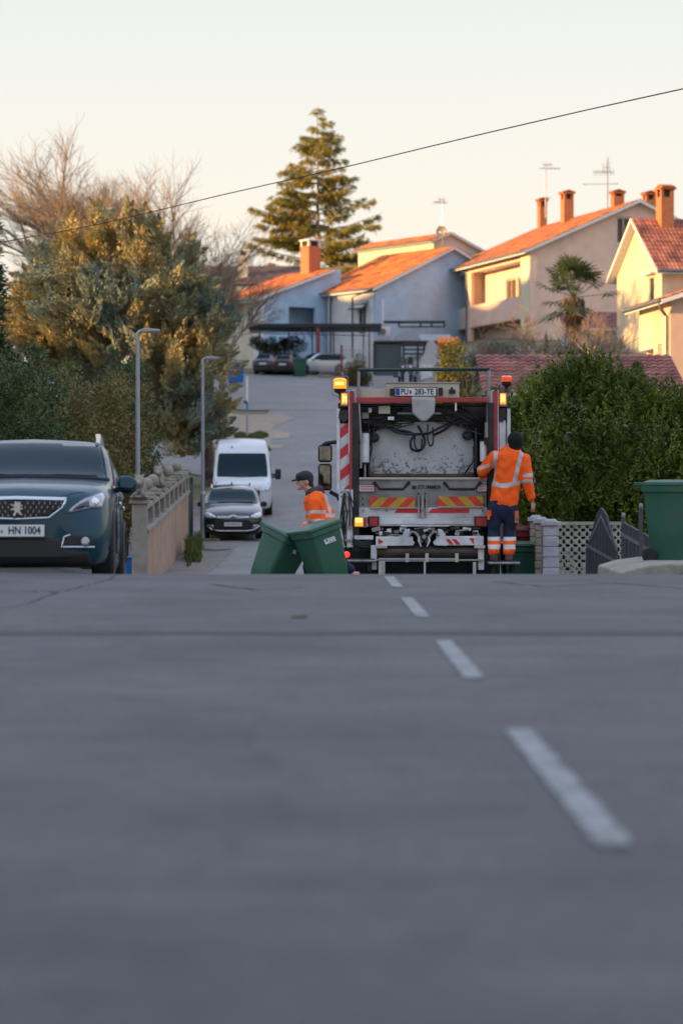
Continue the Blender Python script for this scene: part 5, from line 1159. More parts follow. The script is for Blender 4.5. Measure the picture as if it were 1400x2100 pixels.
def plate(parent, text, x, y, z, rx=90, w=.52, h=.11, rz=0, eu=True, size=.085, sx=.92, blanks=False):
    b = MB(); b.box((0, 0, 0), (w+.02, .014, h+.02), m_blk); b.box((0, -.008, 0), (w, .004, h), m_plate)
    if eu: b.box((-w/2+.022, -.0105, 0), (.042, .002, h-.008), m_plb)
    t = b.build('number_plate', None, parent, smooth=0); t.location = (x, y, z); t.rotation_euler = (R(rx-90), 0, R(rz))
    if text: textmesh('lettering', text, size, m_ink, t, (.02, -.0125, -.002), (R(90), 0, 0), .001, sx, bold=.0018)
    return t

# ---- teal compact SUV, nose towards the camera
gx, gy = -3.03, 22.75
pg = thing('parked_car', 'teal compact estate-like SUV with chrome grille facing the camera, cut off by the left edge', 'car', (gx, gy, h1(gx, gy)-.09), rot=(R(-3.8), 0, R(3.0)))
ST = [ # y, zb, wb, wm, zm, ws, zs, wt, zt, zc
 (0.00, .27, .50, .60, .45, .56, .62, .46, .78, .82), (.05, .22, .64, .72, .46, .68, .66, .56, .83, .87), (.16, .19, .74, .81, .48, .775, .74, .66, .89, .94), (.38, .19, .80, .865, .52, .84, .83, .72, .955, .995),
 (.75, .20, .82, .88, .55, .865, .88, .745, 1.01, 1.05), (1.12, .20, .82, .87, .55, .86, .94, .77, 1.055, 1.10), (1.25, .20, .82, .87, .55, .86, .965, .775, 1.09, 1.15), (1.85, .20, .82, .87, .55, .86, .985, .715, 1.44, 1.49), (2.05, .20, .82, .87, .55, .86, .99, .70, 1.49, 1.55),
 (2.6, .20, .82, .87, .55, .86, 1.0, .69, 1.52, 1.58), (3.3, .20, .82, .87, .55, .86, 1.01, .675, 1.50, 1.555), (3.75, .22, .80, .86, .58, .85, 1.02, .64, 1.42, 1.48), (4.0, .30, .74, .83, .62, .82, 1.02, .60, 1.20, 1.25), (4.16, .40, .66, .76, .65, .76, .95, .58, 1.02, 1.05)]
pgb, bv = loft_car(ST, 'body', m_teal, pg, wheels=(.82, 3.36), wr=.33)
b = MB(); b.bb(-.70, .70, .45, 3.85, .22, .62); b.build('underbody', m_blk, pg, smooth=0)
wsp = [(-.775, 1.085), (0, 1.115), (.775, 1.085), (.735, 1.30), (.685, 1.475), (0, 1.525), (-.685, 1.475), (-.735, 1.30)]
patch(bv, wsp, 'front', 'windscreen', m_wind, pg, off=.004)
line_on(bv, [(-.80, 1.085), (0, 1.108), (.80, 1.085)], .018, 'cowl', m_blk, pg)
line_on(bv, [(.02, 1.10), (.30, 1.135), (.62, 1.12)], .009, 'wiper', m_blk, pg, off=.02); line_on(bv, [(-.6, 1.12), (-.3, 1.14), (-.05, 1.11)], .009, 'wiper', m_blk, pg, off=.02)
b = MB(); b.box((-.0, 1.86, 1.40), (.24, .03, .07)); b.build('interior_mirror', m_blk, pg, bevel=.02)
for s in (1,):
    sd = patch(bv, [(1.42, 1.03), (3.75, 1.06), (3.55, 1.36), (3.2, 1.42), (2.2, 1.45), (1.95, 1.40)], 'side', 'side_window', m_wind, pg, sign=s)
    line_on(bv, [(1.3, 1.015), (2.5, 1.04), (3.8, 1.05)], .010, 'waist_trim', m_chrome, pg, axis='side', sign=s)
    for yy in (1.55, 2.5, 3.25): line_on(bv, [(yy, .35), (yy-.02, 1.0)], .004, 'door_gap', m_blk, pg, axis='side', sign=s)
    for yy in (2.25, 3.1): b = MB(); b.box((s*.878, yy, .90), (.03, .20, .035)); b.build('door_handle', m_chrome, pg, bevel=.01)
patch(bv, [(1.42, 1.03), (3.75, 1.06), (3.55, 1.36), (3.2, 1.42), (2.2, 1.45), (1.95, 1.40)], 'side', 'side_window', m_wind, pg, sign=-1)
for s in (-1, 1):
    b = MB(); b.tube([(s*.655, 1.98, 1.50), (s*.66, 2.06, 1.575), (s*.66, 2.6, 1.60), (s*.645, 3.3, 1.585), (s*.62, 3.65, 1.50)], [.02, .026, .024, .024, .02], 8); b.box((s*.662, 2.06, 1.545), (.05, .16, .11)); b.build('roof_rail', m_chrome, pg, bevel=.006)
    # A-pillar highlight trim
    line_on(bv, [(s*.785, 1.10), (s*.745, 1.30), (s*.695, 1.47)], .012, 'pillar_trim', m_teal, pg, off=.004)
gr = [(-.455, .812), (0, .822), (.455, .812), (.425, .74), (.30, .645), (0, .632), (-.30, .645), (-.425, .74)]
g = patch(bv, gr, 'front', 'grille', m_blk, pg, off=.006)
line_on(bv, gr+[gr[0]], .010, 'grille_surround', m_chrome, pg, off=.012); line_on(bv, [(-.46, .826), (0, .838), (.46, .826)], .014, 'chrome_strip', m_chrome, pg, off=.012)
b = MB()
for r_i, z in enumerate((.785, .745, .705, .665)):
    w_ = .43-.03*r_i-(.06*max(0, r_i-1)); n_ = int(w_/.052)
    for k in range(-n_, n_+1):
        x = k*.052+(.026 if r_i % 2 else 0)
        if abs(x) < .07 or abs(x) > w_: continue
        h, _, _, _ = bv.ray_cast(Vector((x, -3, z)), Vector((0, 1, 0)))
        if h: b.box((x, h.y-.016, z), (.009, .008, .026), rot=(0, R(12 if x > 0 else -12), 0))
b.build('grille_studs', M('stud_grey', (.22, .23, .24), .3, .8), g, smooth=0)
# rearing animal emblem: a small flat relief
lion = [(-.036, .052), (-.020, .060), (-.002, .056), (.012, .062), (.020, .050), (.014, .040), (.030, .034), (.046, .044), (.050, .036), (.036, .024), (.018, .022), (.022, .008), (.044, .002), (.050, -.008), (.040, -.012), (.022, -.008), (.014, -.022), (.024, -.036), (.030, -.056), (.018, -.060), (.006, -.050), (.004, -.036), (-.010, -.026), (-.018, -.040), (-.036, -.052), (-.050, -.050), (-.040, -.038), (-.030, -.022), (-.030, -.004), (-.046, -.006), (-.054, .004), (-.040, .010), (-.026, .012), (-.040, .022), (-.052, .024), (-.046, .034), (-.030, .034)]
b = MB(); b.prism([(-x*1.15, z*1.15) for x, z in lion], -.006, .004); e_ = b.build('emblem', m_alloy, pg, smooth=0, bevel=.0015); h, _, _, _ = bv.ray_cast(Vector((0, -3, .73)), Vector((0, 1, 0))); e_.location = (0, h.y-.02, .728)
plate(pg, None, 0, bv.ray_cast(Vector((.2, -3, .52)), Vector((0, 1, 0)))[0].y-.03, .525, rz=0)
pl_ = [c for c in pg.children if c.name.startswith('number_plate')][0]
textmesh('lettering', 'HN 1004', .100, m_ink, pl_, (.075, -.0125, -.002), (R(90), 0, 0), .001, .80, bold=.0022)
b = MB(); b.lathe([(.001, 0), (.014, 0), (.014, -.002), (.001, -.002)], (-.135, -.0115, -.01), 12, axis='Y'); b.build('seal', m_pipe, pl_)
for s in (-1, 1):
    mir = (s < 0)
    hl = [(.455, .695), (.52, .765), (.62, .835), (.78, .895), (.80, .86), (.785, .755), (.70, .745), (.62, .725), (.53, .700)]
    if s < 0: hlp = [(-u, v) for u, v in hl][::-1]
    else: hlp = hl
    H_ = patch(bv, hlp, 'front', 'headlight', m_hl, pg, off=.008, res=.03)
    line_on(bv, hlp+[hlp[0]], .006, 'headlight_rim', m_hld, H_, off=.012)
    inn = [(s*u, v) for u, v in [(.52, .725), (.58, .775), (.66, .815), (.67, .755), (.60, .735)]]; patch(bv, inn if s > 0 else inn[::-1], 'front', 'headlight_inner', m_hld, H_, off=.013, res=.03)
    h, nn, _, _ = bv.ray_cast(Vector((s*.715, -3, .80)), Vector((0, 1, 0))); b = MB(); b.lathe([(.001, -.03), (.032, -.026), (.042, -.012), (.046, .02)], (h.x, h.y-.002, h.z), 20, axis='Y'); b.build('lamp_lens', m_lens, H_)
    fg = [(s*u, v) for u, v in [(.42, .375), (.445, .465), (.50, .482), (.69, .478), (.72, .375)]]; fo = patch(bv, fg if s > 0 else fg[::-1], 'front', 'fog_lamp_recess', m_blk, pg, off=.006)
    line_on(bv, [(s*.50, .485), (s*.445, .468), (s*.42, .372), (s*.72, .372)], .008, 'fog_surround', m_chrome, fo, off=.012)
    h, nn, _, _ = bv.ray_cast(Vector((s*.635, -3, .425)), Vector((0, 1, 0))); b = MB(); b.lathe([(.001, -.022), (.03, -.02), (.042, -.01), (.046, .02)], (h.x, h.y-.004, h.z), 20, axis='Y'); b.build('fog_lamp', m_hl, fo)
    mirror(pg, bv, s*.84, 1.50, 1.065, m_teal)
lowp = [(-.40, .20), (-.42, .44), (.42, .44), (.40, .20)]
patch(bv, [(-.52, .27), (-.40, .455), (.40, .455), (.52, .27)], 'front', 'lower_intake', m_blk, pg, off=.006)
patch(bv, [(-.70, .21), (-.66, .335), (-.5, .345), (.5, .345), (.66, .335), (.70, .21)], 'front', 'bumper_skirt', m_blk, pg, off=.004)
for s in (-1, 1):
    line_on(bv, [(s*.62, .90), (s*.52, .88), (s*.40, .845)], .003, 'bonnet_gap', m_blk, pg, off=.002)
for s in (-1, 1):
    for wy in (.82, 3.36):
        wheel(pg, s*.775, wy, .33)
        b = MB(); pts = []
        for k in range(15): a = math.pi*k/14; pts.append((s*.868, wy+.40*math.cos(a), .35+.40*math.sin(a)))
        b.tube(pts, .028, 6); b.build('wheel_arch_trim', m_blk, pg)

# ---- dark estate car with double chevron, and white van behind it
def sedan(name, label, loc, rot, paint, W=.90, L=4.75, Hh=1.47, group=None, detail=True, rails=True, style='estate', scale=1.0):
    t = thing(name, label, 'car', loc, rot=rot, group=group); k = W/.90
    S = [(0.00, .30, .50, .62, .45, .58, .58, .48, .66, .69), (.06, .22, .66, .76, .46, .72, .64, .60, .72, .76), (.22, .18, .78, .86, .48, .82, .72, .70, .79, .84), (.6, .18, .84, .895, .52, .875, .82, .74, .89, .93),
         (1.15, .18, .85, .90, .54, .89, .88, .77, .97, 1.01), (1.35, .18, .85, .90, .54, .89, .90, .76, 1.0, 1.06), (2.05, .18, .85, .90, .54, .89, .92, .66, 1.34, 1.39), (2.35, .18, .85, .90, .54, .89, .93, .63, 1.39, 1.45), (3.0, .18, .85, .90, .54, .89, .95, .62, 1.41, 1.475),
         (3.9, .18, .85, .90, .54, .89, .97, .60, 1.38, 1.43), (4.4, .22, .82, .88, .58, .86, .98, .56, 1.24, 1.30), (4.65, .32, .76, .84, .62, .82, .95, .54, 1.02, 1.06), (4.75, .42, .66, .76, .62, .74, .85, .52, .92, .95)]
    S = [(y*L/4.75, zb, wb*k, wm*k, zm, ws*k, zs*Hh/1.47 if 0 else zs, wt*k, zt, zc) for (y, zb, wb, wm, zm, ws, zs, wt, zt, zc) in S]
    bo, bv = loft_car(S, 'body', paint, t, wheels=(.9, L-.95), wr=.33)
    patch(bv, [(-.74*k, .995), (0, 1.02), (.74*k, .995), (.66*k, 1.30), (.60*k, 1.36), (0, 1.405), (-.60*k, 1.36), (-.66*k, 1.30)], 'front', 'windscreen', m_wind, t)
    f = L/4.75
    for s in (-1, 1):
        patch(bv, [(1.55*f, .95), (4.3*f, 1.0), (4.05*f, 1.28), (3.3*f, 1.34), (2.45*f, 1.34), (2.1*f, 1.25)], 'side', 'side_window', m_wind, t, sign=s)
        if rails: b = MB(); b.tube([(s*.60*k, 2.3*f, 1.38), (s*.60*k, 2.5*f, 1.47), (s*.58*k, 4.0*f, 1.46), (s*.56*k, 4.2*f, 1.36)], .022, 6); b.build('roof_rail', m_chrome, t)
        for wy in (.9, L-.95): wheel(t, s*.79*k, wy, .33)
        mirror(t, bv, s*.84*k, 1.62*f, .98, paint, .19, .13, .12)
    return t, bv, k
cx_, cyy = X(478, 71.8), 71.8
ce, bv, k = sedan('parked_car', 'dark blue-black estate car parked in front of the white van', (cx_, cyy, float(H(cx_, cyy))+.01), (R(2.2), 0, R(3.5)), m_darkcar); ce.scale = (1, 1, 1.05)
for s in (-1, 1):
    q = [(s*.50, .655), (s*.52, .70), (s*.66, .765), (s*.83, .80), (s*.855, .72), (s*.82, .655), (s*.66, .635)]
    H_ = patch(bv, q if s > 0 else q[::-1], 'front', 'headlight', M('headlamp_clear', (.55, .56, .58), .1, .3, var=.1, coat=1), ce, off=.01)
    h, nn, _, _ = bv.ray_cast(Vector((s*.68, -3, .70)), Vector((0, 1, 0))); b = MB(); b.lathe([(.001, -.03), (.04, -.02), (.05, .02)], (h.x, h.y, h.z), 14, axis='Y'); b.build('lamp_lens', m_lens, H_)
    q = [(s*.56, .37), (s*.58, .45), (s*.76, .46), (s*.80, .40), (s*.70, .355)]; fo = patch(bv, q if s > 0 else q[::-1], 'front', 'fog_lamp', m_hl, ce, off=.008)
    b = MB(); dz = .0
for dz in (0, .035):
    line_on(bv, [(-.47, .655+dz*.9), (-.13, .650+dz), (0, .705+dz*.8), (.13, .650+dz), (.47, .655+dz*.9)], .013, 'chevron_bar', m_chrome, ce, off=.018)
patch(bv, [(-.55, .30), (-.60, .50), (-.45, .60), (.45, .60), (.60, .50), (.55, .30)], 'front', 'grille', m_blk, ce, off=.006)
line_on(bv, [(-.78, .42), (-.62, .32), (-.4, .285), (.4, .285), (.62, .32), (.78, .42)], .012, 'chrome_strip', m_chrome, ce, off=.012)
plate(ce, None, 0, bv.ray_cast(Vector((0, -3, .5)), Vector((0, 1, 0)))[0].y-.05, .47, eu=False); pl_ = [c for c in ce.children if c.name.startswith('number_plate')][0]
b = MB()
for i, w_ in enumerate((.04, .04, .02, .04, .04, .04, .02, .04, .04)): b.box((-.19+i*.048, -.011, 0), (w_*.7, .002, .05), m_pipe)
b.build('worn_print', None, pl_, smooth=0)
b = MB(); b.box((.0, 1.95, 1.23), (.05, .02, .09)); b.build('hanging_tag', m_fascia, ce, bevel=.01); b = MB(); b.prism([(2.6, 1.47), (2.75, 1.47), (2.68, 1.55)], -.02, .02, plane='YZ'); b.build('roof_fin', m_blk, ce, smooth=0)

vx, vy = X(497, 82), 82.0
vn = thing('delivery_van', 'white high-roofed panel van parked behind the dark estate car', 'van', (vx, vy, float(H(vx, vy))+.02), rot=(R(1.5), 0, R(2.5)))
SV = [(0.0, .35, .60, .72, .50, .70, .80, .60, .95, 1.0), (.08, .28, .78, .88, .52, .86, .90, .72, 1.05, 1.10), (.30, .25, .90, .97, .6, .95, 1.05, .80, 1.16, 1.20), (.75, .25, .94, 1.0, .65, .985, 1.25, .84, 1.32, 1.36), (.95, .25, .94, 1.0, .65, .985, 1.32, .84, 1.48, 1.52),
      (1.55, .25, .95, 1.01, .7, .99, 1.45, .83, 2.15, 2.20), (1.95, .25, .95, 1.01, .7, .995, 1.5, .82, 2.42, 2.46), (2.6, .25, .95, 1.01, .7, 1.0, 1.55, .80, 2.54, 2.60), (5.6, .25, .95, 1.01, .7, 1.0, 1.55, .79, 2.54, 2.60), (5.95, .35, .92, .98, .7, .97, 1.5, .77, 2.45, 2.50)]
vb, bv = loft_car(SV, 'body', m_vanw, vn, wheels=(1.0, 4.75), wr=.36)
patch(bv, [(-.86, 1.37), (0, 1.35), (.86, 1.37), (.845, 1.70), (.80, 2.08), (.77, 2.12), (-.77, 2.12), (-.80, 2.08), (-.845, 1.70)], 'front', 'windscreen', m_wind, vn)
line_on(bv, [(-.84, 1.35), (0, 1.33), (.84, 1.35)], .02, 'cowl', m_blk, vn)
for s in (-1, 1):
    q = [(s*.62, .86), (s*.66, 1.02), (s*.86, 1.16), (s*.93, 1.05), (s*.90, .88)]; patch(bv, q if s > 0 else q[::-1], 'front', 'headlight', MATS['headlamp_clear'], vn, off=.01)
    patch(bv, [(1.15, 1.42), (2.15, 1.42), (2.15, 1.95), (1.75, 1.98)], 'side', 'side_window', m_wind, vn, sign=s)
    b = MB(); b.box((s*1.22, 1.15, 1.42), (.20, .11, .36)); o = b.build('door_mirror', m_blk, vn, bevel=.045, seg=3); b = MB(); b.tube([(s*.95, 1.25, 1.40), (s*1.2, 1.17, 1.40)], .035, 8); b.tube([(s*.95, 1.25, 1.30), (s*1.2, 1.17, 1.34)], .03, 8); b.build('stalk', m_blk, o)
    for wy in (1.0, 4.75): wheel(vn, s*.89, wy, .36, .24)
patch(bv, [(-.55, .50), (-.6, .9), (.6, .9), (.55, .5)], 'front', 'grille', m_blk, vn)
b = MB(); b.ell((-.35, 1.72, 2.33), (.03, .06, .03), 8, 6); b.build('roof_lamp', m_blk, vn)
# ---- three cars under the carport
def rear_detail(t, bv, k, L, tail=m_red, pl=True):
    for s in (-1, 1):
        q = [(s*.58*k, .72), (s*.60*k, .92), (s*.74*k, .98), (s*.80*k, .74)]; patch(bv, q if s < 0 else q[::-1], 'rear', 'tail_light', tail, t, off=.012)
    patch(bv, [(-.52*k, 1.02), (.52*k, 1.02), (.47*k, 1.22), (.44*k, 1.27), (-.44*k, 1.27), (-.47*k, 1.22)], 'rear', 'rear_window', m_wind, t)
    patch(bv, [(-.62, .45), (-.62, .60), (.62, .60), (.62, .45)], 'rear', 'bumper_panel', m_blk, t, off=.01)
    h, _, _, _ = bv.ray_cast(Vector((0, 12, .68)), Vector((0, -1, 0))); b = MB(); b.box((0, h.y+.02, .70), (.52, .012, .11)); b.build('number_plate', m_plate, t, smooth=0)
GC = 'cars parked under the carport'
for (px_, Yq, mat, lb, rz) in ((539, 176, m_greycar, 'dark grey hatchback leftmost under the carport, seen from behind', 165), (579, 175, M('grey_black_paint', (.05, .055, .06), .3, .5, coat=1), 'darker taller hatchback in the middle under the carport, rear towards the street', 166)):
    xx = X(px_, Yq); yaw = R(rz); L_ = 4.2; t, bv, k = sedan('parked_car', lb, (xx, Yq, 0), (0, 0, yaw), mat, W=.88, L=L_, group=GC, rails=False)
    t.location = (xx+math.sin(yaw)*L_, Yq+L_*.98, h1(xx, Yq)+.02); t.scale = (1, 1, 1.13); rear_detail(t, bv, k, L_)
t, bv, k = sedan('parked_car', 'silver estate car side-on behind the far green bin', (X(590, 176), 176, h1(X(620, 176), 176)+.02), (0, 0, R(-66)), m_silver, W=.9, L=4.6, group=GC, rails=False)
for s in (-1, 1):
    q = [(s*.50, .655), (s*.52, .70), (s*.66, .765), (s*.83, .80), (s*.82, .655)]; patch(bv, q if s > 0 else q[::-1], 'front', 'headlight', MATS['headlamp_clear'], t, off=.01)
t.scale = (1, 1, 1.12)
# ---- parked scooters under the shelter
def scooter(px, Y, rz, mat, label):
    x_ = X(px, Y); t = thing('scooter', label, 'scooter', (x_, Y, zy(786, Y)), R(rz), 'scooters under the shelter')
    b = MB(); b.tube([(0, .55, .35), (0, .75, .62), (0, .55, .85), (0, .2, .80), (0, .0, .45), (0, -.35, .32), (0, -.55, .55), (0, -.6, 1.05)], [.12, .18, .16, .14, .10, .10, .13, .07], 10); b.ell((0, -.62, .85), (.22, .10, .34), 12, 8); b.build('body', mat, t)
    b = MB(); b.ell((0, .42, .95), (.15, .42, .08), 12, 8); b.build('seat', m_blk, t)
    b = MB(); b.tube([(-.36, -.55, 1.12), (-.1, -.62, 1.10), (.1, -.62, 1.10), (.36, -.55, 1.12)], .02, 6); b.build('handlebar', m_dark, t)
    b = MB(); b.prism([(-.18, 1.12), (.18, 1.12), (.14, 1.5), (0, 1.58), (-.14, 1.5)], -.70, -.69); b.build('windshield', m_glass, t, smooth=0)
    b = MB(); b.lathe([(.001, -.03), (.07, -.02), (.08, .02)], (0, -.73, .95), 12, axis='Y'); b.build('headlight', m_lens, t)
    for y_ in (-.62, .62):
        b = MB(); b.lathe([(.10, -.05), (.22, -.055), (.26, -.02), (.26, .02), (.22, .055), (.10, .05)], (0, 0, 0), 20, axis='X'); w_ = b.build('wheel', m_tyre, t); w_.location = (0, y_, .26); b = MB(); b.lathe([(.02, -.04), (.12, -.03), (.12, .03), (.02, .04)], (0, 0, 0), 12, axis='X'); b.build('rim', m_alloy, w_)
scooter(822, 147, 8, M('navy_paint', (.02, .035, .09), .3, .2, coat=1), 'navy blue scooter with screen, left one under the shelter')
scooter(846, 146.4, -14, M('grey_scooter_paint', (.09, .10, .12), .3, .3, coat=1), 'dark grey scooter, right one under the shelter')
# ================================================================ refuse lorry seen from behind
TX, TY = (868-700)/5000*35.2, 35.2
TZ = h1(TX, TY); GP = 980+(CH-TZ)/35.2*5000; PM = 5000/35.2
def qx(px): return (px-868)/PM
def qz(py): return (GP-py)/PM
def pb(b, px0, px1, py0, py1, y0, y1, mat=None): return b.bb(qx(px0), qx(px1), y0, y1, qz(py1), qz(py0), mat)
def pt3(px, py, y): return (qx(px), y, qz(py))
m_tw = M('lorry_white', (.62, .64, .67), .45, var=.10, scale=4, bump=.08, dirt=(.13, .11, .09), dirt_amt=.6, dscale=2.2)
m_tg = M('tailgate_grey', (.34, .34, .345), .5, .15, var=.15, scale=3, bump=.1, dirt=(.11, .09, .07), dirt_amt=.65, dscale=2.4)
m_tb = M('cream_panel', (.48, .43, .36), .55, var=.1, dirt=(.2, .15, .11), dirt_amt=.45, dscale=3)
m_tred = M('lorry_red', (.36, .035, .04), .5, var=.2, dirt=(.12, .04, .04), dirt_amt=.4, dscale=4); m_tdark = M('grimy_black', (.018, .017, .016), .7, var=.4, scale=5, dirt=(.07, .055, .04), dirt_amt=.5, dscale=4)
m_steel = M('worn_steel', (.28, .28, .29), .4, .6, var=.25, scale=7, dirt=(.08, .07, .06), dirt_amt=.6, dscale=5); m_hose = M('hose_black', (.012, .013, .018), .45, var=.1)
m_cyl = M('cylinder_grey', (.34, .33, .31), .35, .4, var=.15, dirt=(.1, .08, .06), dirt_amt=.5, dscale=6)
m_rust = M('oily_brown_steel', (.075, .062, .05), .5, .4, var=.4, scale=4, dirt=(.02, .02, .02), dirt_amt=.7, dscale=3)
# speckled dirty white press plate
def specklemat():
    m, n, b = _nodes('speckled_plate'); L = n.links.new; t = n.nodes.new('ShaderNodeTexCoord'); o = t.outputs['Object']
    def nz(s, d): q = n.nodes.new('ShaderNodeTexNoise'); q.inputs['Scale'].default_value = s; q.inputs['Detail'].default_value = d; q.inputs['Roughness'].default_value = .7; L(o, q.inputs[0]); return q.outputs[0]
    def rg(x, a, c, e, f): q = n.nodes.new('ShaderNodeMapRange'); q.inputs[1].default_value = a; q.inputs[2].default_value = c; q.inputs[3].default_value = e; q.inputs[4].default_value = f; L(x, q.inputs[0]); return q.outputs[0]
    sp = n.nodes.new('ShaderNodeSeparateXYZ'); L(o, sp.inputs[0]); low = rg(sp.outputs[2], 1.78, 2.25, .17, -.02)
    a = n.nodes.new('ShaderNodeMath'); a.operation = 'ADD'; L(nz(26, 5), a.inputs[0]); L(low, a.inputs[1])
    a2 = n.nodes.new('ShaderNodeMath'); a2.operation = 'MULTIPLY_ADD'; a2.inputs[1].default_value = .35; L(nz(3.2, 4), a2.inputs[0]); L(a.outputs[0], a2.inputs[2])
    f = rg(a2.outputs[0], .80, .86, 0, .85)
    mi = n.nodes.new('ShaderNodeMix'); mi.data_type = 'RGBA'; mi.inputs[6].default_value = (.48, .50, .54, 1); mi.inputs[7].default_value = (.07, .06, .055, 1); L(f, mi.inputs[0])
    m2 = n.nodes.new('ShaderNodeMix'); m2.data_type = 'RGBA'; m2.blend_type = 'MULTIPLY'; m2.inputs[0].default_value = 1; L(mi.outputs[2], m2.inputs[6]); r = rg(nz(2.0, 6), .3, .7, .72, 1.1); L(r, m2.inputs[7]); L(m2.outputs[2], b.inputs['Base Color'])
    b.inputs['Roughness'].default_value = .45; return m
m_spk = specklemat()
m_amber = M('amber_lit', (.9, .28, .02), .3, var=0, emis=(1, .27, .015), es=.6); m_amberh = M('amber_core', (1, .6, .15), .3, var=0, emis=(1, .58, .10), es=1.05); m_amberdim = M('amber_dim_glow', (.42, .05, .012), .15, var=.1, coat=1, emis=(1, .12, .02), es=.25)  # unlit beacon's lens gets a faint glow added to its colour
m_redlit = M('red_lit', (.8, .03, .02), .3, var=0, emis=(1, .03, .02), es=.9); m_hz = stripemat('hazard_red_yellow', (.55, .03, .02), (.42, .27, .02), (1, -1.0), .62, .10)
tk = thing('garbage_truck', 'rear-loading garbage truck with hydraulic lift, warning stripes and lit amber beacons', 'truck', (TX, TY, TZ))
b = MB(); b.bb(-1.14, 1.14, 1.0, 6.6, 1.05, 2.70); b.build('container', m_tw, tk, smooth=0, bevel=.04)
b = MB(); b.bb(-1.18, 1.18, 6.9, 8.5, .7, 2.75); b.build('cab', m_tw, tk, smooth=0, bevel=.08)
b = MB(); b.bb(-.42, .42, .6, 8.3, .65, .95); b.build('chassis', m_tdark, tk, smooth=0)
for (wy, dual) in ((1.6, 1), (2.95, 1), (7.3, 0)):
    for s in (-1, 1):
        w_ = .55 if dual else .30; bb_ = MB(); r = .50; bb_.lathe([(r*.6, -w_/2), (r*.94, -w_/2), (r, -w_/2+.04), (r, w_/2-.04), (r*.94, w_/2), (r*.6, w_/2)], (0, 0, 0), 28, axis='X'); o = bb_.build('wheel', m_tyre, tk); o.location = (s*(1.18-w_/2), wy, .50)
        bb_ = MB(); bb_.lathe([(.06, s*w_*.2), (.12, s*w_*.35), (.14, s*w_*.2), (.30, s*w_*.15), (.31, s*w_*.45)], (0, 0, 0), 20, axis='X'); bb_.build('rim', m_steel, o)
# tailgate: deep dark recess, press plate, grey apron
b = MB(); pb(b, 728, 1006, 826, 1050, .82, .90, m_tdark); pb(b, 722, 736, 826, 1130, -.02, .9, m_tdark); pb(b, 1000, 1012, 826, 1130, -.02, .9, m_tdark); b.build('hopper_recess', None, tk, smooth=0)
b = MB(); b.prism([(qx(x), qz(y)) for x, y in ((757, 1010), (757, 905), (764, 890), (792, 864), (944, 864), (966, 886), (974, 905), (974, 1010))], .40, .48, m_spk); pb(b, 757, 974, 971, 978, .26, .40, m_rust); b.build('press_plate', None, tk, smooth=0, bevel=.008)
b = MB()
b.prism([(.10, qz(1052)), (.02, qz(982)), (.30, qz(980)), (.34, qz(1052))], qx(735), qx(998), plane='YZ'); b.build('apron', m_tg, tk, smooth=0, bevel=.01)
b = MB(); b.box((qx(866), .005, qz(981)), ((998-735)/PM, .05, .03), m_tb)
for px_ in (745, 792, 866, 940, 990): b.cyl((qx(px_), -.006, qz(1047)), (qx(px_), .2, qz(1047)), .010, 8, m_tdark)
for x_, y_ in ((858, 1012), (872, 1012), (858, 1028), (872, 1028), (744, 1022), (744, 1034), (992, 1018), (992, 1034), (858, 1040), (872, 1040)): b.cyl((qx(x_), .025, qz(y_)), (qx(x_), .08, qz(y_)), .012, 8, m_tdark)
b.build('apron_fittings', None, tk, smooth=40)
for a0, a1 in ((768, 838), (911, 984)):
    b = MB(); b.tube([pt3(a0, 991, .02), pt3(a0+3, 994, -.06), pt3(a0+10, 1003, -.07), pt3(a1-12, 1003, -.07), pt3(a1-4, 994, -.06), pt3(a1, 990, .02)], [.025, .022, .022, .022, .022, .025], 8); b.tube([pt3(a0+11, 1003, -.07), pt3(a1-13, 1003, -.07)], .030, 10, m_hose) if 0 else None
    b.build('grab_handle', m_blk, tk)
textmesh('lettering', 'STUMMER', .080, m_ink, tk, pt3(880, 999, .004), (R(90), 0, 0), .003, .95, bold=.0015)
b = MB(); b.box(pt3(849, 999, .03), (.055, .06, .05)); b.build('badge', m_ink, tk, smooth=0, bevel=.01)
for a0, a1 in ((735, 768), (977, 998)):
    b = MB(); pb(b, a0, a1, 994, 1009, .0, .03, m_tred); pb(b, a0+1.5, a1-1.5, 995.5, 1007.5, -.003, .0, m_paper if 'm_paper' in globals() else m_lab)
    for k in range(3): pb(b, a0+4, a1-4, 997+k*3.4, 998.4+k*3.4, -.005, -.003, m_tred)
    b.build('warning_label', None, tk, smooth=0)
for a0, a1, y0_, y1_, fl in ((758, 850, 1020, 1040, 1), (897, 990, 1018, 1038, -1)):
    b = MB(); b.bb(-(a1-a0)/PM/2, (a1-a0)/PM/2, -.006, .006, -(y1_-y0_)/PM/2, (y1_-y0_)/PM/2)
    o = b.build('warning_panel', stripemat('hazard_a' if fl > 0 else 'hazard_b', (.62, .035, .02), (.48, .30, .02), (1, -1.0 if fl > 0 else 1.0), .135, .05), tk, smooth=0); o.location = pt3((a0+a1)/2, (y0_+y1_)/2, .018)
    b = MB(); pb(b, a0-1, a1+1, y1_+.5, y1_+2.5, -.0, .05); b.build('panel_ledge', m_tb, tk, smooth=0)
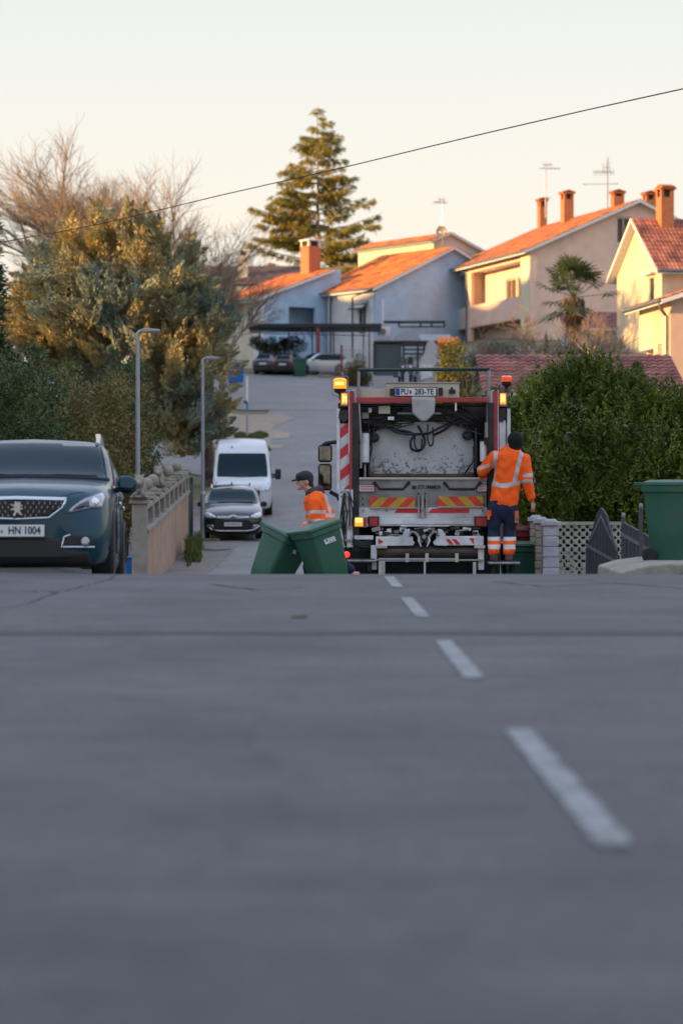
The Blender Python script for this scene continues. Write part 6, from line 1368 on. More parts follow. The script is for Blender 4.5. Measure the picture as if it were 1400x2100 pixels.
# white lower panel with lamp clusters
b = MB(); pb(b, 733, 1000, 1041, 1062, .06, .3, m_tw); pb(b, 760, 975, 1062, 1077, .04, .3, m_tw); pb(b, 750, 985, 1074, 1079, -.03, .3, m_tg); b.build('lower_panel', None, tk, smooth=0, bevel=.006)
for x0_, x1_ in ((808, 868), (878, 962)): b = MB(); b.prism([(qx(x0_), qz(1052)), (qx(x0_+8), qz(1043)), (qx(x1_), qz(1043)), (qx(x1_), qz(1052))], .052, .066); b.build('reflective_strip', m_tred if 0 else M('reflex_red', (.62, .02, .03), .35, var=.2), tk, smooth=0)
for px_, w_ in ((866, 2.4), (858, 1.2), (874, 1.2)): b = MB(); pb(b, px_-w_, px_+w_, 1016, 1062, .0, .06); b.build('hinge', m_tg, tk)
b = MB(); pb(b, 718, 753, 1060, 1081, -.04, .05, m_tg); pb(b, 720.5, 751, 1062, 1079, -.046, -.035, m_tred); o = b.build('tail_light', None, tk, smooth=0, bevel=.004)
b = MB(); pb(b, 727, 744, 1062, 1079, -.056, -.0465); b.build('lit_indicator', m_amber, o, smooth=0, bevel=.003); b = MB(); pb(b, 729, 742, 1062.5, 1071, -.062, -.0565); b.build('indicator_core', m_amberh, o, smooth=0)
for a0, a1 in ((755, 777), (972, 1000)): b = MB(); pb(b, a0, a1, 1059, 1081, -.03, .05, m_blk); pb(b, a0+2.5, a1-2.5, 1061.5, 1078.5, -.045, -.03, m_red); b.cyl(pt3((a0+a1)/2, 1070, -.05), pt3((a0+a1)/2, 1070, -.045), .045, 14, m_tred); b.build('tail_light', None, tk, smooth=0, bevel=.006)
# top: plate box, cream panels, red beam, funnel, guard frame
b = MB(); pb(b, 793, 941, 785, 816, .03, .45, m_tb); pb(b, 735, 793, 797, 815, .06, .45, m_tb); pb(b, 791, 943, 783.5, 786, .01, .46, m_tg); b.build('header_box', None, tk, smooth=0, bevel=.006)
b = MB(); pb(b, 799, 807, 797, 811, -.02, .03); pb(b, 899, 907, 795, 811, -.02, .03); pb(b, 920, 933, 799, 807, -.03, .03); b.box(pt3(926, 797, -.02), (.03, .03, .04)); b.build('header_lamps', m_blk, tk, smooth=0, bevel=.004)
npx = bpy.data.objects.new('number_plate', None)
bpy.data.objects.remove(npx)
b = MB(); pb(b, 808, 895, 794, 813, -.004, .028, m_blk); pb(b, 810, 893, 795.5, 811.5, -.008, -.004, m_plate); pb(b, 811, 819, 796.5, 810.5, -.0105, -.008, m_plb); t_ = b.build('number_plate', None, tk, smooth=0)
textmesh('lettering', 'PU', .118, m_ink, t_, (qx(829), -.012, qz(803.8)), (R(90), 0, 0), .001, .78, bold=.0022); textmesh('lettering', '283-TE', .118, m_ink, t_, (qx(869), -.012, qz(803.8)), (R(90), 0, 0), .001, .80, bold=.0022)
b = MB(); b.prism([(qx(839), qz(801)), (qx(843.5), qz(801)), (qx(843.5), qz(807)), (qx(841), qz(808.5)), (qx(839), qz(807))], -.011, -.008); b.build('crest', m_tred, t_, smooth=0)
b = MB(); pb(b, 730, 843, 815, 826, -.02, .12); pb(b, 891, 1001, 815, 825, -.02, .12); b.build('red_beam', m_tred, tk, smooth=0, bevel=.008)
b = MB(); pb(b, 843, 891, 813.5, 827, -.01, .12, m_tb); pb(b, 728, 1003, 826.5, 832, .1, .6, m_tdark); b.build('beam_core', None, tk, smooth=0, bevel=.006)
b = MB(); b.prism([(qx(843), qz(817)), (qx(892), qz(817)), (qx(890), qz(848)), (qx(874), qz(864)), (qx(863), qz(864)), (qx(845), qz(848))], -.07, .10); b.build('funnel_cover', m_tg, tk, smooth=0, bevel=.018)
b = MB(); b.tube([pt3(735, 826, .02), pt3(735, 759, .02)], .022, 8, m_steel); b.tube([pt3(1001, 826, .02), pt3(1001, 760, .02)], .028, 8, m_steel); b.tube([pt3(733, 759, .02), pt3(1003, 757, .02)], .026, 8, m_green); b.tube([pt3(735, 826, .0), pt3(740, 905, .0)], .022, 8, m_steel); b.build('guard_frame', None, tk)
# corner columns
for s in (-1, 1):
    def C(px): return px if s < 0 else 2*868-px
    def cb(b, a0, a1, y0_, y1_, d0, d1, mat): a0, a1 = sorted((C(a0), C(a1))); return pb(b, a0, a1, y0_, y1_, d0, d1, mat)
    b = MB(); cb(b, 690, 697, 838, 1012, .02, 1.1, m_tw); cb(b, 697, 723, 868, 1012, .06, .9, m_tw); cb(b, 723, 728, 800, 1000, .03, .5, m_tw); cb(b, 693, 722, 826, 868, .10, .9, m_tdark)
    if s > 0: cb(b, 700, 713, 862, 940, .0, .06, m_tw)
    b.build('corner_column', None, tk, smooth=0, bevel=.008)
    b = MB(); cb(b, 716, 726, 802, (1000 if s < 0 else 932), -.01, .03, m_tred); cb(b, 714.5, 716.4, 800, 930, -.012, .03, m_tw); b.build('red_strip', None, tk, smooth=0, bevel=.003)
    if s < 0:
        b = MB(); w_, h_ = 19/PM, 132/PM; b.bb(-w_/2, w_/2, -.006, .006, -h_/2, h_/2); o = b.build('striped_board', stripemat('hazard_red_white', (.60, .02, .03), (.55, .57, .60), (1, -1.25), .19, .10), tk, smooth=0); o.location = pt3(707, 936, .048)
    b = MB(); cb(b, 697, 714, 804, 834, -.03, .10, m_tred); cb(b, 699, 712, 806, 832, -.035, -.03, m_tg); o = b.build('work_lamp', None, tk, smooth=0, bevel=.004)
    b = MB(); cb(b, 700, 712, 807.5, 829, -.045, -.0352, m_amber); o2 = b.build('lit_lens', None, o, smooth=0, bevel=.003)
    b = MB(); cb(b, 702, 710.5, 810, 825, -.05, -.0452, m_amberh); b.build('lamp_core', None, o, smooth=0, bevel=.003); b = MB(); cb(b, 705.6, 707.4, 817, 826, -.054, -.0502, m_hld); b.build('lamp_filament', None, o, smooth=0)
    b = MB(); hx = [(696, 841), (713, 841), (714, 860), (705, 868), (694, 857)] if s < 0 else [(701, 838), (714, 838), (714, 864), (706, 866), (699, 856)]
    b.prism([(qx(C(x)), qz(y)) for x, y in hx], -.04, .05); b.build('rubber_pad', m_tdark, tk, smooth=0, bevel=.01)
# beacons
for (px_, pt_, pb_, lit) in ((697, 777, 797, 1), (1038, 772, 783, 0)):
    r = 13.5/PM if lit else 11/PM; b = MB(); b.lathe([(r*.9, 0), (r, .02), (r, (pb_-pt_)/PM-.01), (r*.6, (pb_-pt_)/PM+.012)], (qx(px_), .02, qz(pb_)), 18); o = b.build('beacon', m_amber if lit else m_amberdim, tk)
    if lit: b = MB(); b.bb(qx(px_)-.07, qx(px_)+.06, -.085, -.079, qz(790), qz(784)); b.build('beacon_core', m_amberh, o, smooth=0, bevel=.004)
    hb = qz(pb_)-qz(806); b = MB(); b.lathe([(.012, -.16), (.02, -.08), (r*.85, -.045), (r*.95, -.0015)], (qx(px_), .02, qz(pb_)), 14)
    b.cyl((qx(px_), .02, qz(pb_)-.04), (qx(px_)+(.06 if lit else -.03), .05, qz(812)), .014, 6); b.build('beacon_base', m_blk, o)
    b = MB(); w_ = r+.02
    for sx in (-1, 1): b.tube([(qx(px_)+sx*w_, -.1, qz(pb_)-.09), (qx(px_)+sx*w_, -.1, qz(pt_)+.03)], .006, 5)
    b.tube([(qx(px_)-w_, -.1, qz(pt_)+.03), (qx(px_)+w_, -.1, qz(pt_)+.03)], .006, 5); b.tube([(qx(px_)-w_, -.1, qz(pb_)-.09), (qx(px_), .0, qz(pb_)-.13), (qx(px_)+w_, -.1, qz(pb_)-.09)], .006, 5); b.build('beacon_guard', m_steel, o)
# machinery in the mouth: pipes, blocks, cylinders
r_ = random.Random(21); b = MB()
for k in range(13):
    x0_, x1_ = r_.uniform(738, 800), r_.uniform(800, 850); y_ = r_.uniform(832, 872); b.tube([pt3(x0_, y_, r_.uniform(.15, .5)), pt3((x0_+x1_)/2, y_+r_.uniform(-6, 10), .3), pt3(x1_, y_+r_.uniform(-12, 8), r_.uniform(.2, .6))], r_.uniform(.008, .022), 6)
for k in range(14):
    x0_, x1_ = r_.uniform(890, 940), r_.uniform(945, 998); y_ = r_.uniform(830, 870); b.tube([pt3(x0_, y_-4, r_.uniform(.15, .5)), pt3((x0_+x1_)/2, y_+r_.uniform(-2, 12), .3), pt3(x1_, y_+r_.uniform(2, 22), r_.uniform(.2, .6))], r_.uniform(.008, .022), 6)
b.build('upper_pipes', M('pipe_mix', (.10, .09, .085), .4, .4, var=.6, scale=9), tk)
for a_ in ((776, 800, 829, 848, .12, .2, m_tb), (742, 756, 845, 858, .2, .35, m_tg), (755, 762, 836, 846, .15, .2, m_tw), (932, 936, 824, 843, .0, .04, m_tw), (795, 808, 854, 861, .1, .3, m_tw), (815, 905, 845, 849, .2, .3, m_tg)): b = MB(); pb(b, *a_); b.build('valve_block', None, tk, smooth=0, bevel=.006)
for px_, y0_, y1_, rr in ((748, 888, 948, 9), (992, 905, 946, 8)):
    b = MB(); b.cyl(pt3(px_, y0_, .1), pt3(px_, y1_, .1), rr/PM, 16, m_tw); b.cyl(pt3(px_, y0_-3, .1), pt3(px_, y0_, .1), rr/PM*1.1, 16, m_tdark); b.cyl(pt3(px_, y1_, .1), pt3(px_, y1_+4, .1), rr/PM*.8, 16, m_tdark); b.cyl(pt3(px_, y1_, .1), pt3(px_, 985, .1), .02, 8, m_steel); b.build('hydraulic_cylinder', None, tk)
b = MB(); b.cyl(pt3(999, 866, .05), pt3(999, 897, .05), 6.0/PM, 14, m_cyl); b.cyl(pt3(999, 828, .05), pt3(999, 866, .05), .016, 8, m_steel); b.cyl(pt3(999, 897, .05), pt3(999, 912, .05), .05, 10, m_tdark); b.build('hydraulic_cylinder', None, tk)
for a_ in ((755, 759, 880, 975, .12, .2, m_hose), (974, 978, 878, 962, .12, .2, m_hose), (738, 742, 890, 960, .05, .3, m_tg)): b = MB(); pb(b, *a_); b.build('guide_rail', None, tk, smooth=0)
hoses = [[(786, 866), (810, 880), (838, 885), (850, 892), (842, 905), (843, 918), (856, 925), (868, 918), (872, 903), (866, 888), (858, 872)], [(790, 869), (815, 886), (845, 890), (875, 889), (895, 880), (920, 868), (935, 860)], [(852, 890), (850, 905), (856, 922), (864, 920), (866, 900)],
         [(878, 870), (877, 895), (882, 914), (887, 912), (889, 895), (888, 876)], [(890, 892), (910, 882), (930, 868), (955, 860), (972, 868), (976, 885)], [(795, 862), (820, 868), (845, 866), (860, 858)], [(900, 852), (930, 850), (960, 862), (985, 880)], [(740, 862), (770, 868), (800, 855), (825, 838)], [(744, 905), (752, 880), (768, 862), (790, 864)],
         [(757, 965), (758, 940), (762, 920), (760, 905)], [(972, 915), (972, 940), (962, 958), (954, 972)], [(940, 834), (965, 845), (985, 862), (996, 880)]]
for i, hp in enumerate(hoses):
    t = np.linspace(0, 1, 36); s = np.linspace(0, 1, len(hp)); xy = crom(s, np.array(hp, float), t); yy = .30-.10*np.sin(np.pi*t)-(.02*i % .07)
    b = MB(); b.tube([pt3(x, y, w) for (x, y), w in zip(xy, yy)], .020 if i in (0, 1, 4) else .013, 7); b.build('hydraulic_hose', m_hose, tk)
for cx, cy in ((767, 897), (960, 892)):
    b = MB(); pts = [pt3(cx+8.5*math.cos(a), cy+7.5*math.sin(a), .30) for a in np.linspace(0, 6.283, 20)]; b.tube(pts, .020, 7); b.tube([pt3(cx, cy-7, .30), pt3(cx, cy-24, .33)], .018, 6); b.box(pt3(cx, cy, .33), (.06, .05, .06)); b.build('hose_coil', m_hose, tk)
# lifting gear
b = MB(); pb(b, 770, 846, 1100, 1119, -.16, -.04, m_tw); pb(b, 893, 990, 1099, 1118, -.16, -.04, m_tw)
for s in (-1, 1): b.prism([(qx(868+s*22), qz(1118)), (qx(868+s*46), qz(1119)), (qx(868+s*46), qz(1101)), (qx(868+s*38), qz(1086)), (qx(868+s*28), qz(1084)), (qx(868+s*30), qz(1100)), (qx(868+s*18), qz(1112))], -.17, -.05, m_tw)
b.build('lift_arm', None, tk, smooth=0, bevel=.01)
for pg_ in (((775, 1116), (775, 1104), (786, 1110)), ((912, 1105), (920, 1105), (929, 1116), (921, 1116)), ((925, 1105), (934, 1105), (943, 1116), (934, 1116)), ((960, 1103), (970, 1103), (970, 1116))): b = MB(); b.prism([(qx(u), qz(v)) for u, v in pg_], -.166, -.161, MATS['reflex_red']); b.build('arrow_mark', None, tk, smooth=0)
r_ = random.Random(5); b = MB()
for k in range(46):
    x_ = r_.uniform(768, 985); y_ = r_.uniform(1081, 1100); mt = r_.choice([m_tdark, m_tdark, m_steel, m_tw, m_rust, m_steel]); b.box(pt3(x_, y_, r_.uniform(-.08, .12)), (r_.uniform(.03, .14), r_.uniform(.03, .1), r_.uniform(.02, .07)), mt, rot=(0, r_.uniform(-.3, .3), 0))
for k in range(12):
    x_ = r_.uniform(770, 960); y_ = r_.uniform(1082, 1098); b.cyl(pt3(x_, y_, -.05), pt3(x_+r_.uniform(12, 50), y_+r_.uniform(-5, 5), r_.uniform(-.09, .05)), r_.uniform(.008, .02), 7, r_.choice([m_steel, m_tdark, m_tg]))
pb(b, 822, 920, 1076.5, 1079.5, -.09, -.05, m_tw); pb(b, 770, 985, 1079, 1118, .14, .2, m_tdark); b.build('lift_linkage', None, tk, smooth=35)
b = MB()
for s in (-1, 1):
    b.tube([pt3(868+s*4, 1112, -.2), pt3(868+s*16, 1092, -.2), pt3(868+s*24, 1090, -.19), pt3(868+s*30, 1098, -.18)], [.018, .024, .02, .012], 7, m_steel); b.tube([pt3(868+s*6, 1120, -.21), pt3(868+s*11, 1108, -.22), pt3(868+s*9, 1100, -.2)], [.01, .016, .02], 6, m_tw); b.cyl(pt3(868+s*12, 1089, -.22), pt3(868+s*12, 1089, -.12), .03, 10, m_tdark)
b.cyl(pt3(868, 1100, -.24), pt3(868, 1100, -.1), .055, 14, m_tdark); b.cyl(pt3(868, 1100, -.25), pt3(868, 1100, -.24), .03, 12, m_steel); b.build('lift_claw', None, tk)
b = MB(); b.cyl(pt3(772, 1131, -.02), pt3(986, 1131, -.02), 13.5/PM, 20, m_rust); b.build('lift_roller', None, tk)
b = MB(); pb(b, 770, 988, 1146, 1150, -.18, -.06, m_steel)
for px_ in (834, 874, 935): pb(b, px_-3.5, px_+3.5, 1134, 1152, -.2, -.181, m_tb)
for px_ in (766, 985): pb(b, px_-6, px_+6, 1118, 1168, -.12, .1, m_tw)
for px_ in (785, 971): pb(b, px_-3.2, px_+3.2, 1152, 1178, -.2, -.12, m_tb)
for px_ in (782, 982): pb(b, px_-11, px_+11, 1118, 1124, -.18, -.1, m_tb)
b.build('rear_underrun_bar', None, tk, smooth=0, bevel=.006)
for a0, a1 in ((790, 870), (874, 966)): b = MB(); pb(b, a0, a1, 1153, 1204, .3, .32); b.build('mud_flap', m_rub, tk, smooth=0)
# left-hand pipework and step
b = MB()
for (x0_, x1_, r) in ((701, 701, .045), (712, 714, .035), (722, 720, .022)): b.tube([pt3(x0_, 1004, .0), pt3(x1_, 1060, -.02), pt3(x1_+1, 1122, -.02)], r, 10, m_tw)
for y_ in (1018, 1048, 1082, 1108): b.box(pt3(709, y_, -.03), (.15, .08, .03), m_steel)
pb(b, 697, 716, 1006, 1012, -.05, .1, m_tg); pb(b, 724, 732, 985, 1058, .02, .1, m_tg); pb(b, 722, 765, 1098, 1106, -.06, .05, m_tw); pb(b, 716, 768, 1112, 1128, .02, .1, m_tdark); b.build('side_pipework', None, tk, bevel=0)
b = MB()
for k in range(7): x_ = r_.uniform(704, 725); b.tube([pt3(x_, r_.uniform(1008, 1030), -.07), pt3(x_+r_.uniform(-8, 10), 1045+r_.uniform(-10, 20), -.10), pt3(x_+r_.uniform(-6, 12), r_.uniform(1075, 1125), -.06)], .010, 6)
for k in range(4): b.tube([pt3(722, 1104+k*4, -.05), pt3(742, 1112+k*3, -.1), pt3(764, 1108+k*5, -.06)], .011, 6)
b.build('cable_loom', m_hose, tk)
b = MB(); b.lathe([(.001, -.02), (.035, -.015), (.045, .02)], pt3(711, 1137, -.05), 14, axis='Y'); b.build('red_marker_lamp', m_redlit, tk)
for a0, a1, yt, dep in ((706, 770, 1146, .35), (998, 1062, 1150.5, .42)):
    b = MB(); b.bb(qx(a0), qx(a1), -.40, dep-.40+.02, qz(yt+5), qz(yt)); o = b.build('footboard', m_steel, tk, smooth=0, bevel=.012); b = MB()
    for k in range(6): b.bb(qx(a0)+.02, qx(a1)-.02, -.37+k*.055, -.37+k*.055+.02, qz(yt)+.001, qz(yt)+.008)
    b.build('tread', m_tdark, o, smooth=0); b = MB(); pb(b, a0+8, a0+16, yt+5.2, yt+24, -.2, .3); pb(b, a1-16, a1-8, yt+5.2, yt+24, -.2, .3); b.build('bracket', m_tdark, o, smooth=0)
# cab mirrors, reaching out on the left far ahead
Ym = 7.6; k_ = (35.2+Ym)/35.2
def mp(px, py, y=Ym): v = P(px, py, 35.2+y); return (v.x-TX, y, v.z-TZ)
b = MB(); b.tube([mp(693, 906), mp(668, 909), mp(661, 914)], .035, 8); b.tube([mp(700, 1022), mp(688, 1015), mp(676, 1008)], .035, 8); b.tube([mp(700, 1018), mp(690, 1022)], .05, 8); b.build('mirror_bracket', m_blk, tk)
for (y0_, y1_, x0_, x1_) in ((912, 948, 652, 681), (951, 1006, 652, 680)):
    a, c = mp(x0_, y1_), mp(x1_, y0_); b = MB(); b.bb(a[0], c[0], Ym-.04, Ym+.14, a[2], c[2]); o = b.build('wing_mirror', m_blk, tk, bevel=.05, seg=3)
    b = MB(); b.bb(a[0]+.025, c[0]-.025, Ym-.05, Ym-.0405, a[2]+.03, c[2]-.03); b.build('mirror_glass', M('mirror_glass', (.10, .11, .12), .03, 1.0, var=.5, scale=9), o, bevel=.004)  # darkened colour stands in for foliage reflected in the mirror
a, c = mp(650, 1170), mp(694, 880)
b = MB(); b.bb(qx(698), qx(760), -.25, -.05, 0.02, .02+.0); 

# ================================================================ people
def capsule(b, p0, p1, r0, r1, flat=1.0, ax=None, n=16):
    """rounded tapered segment; flat scales the cross-section along the second axis"""
    p0, p1 = Vector(p0), Vector(p1); d = p1-p0; L_ = d.length; t = d.normalized() if L_ > 1e-6 else Vector((0, 0, 1))
    u = Vector(ax) if ax else (Vector((1, 0, 0)) if abs(t.x) < .8 else Vector((0, 1, 0))); u = (u-t*u.dot(t)).normalized(); v = t.cross(u)
    st = [(-r0*math.cos(a), r0*math.sin(a)) for a in (.15, .5, .9, 1.3)]+[(L_*f, r0+(r1-r0)*f) for f in (0, .25, .5, .75, 1)]+[(L_+r1*math.cos(a), r1*math.sin(a)) for a in (1.3, .9, .5, .15)]
    vs = [p0+t*z+u*(r*math.cos(2*math.pi*k/n))+v*(r*flat*math.sin(2*math.pi*k/n)) for z, r in st for k in range(n)]; m = len(st)
    b.add(vs, [(i*n+k, i*n+(k+1) % n, (i+1)*n+(k+1) % n, (i+1)*n+k) for i in range(m-1) for k in range(n)]+[tuple(range(n-1, -1, -1)), tuple((m-1)*n+k for k in range(n))])
def fuse(name, parts, mat, parent, vox=.011, smooth_it=4, paint=None, mats=None, wob=0.0, seed=1, cut=None):
    b = MB()
    for q in parts:
        if q[0] == 'e': b.ell(q[1], q[2], 16, 10)
        else: capsule(b, *q)
    o = b.build(name, mat, None, smooth=0); r = o.modifiers.new('r', 'REMESH'); r.mode = 'VOXEL'; r.voxel_size = vox; r.adaptivity = 0
    s = o.modifiers.new('s', 'SMOOTH'); s.factor = .5; s.iterations = smooth_it; bake(o); me = o.data
    if wob:
        co = np.empty(len(me.vertices)*3, np.float32); me.vertices.foreach_get('co', co); co = co.reshape(-1, 3); no = np.empty(len(me.vertices)*3, np.float32); me.vertex_normals.foreach_get('vector', no); no = no.reshape(-1, 3)
        q = np.sin(co[:, 2]*38+np.sin(co[:, 0]*21+seed)*2.2+co[:, 1]*9)*.5+np.sin(co[:, 2]*19-co[:, 0]*27+seed*2)*.6+np.sin(co[:, 0]*45+co[:, 2]*13)*.35
        co = co+no*(q*wob)[:, None]; me.vertices.foreach_set('co', co.ravel().astype(np.float32)); me.update()
    me.materials.clear()
    for q in (mats or [mat]): me.materials.append(q)
    if paint:
        for p in me.polygons: p.material_index = paint(p.center)
    me.polygons.foreach_set('use_smooth', [True]*len(me.polygons)); o.parent = parent; return o
m_skin = M('skin', (.50, .27, .19), .5, var=.12, scale=20); m_orange = M('hivis_orange', (1.0, .118, .004), .75, var=.12, scale=7, bump=.5, bscale=16, dirt=(.45, .07, .02), dirt_amt=.1, dscale=5); m_refl = M('reflective_tape', (.46, .45, .47), .45, .1, var=.15); m_navy = M('navy_cloth', (.008, .015, .046), .8, var=.25, scale=8, bump=.3)
m_wht = M('white_tape', (.66, .64, .62), .6, var=.1); m_beanie = M('black_knit', (.008, .008, .009), .95, var=.2, bump=.4, bscale=60); m_hood = M('grey_hood', (.055, .045, .055), .9, var=.2); m_boot = M('boot_leather', (.10, .06, .06), .6, var=.3); m_hair = M('dark_hair', (.02, .014, .01), .6, var=.3); m_cap = M('dark_cap', (.018, .020, .026), .75, var=.15)
def hand(t, wrist, dirv, palm_n, thumb_s, grip=.35, size=1.0, name='hand', into=None):
    """list of capsule parts for a hand: palm, four unequal bent fingers and a thumb from the side of the palm"""
    w = Vector(wrist); d = Vector(dirv).normalized(); n = Vector(palm_n); n = (n-d*n.dot(d)).normalized(); s = d.cross(n)*thumb_s; P_ = []
    P_.append((w-d*.02, w+d*.075*size, .030*size, .036*size, .55, tuple(s)))
    for i, (off, ln) in enumerate(((.030, .070), (.010, .078), (-.010, .073), (-.029, .058))):
        k = w+d*.082*size+s*off*size; a = grip+.08*i; d1 = (d*math.cos(a*.7)+n*math.sin(a*.7)); m1 = k+d1*ln*.5*size; d2 = (d*math.cos(a*1.9)+n*math.sin(a*1.9)); P_.append((k-d*.012, m1, .0095*size, .0085*size)); P_.append((m1, m1+d2*ln*.5*size, .0085*size, .007*size))
    k = w+d*.025*size+s*.030*size; m1 = k+(d*.6+s*.75+n*.25).normalized()*.038*size; P_.append((k, m1, .013*size, .010*size)); P_.append((m1, m1+(d*.9+s*.25+n*.35).normalized()*.030*size, .010*size, .008*size)); return P_
# worker riding on the right footboard, back to the camera
WY = 35.0; WPM = 5000/WY; wz = TZ+qz(1150.5)+.008
wx0 = X(1029, WY); pyf = 980+(CH-wz)/WY*5000
w1 = thing('person', 'worker in orange jacket and black beanie standing on the right footboard of the truck', 'person', (wx0, WY, wz))
def wp_(px, py, y=0.0): return ((px-1029)/WPM, y, (pyf-py)/WPM)
head = [('e', wp_(1056, 903), (.078, .095, .115)), (wp_(1056, 905, .05), wp_(1057, 913, .06), .055, .05), (wp_(1053, 915), wp_(1050, 926), .055, .062), ('e', wp_(1057, 905, .095), (.014, .02, .022)), ('e', wp_(1067, 905, .01), (.012, .02, .03)), ('e', wp_(1045, 905, .01), (.012, .02, .03))]
torso_b = [(wp_(1048, 935), wp_(1032, 1035), .15, .14, .6), (wp_(1018, 1040), wp_(1014, 1090, .04), .085, .06), (wp_(1014, 1090, .04), wp_(1012, 1132, -.02), .058, .045), (wp_(1044, 1040), wp_(1044, 1090, .04), .085, .06), (wp_(1044, 1090, .04), wp_(1042, 1132, -.02), .058, .045),
           (wp_(1014, 935), wp_(988, 966, .12), .055, .045), (wp_(988, 966, .12), wp_(994, 981, .30), .042, .03), (wp_(1074, 938), wp_(1084, 988, -.02), .055, .045), (wp_(1084, 988, -.02), wp_(1091, 1028, .04), .042, .028)]
h_r = hand(None, wp_(1091.5, 1030, .045), (.10, .05, -1), (-.6, .6, 0), 1, .30); h_l = hand(None, wp_(993, 982, .30), (.3, .55, .25), (0, .5, -1), 1, 1.0)
fuse('body', head+torso_b+h_r+h_l, m_skin, w1, vox=.0085, smooth_it=2)
fuse('beanie', [('e', wp_(1056, 903, -.005), (.118, .125, .128)), (wp_(1056, 908, -.02), wp_(1054, 917, -.03), .100, .085, .9)], m_beanie, w1, vox=.012, smooth_it=3)
jk = [(wp_(1046, 942), wp_(1039, 985), .205, .20, .66), (wp_(1039, 985), wp_(1033, 1026), .20, .208, .66), (wp_(1014, 938), wp_(1072, 940), .095, .095, .9), (wp_(1052, 922), wp_(1048, 938), .075, .11, .9),
      (wp_(1014, 938), wp_(989, 966, .10), .100, .086), (wp_(989, 966, .10), wp_(993, 979, .26), .082, .06), (wp_(1074, 944), wp_(1080, 985, -.02), .100, .088), (wp_(1080, 985, -.02), wp_(1088, 1020, .03), .086, .06)]
def jpaint(c):
    px = c.x*WPM+1029; py = pyf-c.z*WPM
    if px > 1071+max(0, (960-py))*.3 or (py > 985 and px > 1070):
        if 971 < py-(px-1080)*-.05 < 978 or 983 < py < 990: return 1
        return 0
    if px < 1003 and py > 943: return 1 if (955 < py+(px-990)*.35 < 962) else 0
    l1 = 1016+(py-925)*-.115; l2 = 1066+(py-935)*-.24
    if 925 < py < 990 and (abs(px-l1) < 4.2 or abs(px-l2) < 4.2): return 1
    yb = 990+6*math.sin(min(1, max(0, (px-1005)/52))*math.pi)
    return 1 if abs(py-yb) < 4.4 and px < 1070 else 0
fuse('jacket', jk, m_orange, w1, vox=.011, smooth_it=3, paint=jpaint, mats=[m_orange, m_refl], wob=.007)
tr = [(wp_(1031, 1026), wp_(1030, 1044), .185, .175, .7), (wp_(1014, 1042), wp_(1013, 1088, .05), .118, .092), (wp_(1013, 1088, .05), wp_(1012, 1129, -.01), .090, .092), (wp_(1045, 1042), wp_(1045, 1088, .05), .118, .092), (wp_(1045, 1088, .05), wp_(1043, 1129, -.01), .090, .092)]
def tpaint(c):
    py = pyf-c.z*WPM
    if py > 1101: return 1 if (py < 1109 or 1117 < py < 1126) else 2
    px = c.x*WPM+1029
    if 1046 < py < 1058 and px < 1006 : return 2
    return 0
fuse('trousers', tr, m_navy, w1, vox=.011, smooth_it=3, paint=tpaint, mats=[m_navy, m_wht, m_orange], wob=.006, seed=4)
b = MB(); b.box(wp_(1058, 1060, -.03), (.06, .12, .17)); b.box(wp_(1058, 1052, -.09), (.045, .004, .05), M('pouch_coral', (.6, .12, .06), .6)); b.box(wp_(1058, 1064, -.092), (.045, .004, .05), M('pouch_green', (.03, .16, .1), .6)); b.build('thigh_pocket', m_refl, w1, smooth=0, bevel=.012)
b = MB(); b.box(wp_(1001, 1056, -.02), (.035, .10, .14)); b.build('thigh_flap', m_orange, w1, smooth=0, bevel=.01)
for cx in (1012, 1042): fuse('boot', [(wp_(cx, 1134, -.03), wp_(cx, 1146, -.03), .058, .055), (wp_(cx, 1146, -.04), wp_(cx+(2 if cx > 1030 else -2), 1146.5, .14), .045, .04, .8)], m_boot, w1, vox=.010, smooth_it=2)
# worker walking to the left, leaning, pulling the two bins
VY = 33.0; VPM = 5000/VY; vx0 = X(665, VY); vz = h1(vx0, VY); pyv = 980+(CH-vz)/VY*5000
w2 = thing('person', 'worker in orange jacket and dark cap walking left behind two green wheelie bins', 'person', (vx0, VY, vz))
def vp(px, py, y=0.0): return ((px-665)/VPM, y, (pyv-py)/VPM)
hd = [('e', vp(627, 983), (.103, .078, .108)), ('e', vp(621, 990), (.066, .062, .085)), (vp(623, 994), vp(614, 1001), .052, .032), (vp(613, 988), vp(607.5, 992), .017, .011), (vp(613, 983), vp(612, 988), .018, .015), ('e', vp(611, 996.3), (.012, .022, .006)), ('e', vp(611.5, 998.8), (.012, .020, .007)),
      ('e', vp(630, 990, -.078), (.020, .014, .032)), ('e', vp(630, 990, .078), (.020, .014, .032)), (vp(630, 998), vp(641, 1014), .060, .070)]
bd = [(vp(648, 1025), vp(668, 1090), .14, .12, 1.1), (vp(668, 1105), vp(632, 1165, .08), .095, .065), (vp(632, 1165, .08), vp(640, 1218, .08), .06, .042), (vp(672, 1105), vp(695, 1150, -.08), .095, .062), (vp(695, 1150, -.08), vp(722, 1172, -.08), .055, .04),
      (vp(646, 1028, -.17), vp(642, 1066, -.22), .055, .045), (vp(642, 1066, -.22), vp(668, 1082, -.26), .042, .03), (vp(650, 1028, .17), vp(645, 1066, .22), .055, .045), (vp(645, 1066, .22), vp(618, 1086, .0), .042, .03)]
fuse('body', hd+bd+hand(None, vp(668, 1082, -.26), (.9, -.1, -.3), (.3, 0, -1), 1, 1.1)+hand(None, vp(618, 1086, .0), (-.7, -.5, -.3), (0, 0, -1), 1, 1.1), m_skin, w2, vox=.0085, smooth_it=2)
b = MB()
for s in (-1, 1): b.ell(vp(612.5, 986.5, s*.036), (.008, .013, .007), 8, 6)
b.build('eyes', M('eye_dark', (.02, .015, .012), .2, var=0), w2)
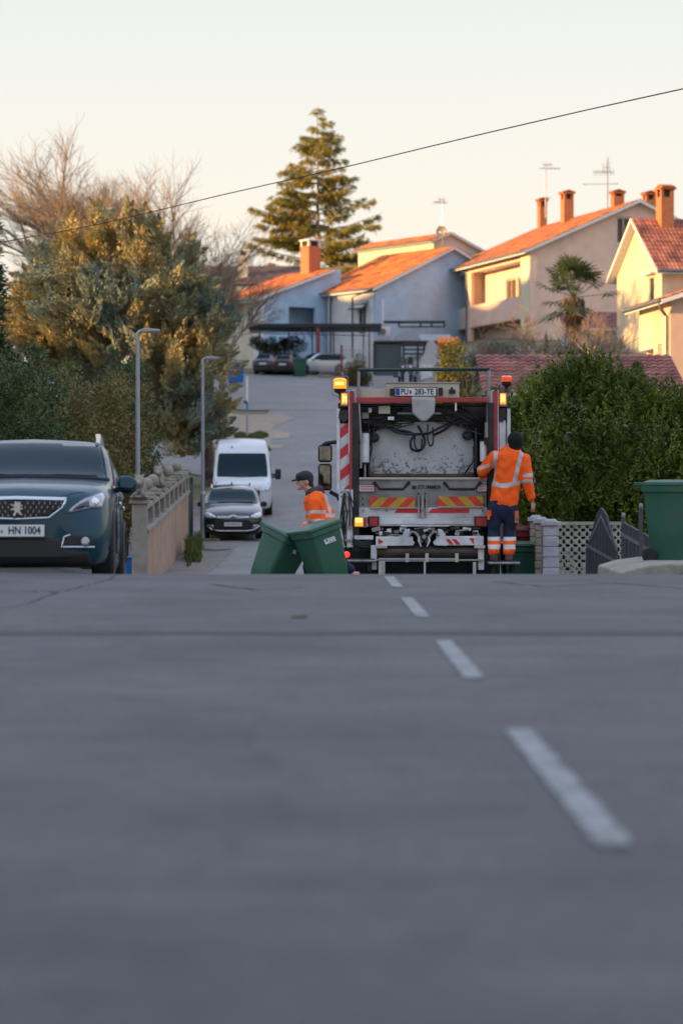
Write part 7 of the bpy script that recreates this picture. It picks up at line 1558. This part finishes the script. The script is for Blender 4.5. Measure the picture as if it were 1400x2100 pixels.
fuse('hair', [('e', vp(631, 984), (.080, .082, .080)), (vp(634, 990), vp(637, 997), .055, .045, 1.2)], m_hair, w2, vox=.011, smooth_it=2)
fuse('cap', [('e', vp(626, 978), (.112, .092, .088)), ('e', vp(619, 977), (.09, .085, .06)), (vp(612, 983), vp(598, 986), .020, .010, 3.2, (0, 0, 1))], m_cap, w2, vox=.0095, smooth_it=2)
jv = [(vp(648, 1030), vp(658, 1066), .170, .205, 1.05, (1, 0, 0)), (vp(658, 1066), vp(662, 1098), .205, .20, 1.0, (1, 0, 0)), (vp(648, 1022, -.13), vp(648, 1022, .13), .095, .095), (vp(646, 1028, -.17), vp(644, 1066, -.22), .090, .078), (vp(644, 1066, -.22), vp(664, 1080, -.26), .074, .055), (vp(650, 1028, .17), vp(646, 1066, .22), .088, .075), (vp(646, 1066, .22), vp(622, 1084, .02), .072, .052)]
def vpaint(c):
    px = c.x*VPM+665; py = pyv-c.z*VPM
    if c.y < -.14 and px < 668: return 1 if 1046 < py < 1053 or 1064 < py < 1069 else 0
    t = py-(px-665)*.10
    if 1052 < t < 1059 or 1072 < t < 1078: return 1
    return 1 if c.z and abs((px-(672+(py-1030)*.25))) < 3.2 and 1012 < py < 1052 else 0
fuse('jacket', jv, m_orange, w2, vox=.011, smooth_it=3, paint=vpaint, mats=[m_orange, m_refl], wob=.0075, seed=7)
fuse('hood', [(vp(636, 1008, -.07), vp(655, 1004, 0), .045, .06), (vp(636, 1008, .07), vp(655, 1004, 0), .045, .06), (vp(632, 1012, -.04), vp(632, 1012, .04), .045, .045), (vp(649, 1004), vp(660, 1012), .045, .04, 1.3)], m_hood, w2, vox=.011, smooth_it=3, wob=.003)
fuse('trousers', [(vp(676, 1098), vp(672, 1112), .15, .14), (vp(668, 1110), vp(633, 1164, .08), .115, .088), (vp(633, 1164, .08), vp(640, 1210, .08), .085, .078), (vp(674, 1110), vp(694, 1148, -.08), .115, .085), (vp(694, 1148, -.08), vp(718, 1168, -.08), .080, .070)], m_navy, w2, vox=.012, smooth_it=3, wob=.004, seed=2)
fuse('shoe', [(vp(641, 1216, .08), vp(628, 1222, .08), .048, .035)], m_boot, w2, vox=.011, smooth_it=2)
fuse('shoe', [(vp(720, 1172, -.08), vp(731, 1185, -.08), .045, .035), (vp(731, 1177, -.08), vp(733, 1176, -.08), .03, .03)], M('red_white_shoe', (.62, .30, .26), .5, var=.5, scale=18), w2, vox=.010, smooth_it=2)
# bins handed to the walker: final placement (120-litre size)
for o_, (px_, py_, Y_, rz_, ry_, rx_) in ((bin1, (661, 1136, 31.9, 30, -17, 5)), (bin2, (568, 1148, 32.4, 40, 23, 2))):
    o_.scale = (.84, .84, .90); m = Matrix.Rotation(R(ry_), 4, 'Y') @ Matrix.Rotation(R(rx_), 4, 'X') @ Matrix.Rotation(R(rz_), 4, 'Z'); c = P(px_, py_, Y_)-(m @ Vector((0, 0, .54))); o_.location = c; o_.rotation_euler = m.to_euler()
